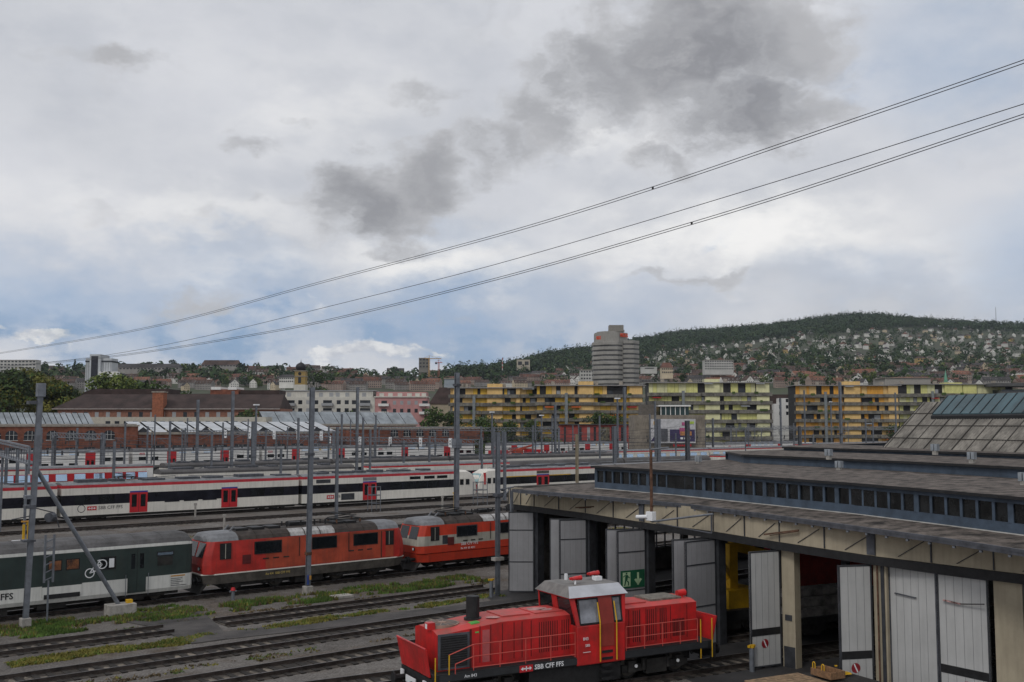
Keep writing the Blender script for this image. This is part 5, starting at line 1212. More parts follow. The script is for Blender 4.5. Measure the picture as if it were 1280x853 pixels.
# walkway at the left edge
def walkway():
    t = thing('signal_walkway', 'grey mesh sided walkway bridge at the left picture edge', 'walkway', (0, 0, 0))
    a = at(-40, 541, 112); b = at(37, 559, 92); m = MB(); d = b-a
    lo = 1.5
    for z in (0, -.25): m.beam(a+Vector((0, 0, z)), b+Vector((0, 0, z)), .16)
    m.beam(a-Vector((0, 0, lo)), b-Vector((0, 0, lo)), .16); m.beam(b, b-Vector((0, 0, lo+.9)), .16)
    m.build('rail', GLV, t); m = MB()
    for k in range(28): p = a+d*(k/28); m.beam(p, p-Vector((0, 0, lo)), .05)
    kind(m.build('mesh_bars', DGLV, t), 'stuff')
    side = Vector((1.2, 1.0, 0)); m = MB(); m.hexa([a-Vector((0, 0, lo+.1)), b-Vector((0, 0, lo+.1)), b-Vector((0, 0, lo+.1))+side, a-Vector((0, 0, lo+.1))+side], [a-Vector((0, 0, lo)), b-Vector((0, 0, lo)), b-Vector((0, 0, lo))+side, a-Vector((0, 0, lo))+side]); m.build('deck', DGLV, t)
    for u in (.35, .62, .97): p = a+d*u; MB().beam(p-Vector((0, 0, lo)), (p.x, p.y, 0), .2).build('leg', GLV, t)
walkway()
# contact wires: one per track, sagging a little between supports
def wire(label, Y, z, x0, x1, r=.016, droppers=True):
    m = MB(); n = int((x1-x0)/9)
    for i in range(n):
        a, b = x0+(x1-x0)*i/n, x0+(x1-x0)*(i+1)/n
        m.tube((a, Y, z), (b, Y, z), r, 4, cap=False)
        f = lambda x: z+.5+.9*abs(math.cos(math.pi*(x-x0)/54))
        m.tube((a, Y, f(a)), (b, Y, f(b)), r, 4, cap=False)
        if droppers: m.tube((b, Y, z), (b, Y, f(b)), r*.6, 4, cap=False)
    o = m.build('contact_wire', DKF); return tag(o, label, 'wire', 'contact wires above the tracks')
for Y, l in ((115.5, 'contact wire above the long white train'), (137.5, 'contact wire above the red striped coach'), (162, 'contact wire above the red and white coach'), (183.5, 'contact wire above the pale coaches'), (205, 'contact wire in front of the double deck trains'), (241.5, 'contact wire above the double deck trains')):
    wire(l, Y, 5.6, 20+(Y-115)*.3, 330, .02 if Y < 150 else .03)
# cross-span wires between masts, with short hangers and insulators
def cross_span(label, px, Y0, Y1, zt, r=.022):
    x = xatY(px, Y0); m = MB(); L = Y1-Y0; n = 14
    s = lambda u, k: zt-k*4*u*(1-u)
    for k, dz in ((2.2, 0), (.15, -2.4), (.1, -3.3)):
        for i in range(n): u, v = i/n, (i+1)/n; m.tube((x, Y0+L*u, s(u, k)+dz), (x, Y0+L*v, s(v, k)+dz), r, 4, cap=False)
    for i in range(1, n): u = i/n; m.tube((x, Y0+L*u, s(u, 2.2)), (x, Y0+L*u, s(u, .1)-3.3), r*.7, 4, cap=False); m.box(x-.1, Y0+L*u-.1, s(u, .15)-3.0, x+.1, Y0+L*u+.1, s(u, .15)-2.5)
    return tag(m.build('cross_span_wires', DKF), label, 'wire', 'cross-span wires of the yard')
for px, a, b, z, l in ((300, 125, 230, 9.8, 'cross-span wires before the sawtooth factory'), (420, 128, 235, 9.6, 'cross-span wires before the white apartments'), (560, 125, 235, 9.8, 'cross-span wires left of the tallest mast'), (640, 128, 240, 9.6, 'cross-span wires before the left orange apartments'),
                       (745, 130, 245, 9.9, 'cross-span wires before the red low building'), (850, 132, 250, 9.9, 'cross-span wires in front of the billboard'), (930, 140, 260, 9.9, 'cross-span wires before the lime apartments'), (1020, 140, 265, 9.8, 'cross-span wires before the deep orange apartments'), (1090, 145, 270, 9.8, 'cross-span wires left of the hall roof'), (120, 130, 225, 9.4, 'cross-span wires before the arched factory')):
    cross_span(l, px, a, b, z)
sr = random.Random(4); sm = None
for k in range(46):
    px = sr.uniform(150, 1095); Y = sr.choice((127, 147, 171, 192, 222, 232, 250)); x = xatY(px, Y); h = sr.uniform(8, 12.5)
    lab = 'slim grey mast in the far rows of the yard' if h < 10.5 else 'tall slim grey mast in the far rows of the yard'
    sc = (1, 1, h/10)
    if sm is None: sm = mast(lab, x, Y, 10, .27, base=False, brackets=((7.6, 1.8, 0),)); sm['group'] = 'slim masts of the far rows'; sm.scale = sc
    else: dup(sm, (x, Y, 0), sr.choice((0, 3.14)), lab, 'slim masts of the far rows', sc)
# high-voltage cables crossing the sky
def cable(label, pts, dR, dL, xR, xL, dz=0, r=.05, n=60, sep=0):
    """pts: (x, y) along the cable in the photograph; its plan is a straight line from dR to dL metres ahead"""
    P = []
    for i in range(n+1):
        x = xR+(xL-xR)*i/n
        u = (x-xR)/(xL-xR); d = 1/((1-u)/dR+u/dL)
        # smooth interpolation through the points
        ps = sorted(pts); k = 0
        while k < len(ps)-2 and x > ps[k+1][0]: k += 1
        x0, x1 = ps[k][0], ps[k+1][0]; t = (x-x0)/(x1-x0)
        def sl(j):
            a, b = ps[max(j-1, 0)], ps[min(j+1, len(ps)-1)]; return (b[1]-a[1])/(b[0]-a[0])
        h = x1-x0; y0, y1 = ps[k][1], ps[k+1][1]; m0, m1 = sl(k)*h, sl(k+1)*h
        if 0 <= t <= 1: y = (2*t**3-3*t**2+1)*y0+(t**3-2*t**2+t)*m0+(-2*t**3+3*t**2)*y1+(t**3-t**2)*m1
        elif t < 0: y = y0+m0*t
        else: y = y1+m1*(t-1)
        P.append(at(x, y, d)+Vector((0, 0, dz)))
    m = MB()
    for i, (a, b) in enumerate(zip(P, P[1:])): m.tube(a, b, r, 5, cap=False)
    t = thing('power_cable', label, 'cable', (0, 0, 0), 0, 'power cables across the sky'); m.build('conductor', DKF, t); return t, P
UP = [(1400, 33), (1280, 78), (1000, 174), (813, 237), (640, 290), (400, 354), (200, 407), (0, 442), (-60, 450)]
MI = [(1400, 92), (1280, 130), (1000, 218), (640, 325), (400, 386), (250, 422), (140, 443), (40, 455), (-60, 463)]
LO = [(1400, 105), (1280, 145), (1000, 238), (857, 282), (640, 344), (400, 403), (250, 430), (140, 446), (40, 456), (-60, 464)]
SPAN = (95, 420, 1400, -60)
a, P1 = cable('upper strand of the highest pair of power cables', UP, *SPAN, dz=.26); b, P2 = cable('lower strand of the highest pair of power cables', UP, *SPAN, dz=-.1)
cable('single power cable between the two pairs', MI, *SPAN)
c, P3 = cable('upper strand of the lowest pair of power cables', LO, *SPAN, dz=.2); cable('lower strand of the lowest pair of power cables', LO, *SPAN, dz=-.12)
def spacer(t, P, px):
    k = min(range(len(P)), key=lambda i: abs(640+1280*(P[i].x*RX+P[i].y*RY)/depth(P[i].x, P[i].y)-px)); p = P[k]
    MB().box(p.x-.12, p.y-.08, p.z-.32, p.x+.12, p.y+.08, p.z+.02).build('spacer', BLK, t)
spacer(a, P1, 813); spacer(c, P3, 857)
# hydrant, yellow stand, small signs
p = onz(291, 750, 0); t = thing('hydrant', 'small grey post with a red cap beside the red locomotive', 'hydrant', p)
MB().tube((0, 0, 0), (0, 0, .55), .1, 10).tube((-.22, 0, .5), (.22, 0, .5), .06, 8).build('post', GLV, t); MB().tube((0, 0, .55), (0, 0, .72), .15, 12, r2=.1).build('cap', REDC, t)
p = onz(29, 677, 0); t = thing('yellow_stand', 'yellow track stand behind the green coach', 'stand', p)
m = MB(); m.beam((0, 0, .1), (0, 0, 1.5), .18); m.beam((.35, 0, .1), (.35, 0, 1.7), .12); m.beam((0, 0, 1.4), (.4, 0, 1.7), .16); m.build('frame', YEL, t); MB().box(-.9, -.35, 0, .9, .35, .12).build('base', LAMPW, t); MB().box(-.2, -.15, 1.7, .7, .15, 1.82).build('orange_cap', M('orange_mark', (.6, .3, .05)), t)
p = onz(47, 728, 0); 
t = thing('sign_board', 'narrow lattice sign post standing just right of the left mast', 'sign post', (16.0, 58.2, 0)); m = MB(); [m.beam((s*.22, 0, 2.1), (s*.22, 0, 4.6), .1) for s in (-1, 1)]; [m.beam((-.22, 0, z), (.22, 0, z+.18), .05) for z in (2.2, 2.6, 3.0, 3.4, 3.8, 4.2)]; m.beam((0, 0, 0), (0, 0, 2.2), .08); m.build('frame', GLV, t)
for px, py, h, l in ((46, 646, 1.1, 'small grey post near the long white train, below its first door'), (244, 646, 1.5, 'thin marker post left of the red locomotive roof'), (280, 664, 1.6, 'thin marker post behind the front cab of the red locomotive'), (553, 640, 1.9, 'thin marker post before the driving coach')):
    p = onz(px, py, 0); o = MB().beam((0, 0, 0), (0, 0, h), .16).box(-.14, -.09, h-.25, .14, .09, h+.02).build('marker_post', CONC); o.location = p; tag(o, l, 'post')
p = onz(569, 638, 0); o = MB().beam((0, 0, 0), (0, 0, 2.0), .3).box(-.25, -.2, 2.0, .25, .2, 2.15).build('yellow_post', YEL); o.location = p; tag(o, 'yellow post before the white driving coach', 'post')
for px, py, l, w in ((470, 640, 'metal stairway stand at the red door of the driving coach', 1.2), (603, 632, 'grey cage stand between the two facing driving cabs', 1.6)):
    p = onz(px, py, 0); t = thing('platform_stand', l, 'stand', p); m = MB()
    for x in (-w/2, w/2):
        for y in (0, .9): m.beam((x, y, 0), (x, y, 3.0), .07)
    for z in (1.0, 2.0, 2.95): m.beam((-w/2, 0, z), (w/2, 0, z), .06); m.beam((-w/2, .9, z), (w/2, .9, z), .06)
    m.build('frame', GLV, t); MB().box(-w/2, 0, 1.9, w/2, .9, 1.96).build('platform', DGLV, t)
p = onz(427, 747, .02); o = MB().box(-.6, -.4, 0, .6, .4, .14).build('manhole_cover', CONC); o.location = p; tag(o, 'pale concrete slab lying in the grass strip', 'slab')
# ------------------------------------------------------------------ buildings beyond the yard
RZ = PH-R(90)                    # x to the right of the view, y away
def site(px, d, z=None):
    p = at(px, 529, d); return Vector((p.x, p.y, terrain(p.x, p.y) if z is None else z))
def bthing(name, label, cat, px, d, z=0.0, rz=0.0, group=None): return thing(name, label, cat, site(px, d, z), RZ+rz, group)
def U(px0, px1, d): return (px1-px0)*d/1280
WBR = M('pale_window_frame', (.5, .5, .48), .6)
WIN = M('far_window', (.03, .035, .042), .2, var=.4, scale=.3)
SHUT = M('grey_shutter', (.33, .34, .35), .6, var=.1)
STONE = M('stone_coping', (.34, .30, .25), .9, var=.2)
TILE = M('brown_roof_tile', (.055, .036, .032), .9, var=.3, scale=.25)
GLZ = M('grey_glazing', (.30, .33, .35), .3, metal=.3, var=.25, scale=.3)
WGLZ = M('white_glazing', (.50, .52, .54), .4, metal=.1, var=.2, scale=.3)
def gwin(t, x, y, z, w, h, mat=None, arch=False, bars=True):
    f = MB()
    if arch:
        pts = [(x-w/2, z), (x+w/2, z), (x+w/2, z+h*.55)]+[(x+w/2*math.cos(a*math.pi/8), z+h*.55+h*.45*math.sin(a*math.pi/8)) for a in range(1, 8)]+[(x-w/2, z+h*.55)]
        f.face([(a, y-.03, b) for a, b in pts])
    else: f.box(x-w/2, y-.03, z, x+w/2, y+.02, z+h)
    o = f.build('window', mat or WIN, t)
    if bars:
        m = MB()
        for k in (-.17, .17): m.box(x+k*w-.05, y-.07, z, x+k*w+.05, y-.035, z+h*.95)
        m.box(x-w/2, y-.075, z+h*.5, x+w/2, y-.036, z+h*.5+.09); m.box(x-w/2-.1, y-.1, z-.15, x+w/2+.1, y-.031, z)
        m.build('window_bars', WBR, o)
    return o
def factory_arched(label, xa, xb, Y, ztop, arches, rects, dep=24, sk=None):
    x0, x1 = xatY(xa, Y), xatY(xb, Y); t = thing('brick_factory', label, 'factory', (x0, Y, 0)); L = x1-x0
    MB().box(0, 0, 0, L, dep, ztop-.9).build('wall', BRK, t); m = MB(); m.box(-.25, -.25, ztop-.9, L+.25, dep+.2, ztop-.5); m.box(.3, .3, ztop-.5, L-.3, dep-.3, ztop-.2, 1); m.build('coping', [STONE, M('pale_flat_roof', (.36, .34, .31), .9)], t)
    for px in arches: gwin(t, xatY(px, Y)-x0, 0, 6.5, 2.7, 2.3, arch=True)
    for px in rects: gwin(t, xatY(px, Y)-x0, 0, 2.3, 2.7, 2.3)
    if sk:
        a, b, z0, z1, n, dy, mt = sk; a, b = xatY(a, Y+dy)-x0, xatY(b, Y+dy)-x0
        for k in range(n):
            u, v = a+(b-a)*k/n, a+(b-a)*(k+1)/n; m = MB()
            m.face([(u, dy, z0), (v-.2, dy, z0), (v-.2, dy+5, z1), (u, dy+5, z1)], 0); m.face([(v-.2, dy, z0), (v-.2, dy+5, z0), (v-.2, dy+5, z1)], 1); m.face([(u, dy+5, z0), (u, dy, z0), (u, dy+5, z1)], 1)
            m.build('skylight', [mt, DKF], t)
    return t
factory_arched('red brick factory with arched upper windows and ribbed skylights at the far left', -60, 173, 264, 10.6, (-30, -6, 15, 38, 66, 90, 114, 137), (-28, -4, 18, 42, 66, 90, 113, 137, 158), sk=(-40, 119, 10.3, 13.2, 20, 6, GLZ))
factory_arched('red brick hall with five small arched windows right of the pink house', 440, 605, 264, 9.6, (493, 509, 525, 541, 557), (505, 521, 537), dep=20)
factory_arched('long low brick hall with ribbed grey skylights below the white apartments', 326, 520, 286, 10.6, (), (), dep=24, sk=(333, 524, 10.2, 14.2, 11, 3, GLZ))
def sawtooth():
    Y = 266; x0, x1 = xatY(174, Y), xatY(424, Y); L = x1-x0; t = thing('sawtooth_factory', 'brick factory with white sawtooth glass roofs and dark gables', 'factory', (x0, Y, 0))
    MB().box(0, 0, 0, L, 22, 7.6).build('wall', BRK, t); MB().box(-.2, -.3, 7.6, L+.2, 22, 8.2).build('cornice', STONE, t)
    for k in range(10): gwin(t, 5+k*L/10.2, 0, 2.6, 3.6, 2.2)
    n = 14
    for k in range(n):
        u, v = L*k/n, L*(k+1)/n-.7; m = MB(); s = 2.2
        m.face([(u, .5, 8.25), (v, .5, 8.25), (v+s, 17, 11.0), (u+s, 17, 11.0)], 0); m.face([(u+s, 17, 11.0), (v+s, 17, 11.0), (v+s, 20, 8.2), (u+s, 20, 8.2)], 1)
        if k % 2 == 0: m.face([(u-.6, -.02, 8.25), (u+2.8, -.02, 8.25), (u+1.1, -.02, 9.6)], 1)
        m.face([(v, .5, 8.25), (v+.7, .5, 8.2), (v+s+.7, 17, 8.2), (v+s, 17, 11.0)], 1)
        m.build('glazed_roof', [WGLZ, DKF], t)
    return t
sawtooth()
def hall_hip():
    d = 330; t = bthing('long_hall', 'long dark hip roofed brick hall with a square brick chimney', 'hall', 205, d)
    x0, x1 = U(205, 66, d), U(205, 350, d); ze, zr = zat(511, d), zat(493, d+8); dp = 18
    MB().box(x0+1.5, 0, 0, x1, dp, ze).build('wall', M('pinkish_brick', (.27, .13, .09), .9, var=.2), t)
    m = MB(); m.face([(x0, -.8, ze), (x1, -.8, ze), (x1-1, dp/2, zr), (x0+6, dp/2, zr)]); m.face([(x0, -.8, ze), (x0+6, dp/2, zr), (x0, dp+.8, ze)]); m.face([(x1, -.8, ze), (x1, dp+.8, ze), (x1-1, dp/2, zr)]); m.face([(x0, dp+.8, ze), (x0+6, dp/2, zr), (x1-1, dp/2, zr), (x1, dp+.8, ze)]); r = m.build('roof', TILE, t)
    MB().box(x0, -.95, ze-.25, x1, -.75, ze).build('gutter', M('white_line_gutter', (.4, .36, .33), .7), t)
    for k in range(20): gwin(t, x0+3.5+k*3.55, 0, ze-3.0, 1.2, 1.9, SHUT if (k*7) % 5 in (0, 1, 3) else WIN, bars=False)
    cx = U(205, 198.5, d); MB().box(cx-1.75, -1.5, 0, cx+1.75, 2, zat(491, d)).build('chimney_tower', M('chimney_brick', (.30, .11, .06), .9, var=.2), t); MB().box(cx-2.0, -1.75, zat(491, d), cx+2.0, 2.25, zat(489.6, d)).build('chimney_cap', STONE, t)
    t2 = bthing('low_wall_building', 'long low cream walled building in front of the dark roofed hall', 'building', 230, 305); x0, x1 = U(230, 110, 305), U(230, 332, 305); z = zat(521.5, 305)
    MB().box(x0, 0, 0, x1, 8, z).build('wall', M('cream_plaster', (.46, .43, .36), .9, var=.1), t2)
    for k in range(16): gwin(t2, x0+6+k*2.7, 0, z-2.0, 1.4, .8, bars=False)
    t3 = bthing('shed_roof_house', 'dark roofed brick building with three white trims behind the long hall', 'building', 262, 372); x0, x1 = U(262, 222, 372), U(262, 348, 372); z0, z1 = zat(495, 372), zat(485, 372)
    MB().box(x0, 0, 0, x1, 10, z0).box(U(262, 263, 372), -1, 0, U(262, 298, 372), 10, zat(487, 372)).build('wall', BRK, t3); MB().box(x0, -.3, z0, x1, 10, z0+.7).box(U(262, 300, 372), -.4, z0+.7, x1, 11, zat(488, 372)).build('roof', TILE, t3)
    for a, b in ((264, 276), (285, 296)): MB().box(U(262, a, 372), -1.3, zat(487.5, 372), U(262, b, 372), 9, zat(484, 372)).build('white_trim', WHT2, t3)
    t4 = bthing('rubble_roof', 'brown arched roofed building below the light green trees', 'building', 125, 362); a = U(125, 100, 362); pts = [(a*math.cos(k*math.pi/10)*-1, k) for k in range(11)]
    m = MB(); m.box(a, 0, 0, -a+16, 12, zat(497, 362)); m.build('wall', STONE, t4); m = MB(); 
    for k in range(10):
        u0, u1 = k*math.pi/10, (k+1)*math.pi/10; zz = zat(497, 362); m.face([(-math.cos(u0)*-a, -.2, zz+math.sin(u0)*3.2), (-math.cos(u1)*-a, -.2, zz+math.sin(u1)*3.2), (-math.cos(u1)*-a, 12, zz+math.sin(u1)*3.2), (-math.cos(u0)*-a, 12, zz+math.sin(u0)*3.2)][::-1])
    m.face([(math.cos(k*math.pi/10)*a, -.15, zat(497, 362)+math.sin(k*math.pi/10)*3.1) for k in range(11)]); m.box(-a-3, -.5, zat(497, 362), -a+17, 12, zat(486.5, 362)); m.build('roof', TILE, t4)
hall_hip()
def apartments(name, label, px0, px1, d, yroof, ybands, pal, towers, seed, ybot=545, gaps=()):
    r = random.Random(seed); mid = (px0+px1)/2; t = bthing(name, label, 'apartment house', mid, d); X = lambda p: U(mid, p, d)
    main, sec, dark = pal; zr = zat(yroof, d)
    fl = [zat(y, d) for y in ybands]; sp = fl[0]-fl[1]; MBW = MB(); x0, x1 = X(px0), X(px1)
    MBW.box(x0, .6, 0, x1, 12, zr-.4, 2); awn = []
    while fl[-1] > sp: fl.append(fl[-1]-sp)
    for i, zb in enumerate(fl):
        zt = (fl[i-1] if i else zr)-.1
        x = x0
        while x < x1-.5:
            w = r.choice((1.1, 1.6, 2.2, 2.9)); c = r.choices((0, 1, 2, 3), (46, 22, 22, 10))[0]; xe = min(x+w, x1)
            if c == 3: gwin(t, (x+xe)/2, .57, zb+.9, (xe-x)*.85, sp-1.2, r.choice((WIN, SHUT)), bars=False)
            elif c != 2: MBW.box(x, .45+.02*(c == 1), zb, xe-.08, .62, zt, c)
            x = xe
        for a, b, top in towers: MBW.box(X(a), -.35, zb, X(b), .44, zt, 1)
        # balcony in two or three lengths
        cuts = [x0-.8]+sorted(r.uniform(x0+5, x1-5) for _ in range(2))+[x1+.8]
        for a, b in zip(cuts, cuts[1:]):
            j = r.uniform(-.15, .15); MB().box(a+.1, -1.0+j, zb+j*.3, b-.1, .5, zb+sp*.42+j*.3).build('balcony', M('weathered_grey_concrete', (.20, .19, .165), .9, var=.35, scale=.6, streak=.5), t)
            if r.random() < .22:
                q = r.uniform(a+1, max(a+1.5, b-4)); MB().hexa([(q, -1.9, zt-.7), (q+3.4, -1.9, zt-.7), (q+3.4, .3, zt-.12), (q, .3, zt-.12)], [(q, -1.9, zt-.62), (q+3.4, -1.9, zt-.62), (q+3.4, .3, zt-.04), (q, .3, zt-.04)]).build('awning', r.choice((M('orange_awning', (.6, .13, .03), .8), M('red_awning', (.42, .03, .03), .8), SHUT)), t)
        for k in range(2): q = r.uniform(x0, x1-2); MB().box(q, -1.25, zb+.9, q+r.uniform(.8, 2), -.8, zb+sp*.42+.35).build('balcony_plants', FOL[1], t)
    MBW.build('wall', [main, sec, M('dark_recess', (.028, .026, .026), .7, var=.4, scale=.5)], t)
    m = MB(); m.box(x0-1, -1.2, zr-.35, x1+1, 12.5, zr, 0); m.build('roof', M('grey_roof_edge', (.27, .26, .25), .8), t)
    for a, b, top in towers:
        if top: MB().box(X(a), -.3, zr+.002, X(b), 5, zat(top, d)).build('roof_tower', sec, t)
    for k in range(int((x1-x0)/26)): q = x0+10+k*24+r.uniform(-5, 5); MB().box(q, -1.62, 0, q+1.1, -1.2, zr-r.uniform(2.8, 3.4)).build('grey_pillar', M('blue_grey_pillar', (.21, .23, .235), .8, var=.15), t)
    for k in range(4): q = r.uniform(x0, x1-3); MB().box(q, 2, zr, q+1.2, 3.5, zr+1.4).build('roof_chimney', STONE, t)
    return t
# foliage materials are needed by the balcony plants
FOL = [M('foliage_dark', (.036, .060, .020), .9, var=.45, scale=.5), M('foliage_mid', (.075, .12, .03), .9, var=.45, scale=.5), M('foliage_light', (.17, .21, .05), .9, var=.4, scale=.5),
       M('foliage_olive', (.14, .14, .026), .9, var=.4, scale=.4), M('conifer_green', (.018, .036, .02), .9, var=.4, scale=.4)]
BARK = M('bark', (.09, .07, .05), .95, var=.3)
OCH = M('ochre_yellow_wall', (.76, .47, .07), .85, var=.12, scale=.4, streak=.2); OCH2 = M('pale_orange_wall', (.78, .52, .21), .85, var=.1, scale=.4, streak=.2)
LIM = M('lime_yellow_wall', (.70, .68, .27), .85, var=.12, scale=.4, streak=.2); LIM2 = M('pale_lime_wall', (.74, .72, .42), .85, var=.1, scale=.4, streak=.2)
DORG = M('orange_wall', (.76, .37, .06), .85, var=.12, scale=.4, streak=.2)
apartments('apartment_block', 'left half of the orange-yellow terraced apartments, with lower roof', 563, 671, 382, 484.5, (497.6, 508, 518, 528.3), (OCH, OCH2, None), ((566, 572, None), (609, 628, 480), (645, 650, None)), 1)
apartments('apartment_block', 'orange-yellow terraced apartments in front of the round tower block', 671.5, 804, 375, 481.5, (497.2, 507, 517, 527), (OCH, OCH2, None), ((724, 742, 477), (787, 803, None)), 2)
apartments('apartment_block', 'lime green terraced apartments between the two orange houses', 812, 963, 400, 478, (495.4, 506, 517, 529), (LIM, LIM2, None), ((882, 900, 474), (946, 962, None)), 3)
apartments('apartment_block', 'deep orange terraced apartments left of the corrugated hall', 996, 1124, 420, 481.5, (497.2, 507, 517.5, 528), (DORG, OCH2, None), ((1056, 1076, 477), (1111, 1123, None)), 4)
apartments('apartment_block', 'pale lime apartments rising just over the corrugated hall', 1126, 1268, 445, 480, (496.5, 507, 518, 528), (LIM2, LIM, None), ((1182, 1204, 478.5), (1205, 1222, None)), 5)
def misc_blocks():
    d = 445; t = bthing('modern_block', 'dark glazed modern block at the right edge behind the skylight', 'building', 1285, d-8); w = U(1262, 1330, d)
    MB().box(-w*.45, 0, 0, w, 12, zat(488, d)).build('wall', WIN, t); m = MB(); m.box(-w*.6, -1, zat(484, d), w, 13, zat(480, d)); m.box(-w*.5, -1, zat(495, d), w, 1, zat(490.5, d)); m.build('roof', M('dark_roof_slab', (.1, .1, .1), .7), t)
    t = bthing('flat_roof_block', 'wide flat grey block above the pale lime apartments', 'building', 1137, 480); MB().box(U(1137, 1108, 480), 0, 0, U(1137, 1165, 480), 14, zat(473, 480)).build('wall', M('pale_grey_block', (.34, .32, .29), .9, var=.1), t); MB().box(U(1137, 1106, 480), -.5, zat(473, 480), U(1137, 1168, 480), 14.5, zat(472.3, 480)).build('roof', STONE, t)
    # signal building with billboard
    d = 285; t = bthing('signal_building', 'square concrete railway building carrying a large billboard', 'building', 837, d); X = lambda p: U(837, p, d)
    CB = M('stained_concrete', (.27, .235, .19), .9, var=.25, scale=.4, streak=.5)
    MB().box(X(793), 0, 0, X(881), 14, zat(519, d)).build('wall', CB, t); MB().box(X(826), 1.0, zat(519, d), X(862), 10, zat(506, d)).build('glazed_storey', M('teal_dark_glass', (.03, .06, .06), .2, metal=.2), t)
    m = MB(); m.box(X(824), .2, zat(508.3, d), X(864), 11, zat(506.5, d)); [m.box(X(p)-.1, .85, zat(519, d), X(p)+.1, .98, zat(508, d)) for p in (827, 833, 839, 845, 851, 857)]; m.build('roof', WHT2, t)
    MB().box(X(803), 2, zat(519, d), X(822), 9, zat(506, d)).build('roof_house', M('dark_plaster', (.13, .115, .1), .9), t)
    o = thing('billboard', 'white and violet advertising billboard with pink and orange block on the concrete building', 'billboard', site(842, d-1.0, 0), RZ); X = lambda p: U(842, p, d)
    MB().box(X(812), -.2, zat(554, d), X(869), .1, zat(524, d)).build('board', M('dull_white_board', (.50, .50, .51), .7, var=.15), o)
    m = MB(); m.box(X(837), -.26, zat(552, d), X(868), -.21, zat(537, d)); m.face([(X(813), -.27, zat(552, d)), (X(821), -.27, zat(552, d)), (X(821), -.27, zat(541, d))]); m.build('violet_field', M('violet', (.045, .035, .10), .6), o)
    for k, (a, b, y0, y1, c) in enumerate(((849, 862, 543, 535, 'pink'), (850, 864, 544.5, 539.5, 'orange'), (852, 860, 532, 528, 'pink'), (862, 867, 530, 527, 'lime'), (850, 862, 549.5, 547, 'white'), (817, 820, 531, 527, 'yellow'))):
        MB().box(X(a), -.31-.02*k, zat(y0, d), X(b), -.265, zat(y1, d)).build('coloured_block', {'pink': M('pink_ink', (.38, .08, .19), .6), 'orange': M('orange_ink', (.45, .2, .07), .6), 'lime': M('lime_ink', (.4, .55, .08), .6), 'white': LAMPW, 'yellow': YEL}[c], o)
    MB().box(X(826), -.6, zat(551, d), X(834), -.22, zat(536, d)).build('grey_cabinet', DGLV, o)
    m = MB()
    for k in range(9): m.box(X(841+k*2.6), -.3, zat(558, d), X(842.6+k*2.6), -.1, zat(555, d))
    m.build('red_marks', REDC, o)
    # red low building
    d = 345; t = bthing('red_shed', 'long low red building below the orange apartments', 'building', 748, d); X = lambda p: U(748, p, d)
    MB().box(X(700), 0, 0, X(795), 9, zat(531.5, d)).build('wall', M('brick_red_boards', (.36, .07, .06), .85, var=.2, scale=.4, streak=.3), t); MB().box(X(699), -.8, zat(531.5, d), X(796), 9.5, zat(530.2, d)).build('roof', M('dark_flat_roof', (.07, .065, .065), .8), t)
    for a, b, mt in ((705, 707.5, WIN), (724, 727, WIN), (734, 737.5, SHUT), (742, 745, WIN), (748, 762, M('graffiti_wall', (.17, .15, .1), .8, var=.7, scale=1.0)), (764, 769, WIN), (776, 780, WIN), (787, 794, WIN)): gwin(t, (X(a)+X(b))/2, 0, 3.4, X(b)-X(a), zat(534, d)-3.4, mt, bars=False)
    # white house in the gap
    t = bthing('white_house', 'narrow white house with stepped gable between lime and orange apartments', 'house', 980, 450); MB().box(-4.2, 0, 0, 4.2, 10, zat(505, 450)).box(-2.2, 0, zat(505, 450), 2.2, 10, zat(498, 450)).build('wall', WHT2, t); [gwin(t, x, 0, zat(y, 450), 1.0, 1.5, bars=False) for x in (-1.5, 1.5) for y in (503, 511, 519)]
    MB().box(-9, 4, 0, 12, 14, zat(493, 450)).build('rear_roof', TILE, t)
    # white apartments and pink apartments
    d = 400; t = bthing('white_apartments', 'white apartment house with dark recessed balconies behind the long hall', 'apartment house', 405, d); X = lambda p: U(405, p, d); z2 = zat(489, d)
    WP = M('white_plaster', (.58, .56, .50), .85, var=.08, scale=.4, streak=.2)
    MB().box(X(349), 0, 0, X(468), 13, zat(497, d)).box(X(343), 1.2, zat(497, d), X(465), 13, z2).build('wall', WP, t); MB().box(X(342), .8, z2, X(468), 13.5, z2+.3).build('roof', SHUT, t)
    for y0 in (499.5, 509.5):
        for p, w, mt in ((362, 12, WIN), (375, 5, WIN), (385, 5, SHUT), (395, 5, WIN), (409, 11, WIN), (423, 5, WIN), (433, 5, WIN), (442, 5, WIN), (456, 13, WIN)):
            gwin(t, X(p), 0, zat(y0+6, d), U(0, w, d), 1.55, mt, bars=False)
    for p in (362, 409, 456):
        for y in (507.5, 517): MB().box(X(p-7), -1.3, zat(y, d), X(p+7), .1, zat(y-3.4, d)).build('balcony', SHUT, t)
    for p in (360, 385, 400, 413, 421, 433, 454): gwin(t, X(p), 1.2, zat(496, d), U(0, 5, d), 1.6, SHUT, bars=False)
    t = bthing('pink_apartments', 'pink apartment house with white corner balconies', 'apartment house', 502, d); X = lambda p: U(502, p, d); PK = M('pink_plaster', (.50, .26, .25), .85, var=.08, scale=.4, streak=.15)
    MB().box(X(468.5), 0, 0, X(533), 13, zat(496, d)).build('wall', PK, t); MB().box(X(469), 2, zat(496, d), X(532), 12, zat(490, d)).build('attic', PK, t); MB().box(X(467), -.5, zat(497, d), X(534), 13.3, zat(495.6, d)).build('cornice', WP, t)
    for p in (493, 502, 511, 520): [gwin(t, X(p), 0, zat(y, d), 1.25, 1.5, mt, bars=False) for y, mt in ((506, SHUT), (516, WIN))]
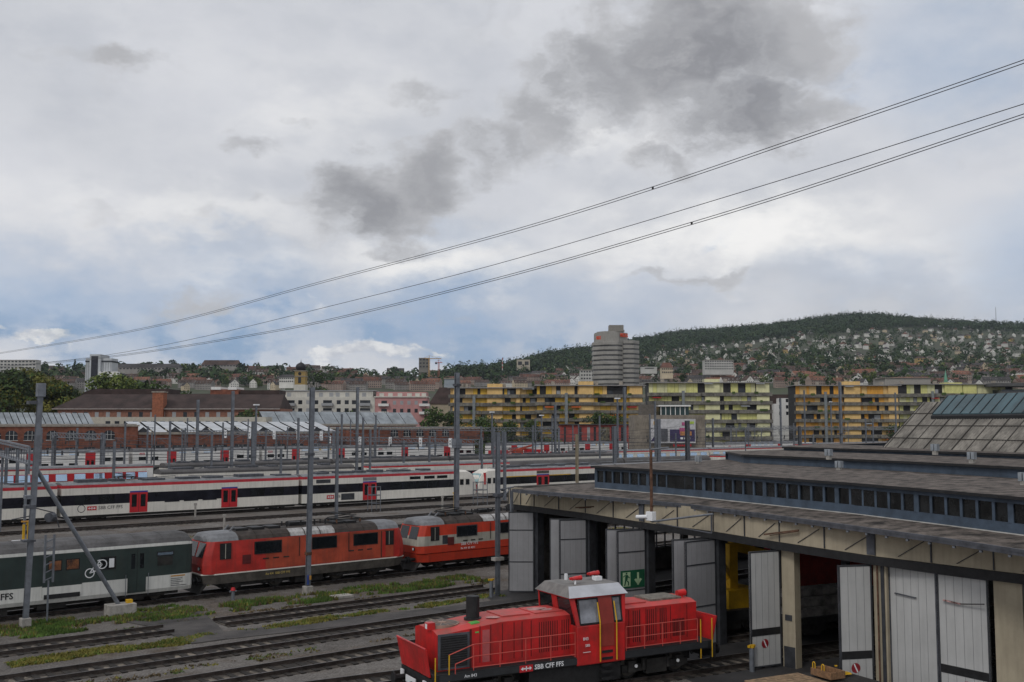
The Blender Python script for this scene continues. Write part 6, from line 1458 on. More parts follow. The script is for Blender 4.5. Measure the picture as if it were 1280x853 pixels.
    for p in (476, 487, 499, 511, 521, 529): MB().box(X(p)-.9, 1.9, zat(495.4, d), X(p)+.9, 1.98, zat(491.5, d)).build('attic_window', WP, t)
    for p in (480, 531):
        for y in (508, 518): MB().box(X(p-7), -1.4, zat(y, d), X(p+6), .1, zat(y-3.2, d)).build('balcony', WHT2, t); gwin(t, X(p), 0, zat(y-3, d), 2.2, 1.2, bars=False)
    t = bthing('brown_roof_house', 'house with a steep brown roof between pink and orange apartments', 'house', 553, 430); X = lambda p: U(553, p, 430); MB().box(X(538), 0, 0, X(572), 10, zat(505, 430)).build('wall', CRM, t); m = MB(); a, b, c = zat(505, 430), zat(484, 430), 5
    m.face([(X(536), -.5, a), (X(575), -.5, a), (X(572), c, b), (X(548), c, b)]); m.face([(X(536), -.5, a), (X(548), c, b), (X(536), 11, a)]); m.face([(X(575), -.5, a), (X(575), 11, a), (X(572), c, b)]); m.build('roof', TILE, t)
    # church
    d = 520; t = bthing('church_tower', 'yellow church tower with a black onion dome and clock', 'church', 373.5, d); s = d/1280; X = lambda p: (p-373.5)*s
    CY = M('church_yellow', (.34, .235, .085), .85, var=.15); MB().box(X(366.5), 0, 0, X(381), 6, zat(481, d)).build('base', WP, t); MB().box(X(367.2), .3, zat(481, d), X(380.5), 5.7, zat(464, d)).build('tower', CY, t)
    MB().box(X(366.5), 0, zat(471, d), X(381.2), 6, zat(470, d)).box(X(366.5), 0, zat(464.3, d), X(381.2), 6, zat(463.3, d)).build('cornice', STONE, t)
    gwin(t, 0, .28, zat(479, d), 1.5, 3.0, bars=False); MB().tube((0, .3, zat(467.3, d)), (0, .2, zat(467.3, d)), .85, 14).build('clock', BLK, t)
    m = MB(); rr = [(2.0, 463.3), (2.5, 461), (2.75, 458.5), (2.4, 456), (1.4, 454), (.5, 453), (.18, 452), (.08, 449.5)]
    m.loft([[(r_*math.cos(k*math.pi/8), 3+r_*math.sin(k*math.pi/8), zat(y, d)) for k in range(16)] for r_, y in rr], [0]*7); m.build('onion_dome', M('black_dome', (.02, .018, .022), .5), t, smooth=True)
    # left high-rise
    d = 720; t = bthing('white_tower', 'white tower block with a black glass front at the left', 'tower block', 119, d, site(119, d).z); z0 = site(119, d).z; s = d/1280; X = lambda p: (p-119)*s; Z = lambda y: zat(y, d)-z0
    WT = M('white_tower_panels', (.50, .52, .54), .7, var=.1, scale=.15, streak=.2); MB().box(X(111), -2, -15, X(124.5), 14, Z(443.3)).build('core', WT, t); MB().box(X(113), -2.1, Z(476), X(121.5), -2.01, Z(445.5)).build('glass_front', BAND, t)
    MB().box(X(104.5), 0, -15, X(111), 12, Z(448)).box(X(124.5), 0, -15, X(137), 12, Z(448)).build('wing', WT, t); MB().box(X(104.2), -.2, Z(453), X(111), 12, Z(451)).box(X(124.5), -.2, Z(453), X(137.3), 12, Z(451)).build('dark_storey', WIN, t)
    m = MB(); [m.box(X(p)-.25, -.15, -10, X(p)+.25, -.01, Z(453)) for p in (106, 108.5, 127, 130, 133, 136)]; m.build('ribs', SHUT, t); MB().box(X(124), -4, -15, X(148), -.2, Z(465)).build('low_wing', WHT2, t)
    # round tower block with the sign
    d = 620; s = d/1280; t = bthing('round_tower', 'grey many-sided tower block with dark storey bands and a red sign', 'tower block', 772, d, 0); X = lambda p: (p-772)*s; Z = lambda y: zat(y, d)
    CT = M('tower_concrete', (.33, .315, .29), .85, var=.12, scale=.12, streak=.25); TW = M('tower_window_band', (.11, .108, .108), .4, var=.4, scale=.15)
    def poly(cx, cy, rx, ry, n=8, ph=R(22.5)): return [(cx+rx*math.cos(ph+2*math.pi*k/n), cy+ry*math.sin(ph+2*math.pi*k/n)) for k in range(n)]
    for cx, cy, rx, ry, yt, nm in ((X(764.5), 12, 11.2, 12, 427, 'body'), (X(787.5), 12.5, 7.6, 9.6, 425, 'side_body')):
        zt = Z(yt); fh = 2.95; k = 0; mc = MB(); mw = MB()
        while zt-k*fh > 0:
            z = zt-k*fh
            def ring(f, zz): return [(cx+(x-cx)*f, cy+(y-cy)*f, zz) for x, y in poly(cx, cy, rx, ry)]
            mc.loft([ring(1, z-1.95), ring(1.012, z-1.8), ring(1.012, z-.1), ring(1, z)], [0, 0, 0]); mw.loft([ring(.97, z-fh), ring(.97, z-1.9)], [0]); k += 1
        mc.build(nm, CT, t); mw.build('storey_windows', TW, t)
    MB().box(X(777.5), 5, 0, X(783.5), 9, Z(427)).build('dark_recess', TW, t)
    m = MB(); m.loft([[(x, y, z) for x, y in poly(X(766.5), 12, 10.8, 11.5)] for z in (Z(427.3), Z(415))], [0]); m.loft([[(x, y, z) for x, y in poly(X(763), 12, 7.5, 9)] for z in (Z(415.1), Z(413.5))], [0]); m.build('top_storey', CT, t)
    MB().box(X(763.5), 6, Z(413.6), X(783), 14, Z(411.5)).box(X(764), 6.5, Z(411.5), X(782), 14, Z(405.2)).build('plant_room', M('darker_concrete', (.24, .225, .2), .9, var=.15), t)
    SG = M('sign_orange_red', (.75, .07, .015), .5)
    text('MIGROS', SG, t, (X(766.5)+4.9, .95, Z(419)), 3.2, rot=(90, 0, 45), name='sign', ext=.1, bold=.06, sx=.62)
    text('MIGROS', SG, t, (X(746.6), 2.0, Z(422.5)), 3.0, rot=(90, 0, -40), name='sign', ext=.1, bold=.06, sx=.3)
misc_blocks()
# ------------------------------------------------------------------ trees, houses on the slopes, forest
def crown_mesh(name, seed, H_, W_, n, leaf, mats, conifer=False, low=.22):
    """leaf clumps spread over overlapping lumps; gaps stay open between them"""
    r = random.Random(seed); m = MB(); nm = len(mats)
    lumps = []
    if conifer:
        k = 9
        for i in range(k): u = i/(k-1); lumps.append((0, 0, H_*(.12+.86*u), W_*.5*(1-u)**.9+.06*W_, H_*.09))
    else:
        for i in range(15):
            a = r.uniform(0, 6.28); u = r.random(); rad = W_*.5*r.uniform(.15, .68)*math.sin(math.pi*(.18+.72*u))
            lumps.append((rad*math.cos(a), rad*math.sin(a), H_*(low+.06+(1-low-.12)*u), W_*r.uniform(.15, .27), H_*r.uniform(.09, .15)))
    for _ in range(n):
        cx, cy, cz, rw, rh = r.choice(lumps); li = lumps.index((cx, cy, cz, rw, rh))
        v = Vector((r.gauss(0, 1), r.gauss(0, 1), r.gauss(0, 1)+.15)).normalized(); q = r.uniform(.7, 1.08)
        p = Vector((cx+v.x*rw*q, cy+v.y*rw*q, cz+v.z*rh*q)); s = leaf*r.uniform(.6, 1.35)
        t = (v+Vector((r.gauss(0, .55), r.gauss(0, .55), r.gauss(0, .55)))).normalized(); a = t.orthogonal().normalized(); b = t.cross(a); g = r.uniform(0, 6.28)
        e1 = a*math.cos(g)+b*math.sin(g); e2 = b*math.cos(g)-a*math.sin(g)
        m.face([p-e1*s*.5, p+e2*s*.4, p+e1*s*.55, p-e2*s*.35], (li*7+(r.random() < .25)) % nm)
    return m.mesh(name, mats)
def trunk_mesh(name, seed, H_, r0):
    r = random.Random(seed); m = MB(); m.tube((0, 0, -.5), (0, 0, H_*.35), r0, 8, r2=r0*.75); m.tube((0, 0, H_*.35), (r.uniform(-.2, .2), r.uniform(-.2, .2), H_*.75), r0*.75, 7, r2=r0*.25)
    for k in range(5): a = r.uniform(0, 6.28); z = H_*r.uniform(.25, .5); m.tube((0, 0, z), (H_*.2*math.cos(a), H_*.2*math.sin(a), z+H_*.2), r0*.4, 6, r2=r0*.12)
    return m.mesh(name, [BARK])
TR = {}
def proto(key, seed, H_, W_, n, leaf, mats, con=False, low=.22): TR[key] = (crown_mesh('crown', seed, H_, W_, n, leaf, mats, con, low), trunk_mesh('trunk', seed, H_, H_*.018), H_)
D_, MI_, LI_, OL_, CO_ = FOL
proto('big_olive', 1, 24, 20, 5200, .85, [OL_, MI_, M('yellow_olive_leaves', (.22, .20, .035), .9, var=.3), OL_]); proto('big_green', 2, 24, 21, 5200, .85, [MI_, D_, D_, OL_]); proto('light', 3, 14, 7, 1500, .5, [LI_, LI_, MI_], low=.1)
proto('bushy', 4, 10, 9, 1800, .5, [D_, MI_, D_], low=.05); proto('round', 5, 14, 11, 1300, .75, [D_, MI_, D_]); proto('far_a', 6, 13, 11, 420, 1.5, [D_, MI_, D_]); proto('far_b', 7, 12, 10, 420, 1.4, [MI_, LI_, MI_]); proto('far_c', 8, 16, 7.5, 420, 1.3, [CO_, CO_, D_], True); proto('far_d', 9, 12, 12, 420, 1.5, [D_, CO_, D_])
def tree(key, px, d, h, label, group=None, name='tree', z=None, jig=0):
    cm, tm, H_ = TR[key]; p = site(px, d, z); s = h/H_
    t = thing(name, label, 'tree', p, rnd.uniform(0, 6.28), group); t.scale = (s*rnd.uniform(.9, 1.15), s*rnd.uniform(.9, 1.15), s)
    link('crown', cm, t); link('trunk', tm, t); return t
def topz(y, d): return zat(y, d)
for i, (px, d, y, k, l) in enumerate(((-25, 400, 470, 'big_olive', 'broad olive tree cut by the left picture edge'), (8, 385, 466, 'big_green', 'broad green tree second from the left picture edge'), (36, 410, 462, 'big_olive', 'tallest olive yellow tree of the clump at the left'), (58, 395, 472, 'big_olive', 'olive tree right of the tallest one in the left clump'), (78, 400, 484, 'big_green', 'lower green tree at the right of the left clump'), (93, 405, 490, 'big_olive', 'small olive tree beside the dark hipped roof'))):
    tree(k, px, d, topz(y, d), l, 'trees of the big clump at the left', z=0)
for px, d, y, k, l in ((122, 420, 470, 'light', 'slender light green tree below the white tower block'), (133, 425, 465, 'light', 'tallest light green tree right of the white tower block'), (145, 420, 467, 'light', 'light green tree third in the row at the white tower'), (157, 430, 471, 'light', 'light green tree at the right end of the tower row'), (170, 440, 476, 'bushy', 'rounded green tree behind the left part of the hall roof'), (185, 450, 477, 'bushy', 'rounded green tree above the brick chimney'), (201, 400, 487, 'bushy', 'olive bush directly behind the chimney tower'), (222, 400, 489, 'bushy', 'low olive bush right of the chimney tower')):
    tree(k, px, d, topz(y, d), l, z=0)
for px, d, y, l in ((307, 318, 511, 'green tree before the right part of the dark hall roof'), (336, 372, 512, 'green tree at the corner of the white apartments'), (436, 385, 513, 'leafy shrub in front of the white apartments'), (480, 385, 515, 'leafy shrub in front of the pink apartments'), (545, 345, 508, 'dark tree right of the pink apartments'), (560, 350, 514, 'dark low tree at the left end of the orange apartments'),
                    (603, 338, 519, 'tree before the left orange apartments, under its balconies'), (618, 337, 527, 'low tree left of the tall mast at the orange apartments'), (640, 338, 525, 'low tree in the middle of the row before the orange apartments'), (662, 338, 524, 'low tree at the left end of the red building'), (745, 360, 514, 'tree rising behind the red building'), (764, 362, 517, 'tree behind the right half of the red building'), (1113, 400, 529, 'green tree at the foot of the deep orange apartments')):
    tree('bushy', px, d, topz(y, d)-.3, l, z=0)
q = site(395, 820); tree('round', 395, 820, zat(462.5, 820)-q.z, 'dark round tree right of the church tower')
for px, y, h, k, l in ((27, 459, 12, 'far_a', 'dark tree before the pale flats at the far left'), (54, 449, 15, 'far_a', 'tall dark tree right of the pale flats'), (70, 450, 12, 'far_a', 'round tree near the pale flats on the ridge'), (91, 452, 17, 'far_c', 'dark conifer left of the white tower block'), (166, 452, 11, 'far_a', 'small tree on the ridge right of the white tower'), (184, 455, 11, 'far_a', 'bush on the ridge below the third cable'), (214, 449, 17, 'far_d', 'tall dark pair of trees left of the long ridge building'), (228, 450, 14, 'far_b', 'round tree left of the long ridge building'), (240, 449, 13, 'far_a', 'tree touching the left end of the long ridge building'), (300, 453, 15, 'far_d', 'dark tree at the right end of the long ridge building'), (325, 455, 13, 'far_b', 'tree on the ridge left of the church'), (345, 456, 15, 'far_c', 'conifer on the ridge left of the church tower')):
    d = 1380; t = tree(k, px, d, h*1.25, l)
# ---- houses
def house_mesh(name, seed, w, dp, h, rh, mats, hip=False, win=True, floors=2):
    r = random.Random(seed); m = MB(); m.box(-w/2, 0, -4, w/2, dp, h, 0); o = .5
    a, b, c, e = (-w/2-o, -o, h-.1), (w/2+o, -o, h-.1), (w/2+o, dp+o, h-.1), (-w/2-o, dp+o, h-.1)
    if hip == 'gable':                       # gable towards the viewer
        p, q = (0, -o, h+rh), (0, dp+o, h+rh); m.face([b, c, q, p], 1); m.face([e, a, p, q], 1); m.face([(-w/2, -.02, h), (w/2, -.02, h), (0, -.02, h+rh-.3)], 0)
    else:
        k = min(w, dp)*.45 if hip else 0; p, q = (-w/2-o+k+(0 if hip else .0), dp/2, h+rh), (w/2+o-k, dp/2, h+rh)
        m.face([a, b, q, p], 1); m.face([c, e, p, q], 1); m.face([b, c, q], 1 if hip else 0); m.face([e, a, p], 1 if hip else 0)
    if win:
        n = max(2, int(w/2.6))
        for f in range(floors):
            z = h-2.3-f*2.9
            for i in range(n):
                x = -w/2+w*(i+.5)/n; m.box(x-.55, -.06, z, x+.55, -.005, z+1.4, 2)
        if hip == 'gable': m.box(-.5, -.09, h+rh*.2, .5, -.025, h+rh*.2+1.2, 2)
        elif w > 14:
            for i in range(n//2): x = -w/2+w*(i+.5)/(n//2); m.box(x-.8, dp*.08, h+rh*.2, x+.8, dp*.3, h+rh*.2+1.5, 0); m.box(x-.6, dp*.08-.04, h+rh*.2+.2, x+.6, dp*.08-.005, h+rh*.2+1.3, 2)
    x = r.uniform(-w*.3, w*.3); m.box(x-.4, dp*.55, h+rh*.4, x+.4, dp*.55+.8, h+rh+1.1, 3)
    return m.mesh(name, mats)
def far(n, c, v=.15): return M(n, c, .9, var=v, scale=.08)
W1, W2_, W3, W4, W5 = far('white_house_wall', (.72, .70, .65)), far('cream_house_wall', (.58, .48, .34)), far('grey_house_wall', (.30, .28, .26)), far('pink_house_wall', (.36, .28, .235)), far('ochre_house_wall', (.48, .34, .13))
R1, R2, R3, R4, R5 = far('red_tile_roof', (.15, .068, .047), .35), far('brown_tile_roof', (.085, .054, .043), .35), far('dark_slate_roof', (.06, .055, .055), .3), far('orange_tile_roof', (.21, .095, .06), .3), far('grey_brown_roof', (.13, .11, .10), .3)
FW = far('far_house_window', (.05, .05, .055)); CH = far('chimney_stone', (.25, .17, .13))
HM = {}
def hp(key, *a, **k): HM[key] = house_mesh('house', *a, **k)
hp('terr1', 1, 26, 11, 9, 5, [W3, R2, FW, CH], floors=3); hp('terr2', 2, 34, 11, 9, 4.5, [W4, R1, FW, CH], floors=3); hp('terr3', 3, 22, 11, 9, 5, [W2_, R2, FW, CH], floors=3); hp('terr4', 4, 30, 12, 9.5, 4.5, [W3, R3, FW, CH], floors=3); hp('terr5', 15, 24, 11, 9, 5, [W1, R2, FW, CH], floors=3); hp('terr6', 16, 28, 11, 9, 5, [W4, R4, FW, CH], floors=3)
hp('gab1', 5, 11, 13, 9, 6, [W1, R2, FW, CH], hip='gable', floors=3); hp('gab2', 6, 10, 12, 8, 5.5, [W2_, R3, FW, CH], hip='gable', floors=2); hp('gab3', 7, 11, 13, 8, 5.5, [W1, R3, FW, CH], hip='gable', floors=2)
hp('vil1', 8, 13, 12, 8, 5, [W1, R3, FW, CH], hip=True); hp('vil2', 9, 14, 12, 9, 5, [W1, R1, FW, CH], hip=True, floors=3); hp('vil3', 10, 13, 11, 8, 4.5, [W3, R2, FW, CH], hip=True); hp('vil4', 11, 15, 12, 9, 4, [W2_, R5, FW, CH], hip=True, floors=3); hp('vil5', 12, 16, 11, 8, .4, [W1, R5, FW, CH], hip=True)
hp('vil6', 13, 13, 12, 8, 5, [W5, R2, FW, CH], hip=True)
LAB = {'terr1': ('long grey terrace house with brown roof in the dense town', 'grey terraces with brown roofs'), 'terr2': ('long pinkish terrace house with red tiled roof in the dense town', 'pinkish terraces with red roofs'), 'terr3': ('cream terrace house with brown roof in the dense town', 'cream terraces with brown roofs'), 'terr4': ('long grey terrace house with dark slate roof in the dense town', 'grey terraces with slate roofs'),
       'terr5': ('white terrace house with brown roof in the dense town', 'white terraces with brown roofs'), 'terr6': ('long pinkish terrace house with orange roof in the dense town', 'pinkish terraces with orange roofs'),
       'gab1': ('tall white house showing its gable, under a brown roof', 'white gabled houses with brown roofs'), 'gab2': ('cream house showing its gable, under a slate roof', 'cream gabled houses with slate roofs'), 'gab3': ('white house showing its gable, under a slate roof', 'white gabled houses with slate roofs'),
       'vil1': ('white villa with dark hipped roof on the slope', 'white villas with dark hipped roofs'), 'vil2': ('tall white villa with red hipped roof on the slope', 'white villas with red hipped roofs'), 'vil3': ('grey villa with brown hipped roof on the slope', 'grey villas with brown hipped roofs'), 'vil4': ('cream villa with grey brown hipped roof on the slope', 'cream villas with grey brown roofs'), 'vil5': ('white flat roofed house on the slope', 'white flat roofed houses on the slope'), 'vil6': ('ochre villa with brown hipped roof on the slope', 'ochre villas with brown hipped roofs')}
def ground_hit(px, py, d0=520, d1=3000):
    """distance at which the ray through a pixel meets the slope"""
    d = d0
    while d < d1:
        p = at(px, py, d)
        if p.z <= terrain(p.x, p.y): return d
        d += 12
    return None
hr = random.Random(11); GRID = {}
def free(px, y, w):
    k = (int(px//5), int(y//4))
    for i in range(-int(w//5)-1, int(w//5)+2):
        if GRID.get((k[0]+i, k[1])): return False
    GRID[k] = 1; return True
def treeline(px): return lerp_tab([(500, 462), (620, 470), (700, 456), (760, 446), (830, 434), (880, 424), (960, 419), (1000, 412), (1060, 410), (1100, 405), (1180, 400), (1300, 403)], px)
houses = []; stuff_h = []
def put_house(px, py, keys, big=False):
    d = ground_hit(px, py)
    if d is None or d < 560: return
    k = hr.choice(keys); w = 14*1280/d*.5
    if not free(px, py, w): return
    houses.append((px, py, d, k))
for _ in range(1500):
    px = hr.uniform(-10, 1290); y = hr.uniform(455, 489) if px < 560 else hr.uniform(453, 487)
    if px > 800 and y < 462: continue
    put_house(px, y, ('terr1', 'terr2', 'terr3', 'terr4', 'terr5', 'terr2', 'terr1', 'terr6', 'gab1', 'gab2', 'gab3', 'terr4'))
for _ in range(1600):
    px = hr.uniform(620, 1290); tl = treeline(px); y = hr.uniform(tl, 470)
    if hr.random() > .6: continue
    put_house(px, y, ('vil1', 'vil2', 'vil3', 'vil4', 'vil5', 'gab1', 'gab3', 'vil1', 'vil4', 'vil2', 'vil2', 'vil6', 'gab1', 'vil5') if px > 700 else ('terr2', 'vil2', 'vil3', 'gab2', 'terr1'))
cnt = 0; houses.sort(key=lambda q: q[2]); merged = MB(); mm = []
fin = [W1, W2_, W3, W4, W5, R1, R2, R3, R4, R5, FW, CH]; ix = {m.name: i for i, m in enumerate(fin)}
near = [h for h in houses if h[2] < 1e9]
pick = set(range(0, len(near), max(1, len(near)//290 if len(near) > 290 else 1)))
if len(pick) > 290: pick = set(sorted(pick)[:290])
for i, (px, py, d, k) in enumerate(near):
    p = at(px, py, d); z = terrain(p.x, p.y); rz = RZ+hr.gauss(0, .35); sc = hr.uniform(.62, .9) if d < 1450 else hr.uniform(.55, .85)
    if i in pick:
        o = link('house', HM[k], None, (p.x, p.y, z), rz); o.scale = (sc, sc, sc*hr.uniform(.9, 1.1)); tag(o, LAB[k][0], 'house', LAB[k][1])
    else:
        me = HM[k]; ca, sa = math.cos(rz)*sc, math.sin(rz)*sc; b = len(merged.v)
        merged.v += [(p.x+v.co.x*ca-v.co.y*sa, p.y+v.co.x*sa+v.co.y*ca, z+v.co.z*sc) for v in me.vertices]
        for f in me.polygons: merged.f.append(tuple(b+q for q in f.vertices)); merged.m.append(ix[me.materials[f.material_index].name])
if merged.f: kind(merged.build('distant_town_houses', fin), 'stuff')
print('houses', len(near), 'picked', len(pick))
# ---- trees among the houses
tr = random.Random(5); nt = 0; tmerge = MB()
def put_tree(px, y, keys, single):
    global nt
    d = ground_hit(px, y)
    if d is None: return
    k = tr.choice(keys); h = tr.uniform(8, 16) if k != 'far_c' else tr.uniform(14, 20)
    lab = {'far_a': ('dark green round tree among the far houses', 'dark round trees among the houses'), 'far_b': ('bright green round tree among the far houses', 'bright round trees among the houses'), 'far_c': ('dark pointed conifer among the far houses', 'conifers among the houses'), 'far_d': ('wide deep green tree among the far houses', 'wide deep green trees among the houses')}[k]
    if single and nt < 250: nt += 1; tree(k, px, d, h, *lab); return
    p = at(px, y, d); z = terrain(p.x, p.y); clump(tmerge, p.x, p.y, z, h, h*.85 if k != 'far_c' else h*.45, 34, tr)
def clump(m, x, y, z, h, w, n, r, con=False):
    c = r.randrange(4)
    for _ in range(n):
        v = Vector((r.gauss(0, 1), r.gauss(0, 1), r.gauss(.1, 1))).normalized(); p = Vector((x+v.x*w*.5, y+v.y*w*.5, z+h*.58+v.z*h*.42)); s = w*r.uniform(.16, .33)
        t = (v+Vector((r.gauss(0, .18), r.gauss(0, .18), r.gauss(.25, .18)))).normalized(); a = t.orthogonal().normalized(); b = t.cross(a); g = r.uniform(0, 6.28); e1 = a*math.cos(g)+b*math.sin(g); e2 = b*math.cos(g)-a*math.sin(g)
        m.face([p-e1*s*.6, p+e2*s*.5, p+e1*s*.6, p-e2*s*.5], c if r.random() < .93 else r.randrange(4))
for i in range(620):
    px = tr.uniform(-10, 1290); put_tree(px, tr.uniform(455, 486), ('far_a', 'far_b', 'far_d', 'far_b'), i % 5 < 2)
for i in range(1250):
    px = tr.uniform(640, 1290); y = tr.uniform(treeline(px)-2, 472)
    put_tree(px, y, ('far_a', 'far_d', 'far_c', 'far_d', 'far_b'), i % 22 == 0)
for i in range(520): px = tr.uniform(-10, 560); put_tree(px, tr.uniform(458, 482), ('far_a', 'far_b', 'far_d', 'far_b'), i % 9 == 0)
HF = [M('slope_tree_dark', (.030, .060, .020), .95, var=.2, scale=.05), M('slope_tree_mid', (.036, .068, .022), .95, var=.25, scale=.05), M('slope_tree_blue', (.028, .052, .024), .95, var=.3, scale=.05), M('slope_tree_olive', (.046, .070, .024), .95, var=.25, scale=.05)]
kind(tmerge.build('slope_trees', HF), 'stuff')
def forest():
    m = MB(); r = random.Random(9)
    for _ in range(9000):
        px = r.uniform(560, 1400); yr = lerp_tab(RIDGE, px); tl = treeline(px)+6
        d = None
        u = r.random(); y = yr+2+(tl-yr)*u
        if r.random() < .30: dr = 1500+1350*sstep(520, 900, px); d = dr*r.uniform(.93, 1.01)
        else: d = ground_hit(px, y, 900)
        if d is None: continue
        p = at(px, y, d); z = terrain(p.x, p.y)
        if r.random() < .22: clump(m, p.x, p.y, z, r.uniform(20, 32), r.uniform(6, 9), 30, r)
        else: clump(m, p.x, p.y, z, r.uniform(13, 24), r.uniform(10, 17), 34, r)
    return kind(m.build('forest', HF), 'stuff')
forest()
# ---- buildings one can pick out on the slopes
def slope_block(name, label, cat, px0, px1, ytop, ybot, d, wall, roof=None, rows=2, cols=8, wmat=None, rh=0, dep=14):
    mid = (px0+px1)/2; t = bthing(name, label, cat, mid, d, 0); w = U(px0, px1, d); z0, z1 = zat(ybot, d), zat(ytop, d)
    t.location.z = z0; h = z1-z0; MB().box(-w/2, 0, -5, w/2, dep, h-rh).build('wall', wall, t)
    if rh: m = MB(); m.face([(-w/2-.5, -.6, h-rh), (w/2+.5, -.6, h-rh), (w/2-2, dep/2, h), (-w/2+2, dep/2, h)]); m.face([(w/2+.5, -.6, h-rh), (w/2+.5, dep, h-rh), (w/2-2, dep/2, h)]); m.face([(-w/2-.5, dep, h-rh), (-w/2-.5, -.6, h-rh), (-w/2+2, dep/2, h)]); m.build('roof', roof or TILE, t)
    else: MB().box(-w/2-.3, -.5, h, w/2+.3, dep+.3, h+.5).build('roof', roof or STONE, t)
    hh = (h-rh)/rows
    for j in range(rows):
        for i in range(cols): x = -w/2+w*(i+.5)/cols; MB().box(x-w/cols*.3, -.1, hh*j+hh*.35, x+w/cols*.3, -.02, hh*j+hh*.8).build('window', wmat or FW, t)
    return t
WB = far('pale_block', (.50, .49, .46))
slope_block('flats', 'pale flats with dark window columns at the far left of the ridge', 'apartment house', -30, 42, 450.5, 466, 1300, WB, rows=4, cols=16)
slope_block('ridge_building', 'long brown roofed building on the ridge left of the church', 'building', 250, 297, 450, 459, 1400, W3, R2, rows=1, cols=12, rh=7)
slope_block('long_roof_house', 'very long dark roofed terrace on the ridge right of the white tower', 'building', 142, 222, 454.5, 463, 1300, W3, R3, rows=1, cols=18, rh=5)
slope_block('cream_barrack', 'pale house with brown roof left of the church tower', 'building', 348, 366, 468, 479, 1000, W1, R3, rows=2, cols=7, rh=3)
slope_block('concrete_block', 'dark concrete block under construction beside the crane', 'building', 523, 535.5, 448, 461, 1350, far('raw_concrete', (.20, .19, .17)), rows=3, cols=3, dep=10)
slope_block('white_block', 'pale windowless cube building on the slope left of the round tower', 'building', 646, 662.5, 450, 460, 1600, far('sand_block', (.47, .42, .33)), rows=1, cols=2, dep=12)
slope_block('slab_block', 'long white slab block on the slope right of the round tower', 'apartment house', 882, 918, 450.5, 463, 1150, WB, rows=4, cols=12)
slope_block('white_offices', 'white offices left of the round tower foot', 'building', 726, 746, 463, 480, 850, WB, rows=4, cols=6)
slope_block('grey_cube', 'pale blue grey cube house left of the orange apartments', 'building', 555, 568.5, 474, 484, 620, far('blue_grey_panel', (.34, .38, .42)), rows=1, cols=1, wmat=far('blue_grey_panel'.replace('panel', 'panels'), (.32, .36, .40)), dep=9)
slope_block('ochre_villa', 'tall ochre yellow villa among dark trees on the slope', 'house', 1149, 1160, 445.5, 455, 1500, W5, R2, rows=2, cols=3, rh=3, dep=10)
slope_block('big_red_roof', 'pale building with high red roof right of the round tower', 'building', 828, 842, 453, 468, 1150, W2_, R1, rows=2, cols=6, rh=6)
slope_block('white_hall', 'long low white roofed hall right of the round tower', 'building', 803, 822, 459.5, 462, 1200, WB, WHT2, rows=1, cols=1, wmat=FW)
def crane(label, px, ytop, ybot, d, jl, jr, mat):
    t = bthing('tower_crane', label, 'crane', px, d, 0); z0, z1 = zat(ybot, d), zat(ytop, d); t.location.z = z0; h = z1-z0; m = MB()
    for s in (-.8, .8): [m.beam((s, e, -20), (s, e, h), .45) for e in (-.8, .8)]
    for k in range(8): m.beam((-.8, -.8, h*k/8), (.8, -.8, h*(k+1)/8), .35)
    m.build('tower', mat, t); m = MB(); m.beam((-jl, 0, h), (jr, 0, h), .9); m.beam((0, 0, h+4), (jr*.8, 0, h+.4), .25); m.beam((0, 0, h+4), (-jl, 0, h+.4), .25); m.beam((0, 0, h), (0, 0, h+4), .6); m.build('jib', mat, t)
    MB().box(-jl, -1, h-2, -jl+3, 1, h+.2).build('counterweight', DKF, t)
crane('yellow tower crane beside the concrete block on the ridge', 536, 448.5, 470, 1340, 8, 16, M('crane_ochre', (.45, .26, .08), .6)); crane('small red tower crane right of the yellow crane', 548, 453.5, 462, 1400, 5, 5, M('crane_red', (.45, .1, .08), .6))
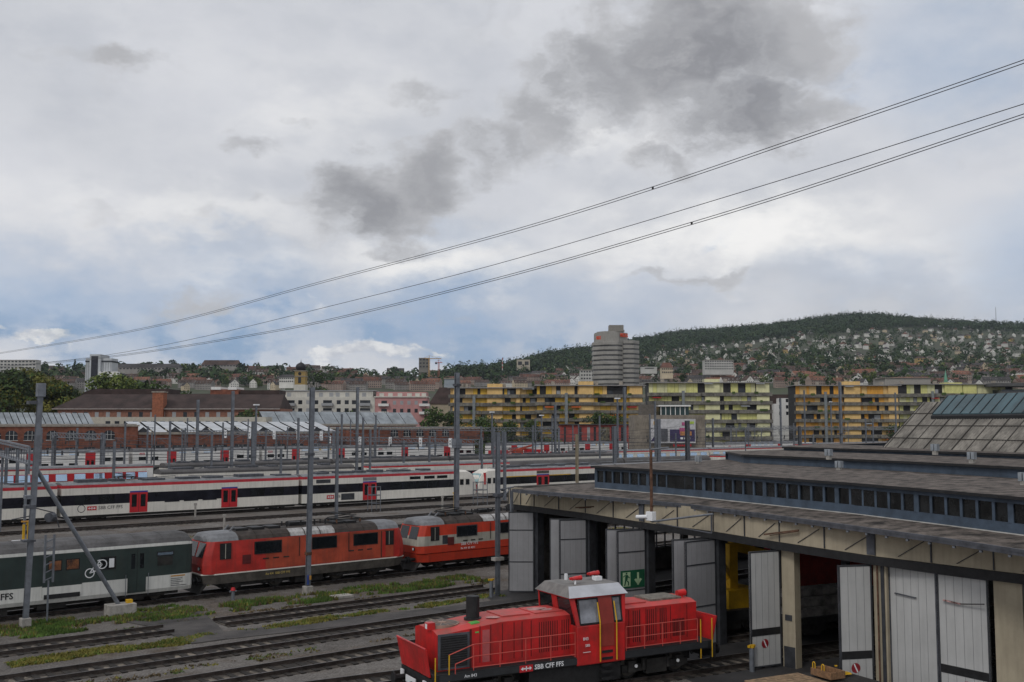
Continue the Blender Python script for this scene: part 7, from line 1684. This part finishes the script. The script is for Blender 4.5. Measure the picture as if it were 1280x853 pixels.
t = bthing('radio_mast', 'thin radio mast on the wooded ridge at the right', 'mast', 1250, 2800, 0); z0 = terrain(t.location.x, t.location.y); t.location.z = z0; MB().tube((0, 0, 0), (0, 0, zat(384, 2800)-z0), 1.0, 6, r2=.5).build('mast', GRAYR, t)
t = bthing('chimney', 'thin red and white chimney on the ridge left of the pale cube', 'chimney', 628, 1500, 0); t.location.z = zat(458, 1500); m = MB(); [m.tube((0, 0, k*3-6), (0, 0, k*3-3), .7, 8, k % 2) for k in range(6)]; m.build('shaft', [WB, far('faded_red', (.4, .12, .1))], t)
t = bthing('green_spire', 'slim green copper spire above the pale lime apartments', 'church', 1184, 520, 0); s = 520/1280; z0 = zat(479, 520); t.location.z = 0
m = MB(); m.tube((0, 0, zat(478, 520)), (0, 0, zat(474, 520)), 1.0, 8); m.tube((0, 0, zat(474, 520)), (0, 0, zat(462, 520)), .8, 8, r2=.05); m.build('spire', M('copper_green', (.15, .34, .24), .7, var=.15), t); MB().box(-1.2, -1.2, 0, 1.2, 1.2, zat(478, 520)).build('tower', WP_ if False else STONE, t)
# low shrubs along the far track and behind the trains
def hedge():
    m = MB(); r = random.Random(21)
    for _ in range(150):
        px = r.uniform(575, 700); p = site(px, r.uniform(328, 345), 0); clump(m, p.x, p.y, -1.0, r.uniform(3, 7), r.uniform(3, 5), 40, r)
    return kind(m.build('undergrowth', FOL[:4]), 'stuff')
hedge()

# ---- the air over the town
def haze():
    m = MB().box(-5400, -5400, -6, 5400, 5400, 420); me = m.mesh('haze', []); o = link('haze', me)
    mt = bpy.data.materials.new('haze'); mt.use_nodes = True; nt = mt.node_tree; nt.nodes.clear()
    out = nt.nodes.new('ShaderNodeOutputMaterial'); v = nt.nodes.new('ShaderNodeVolumePrincipled')
    v.inputs['Color'].default_value = (.80, .88, 1, 1); v.inputs['Density'].default_value = HAZE; v.inputs['Anisotropy'].default_value = .2
    nt.links.new(v.outputs[0], out.inputs['Volume']); me.materials.append(mt); kind(o, 'stuff')
HAZE = .00004
haze()
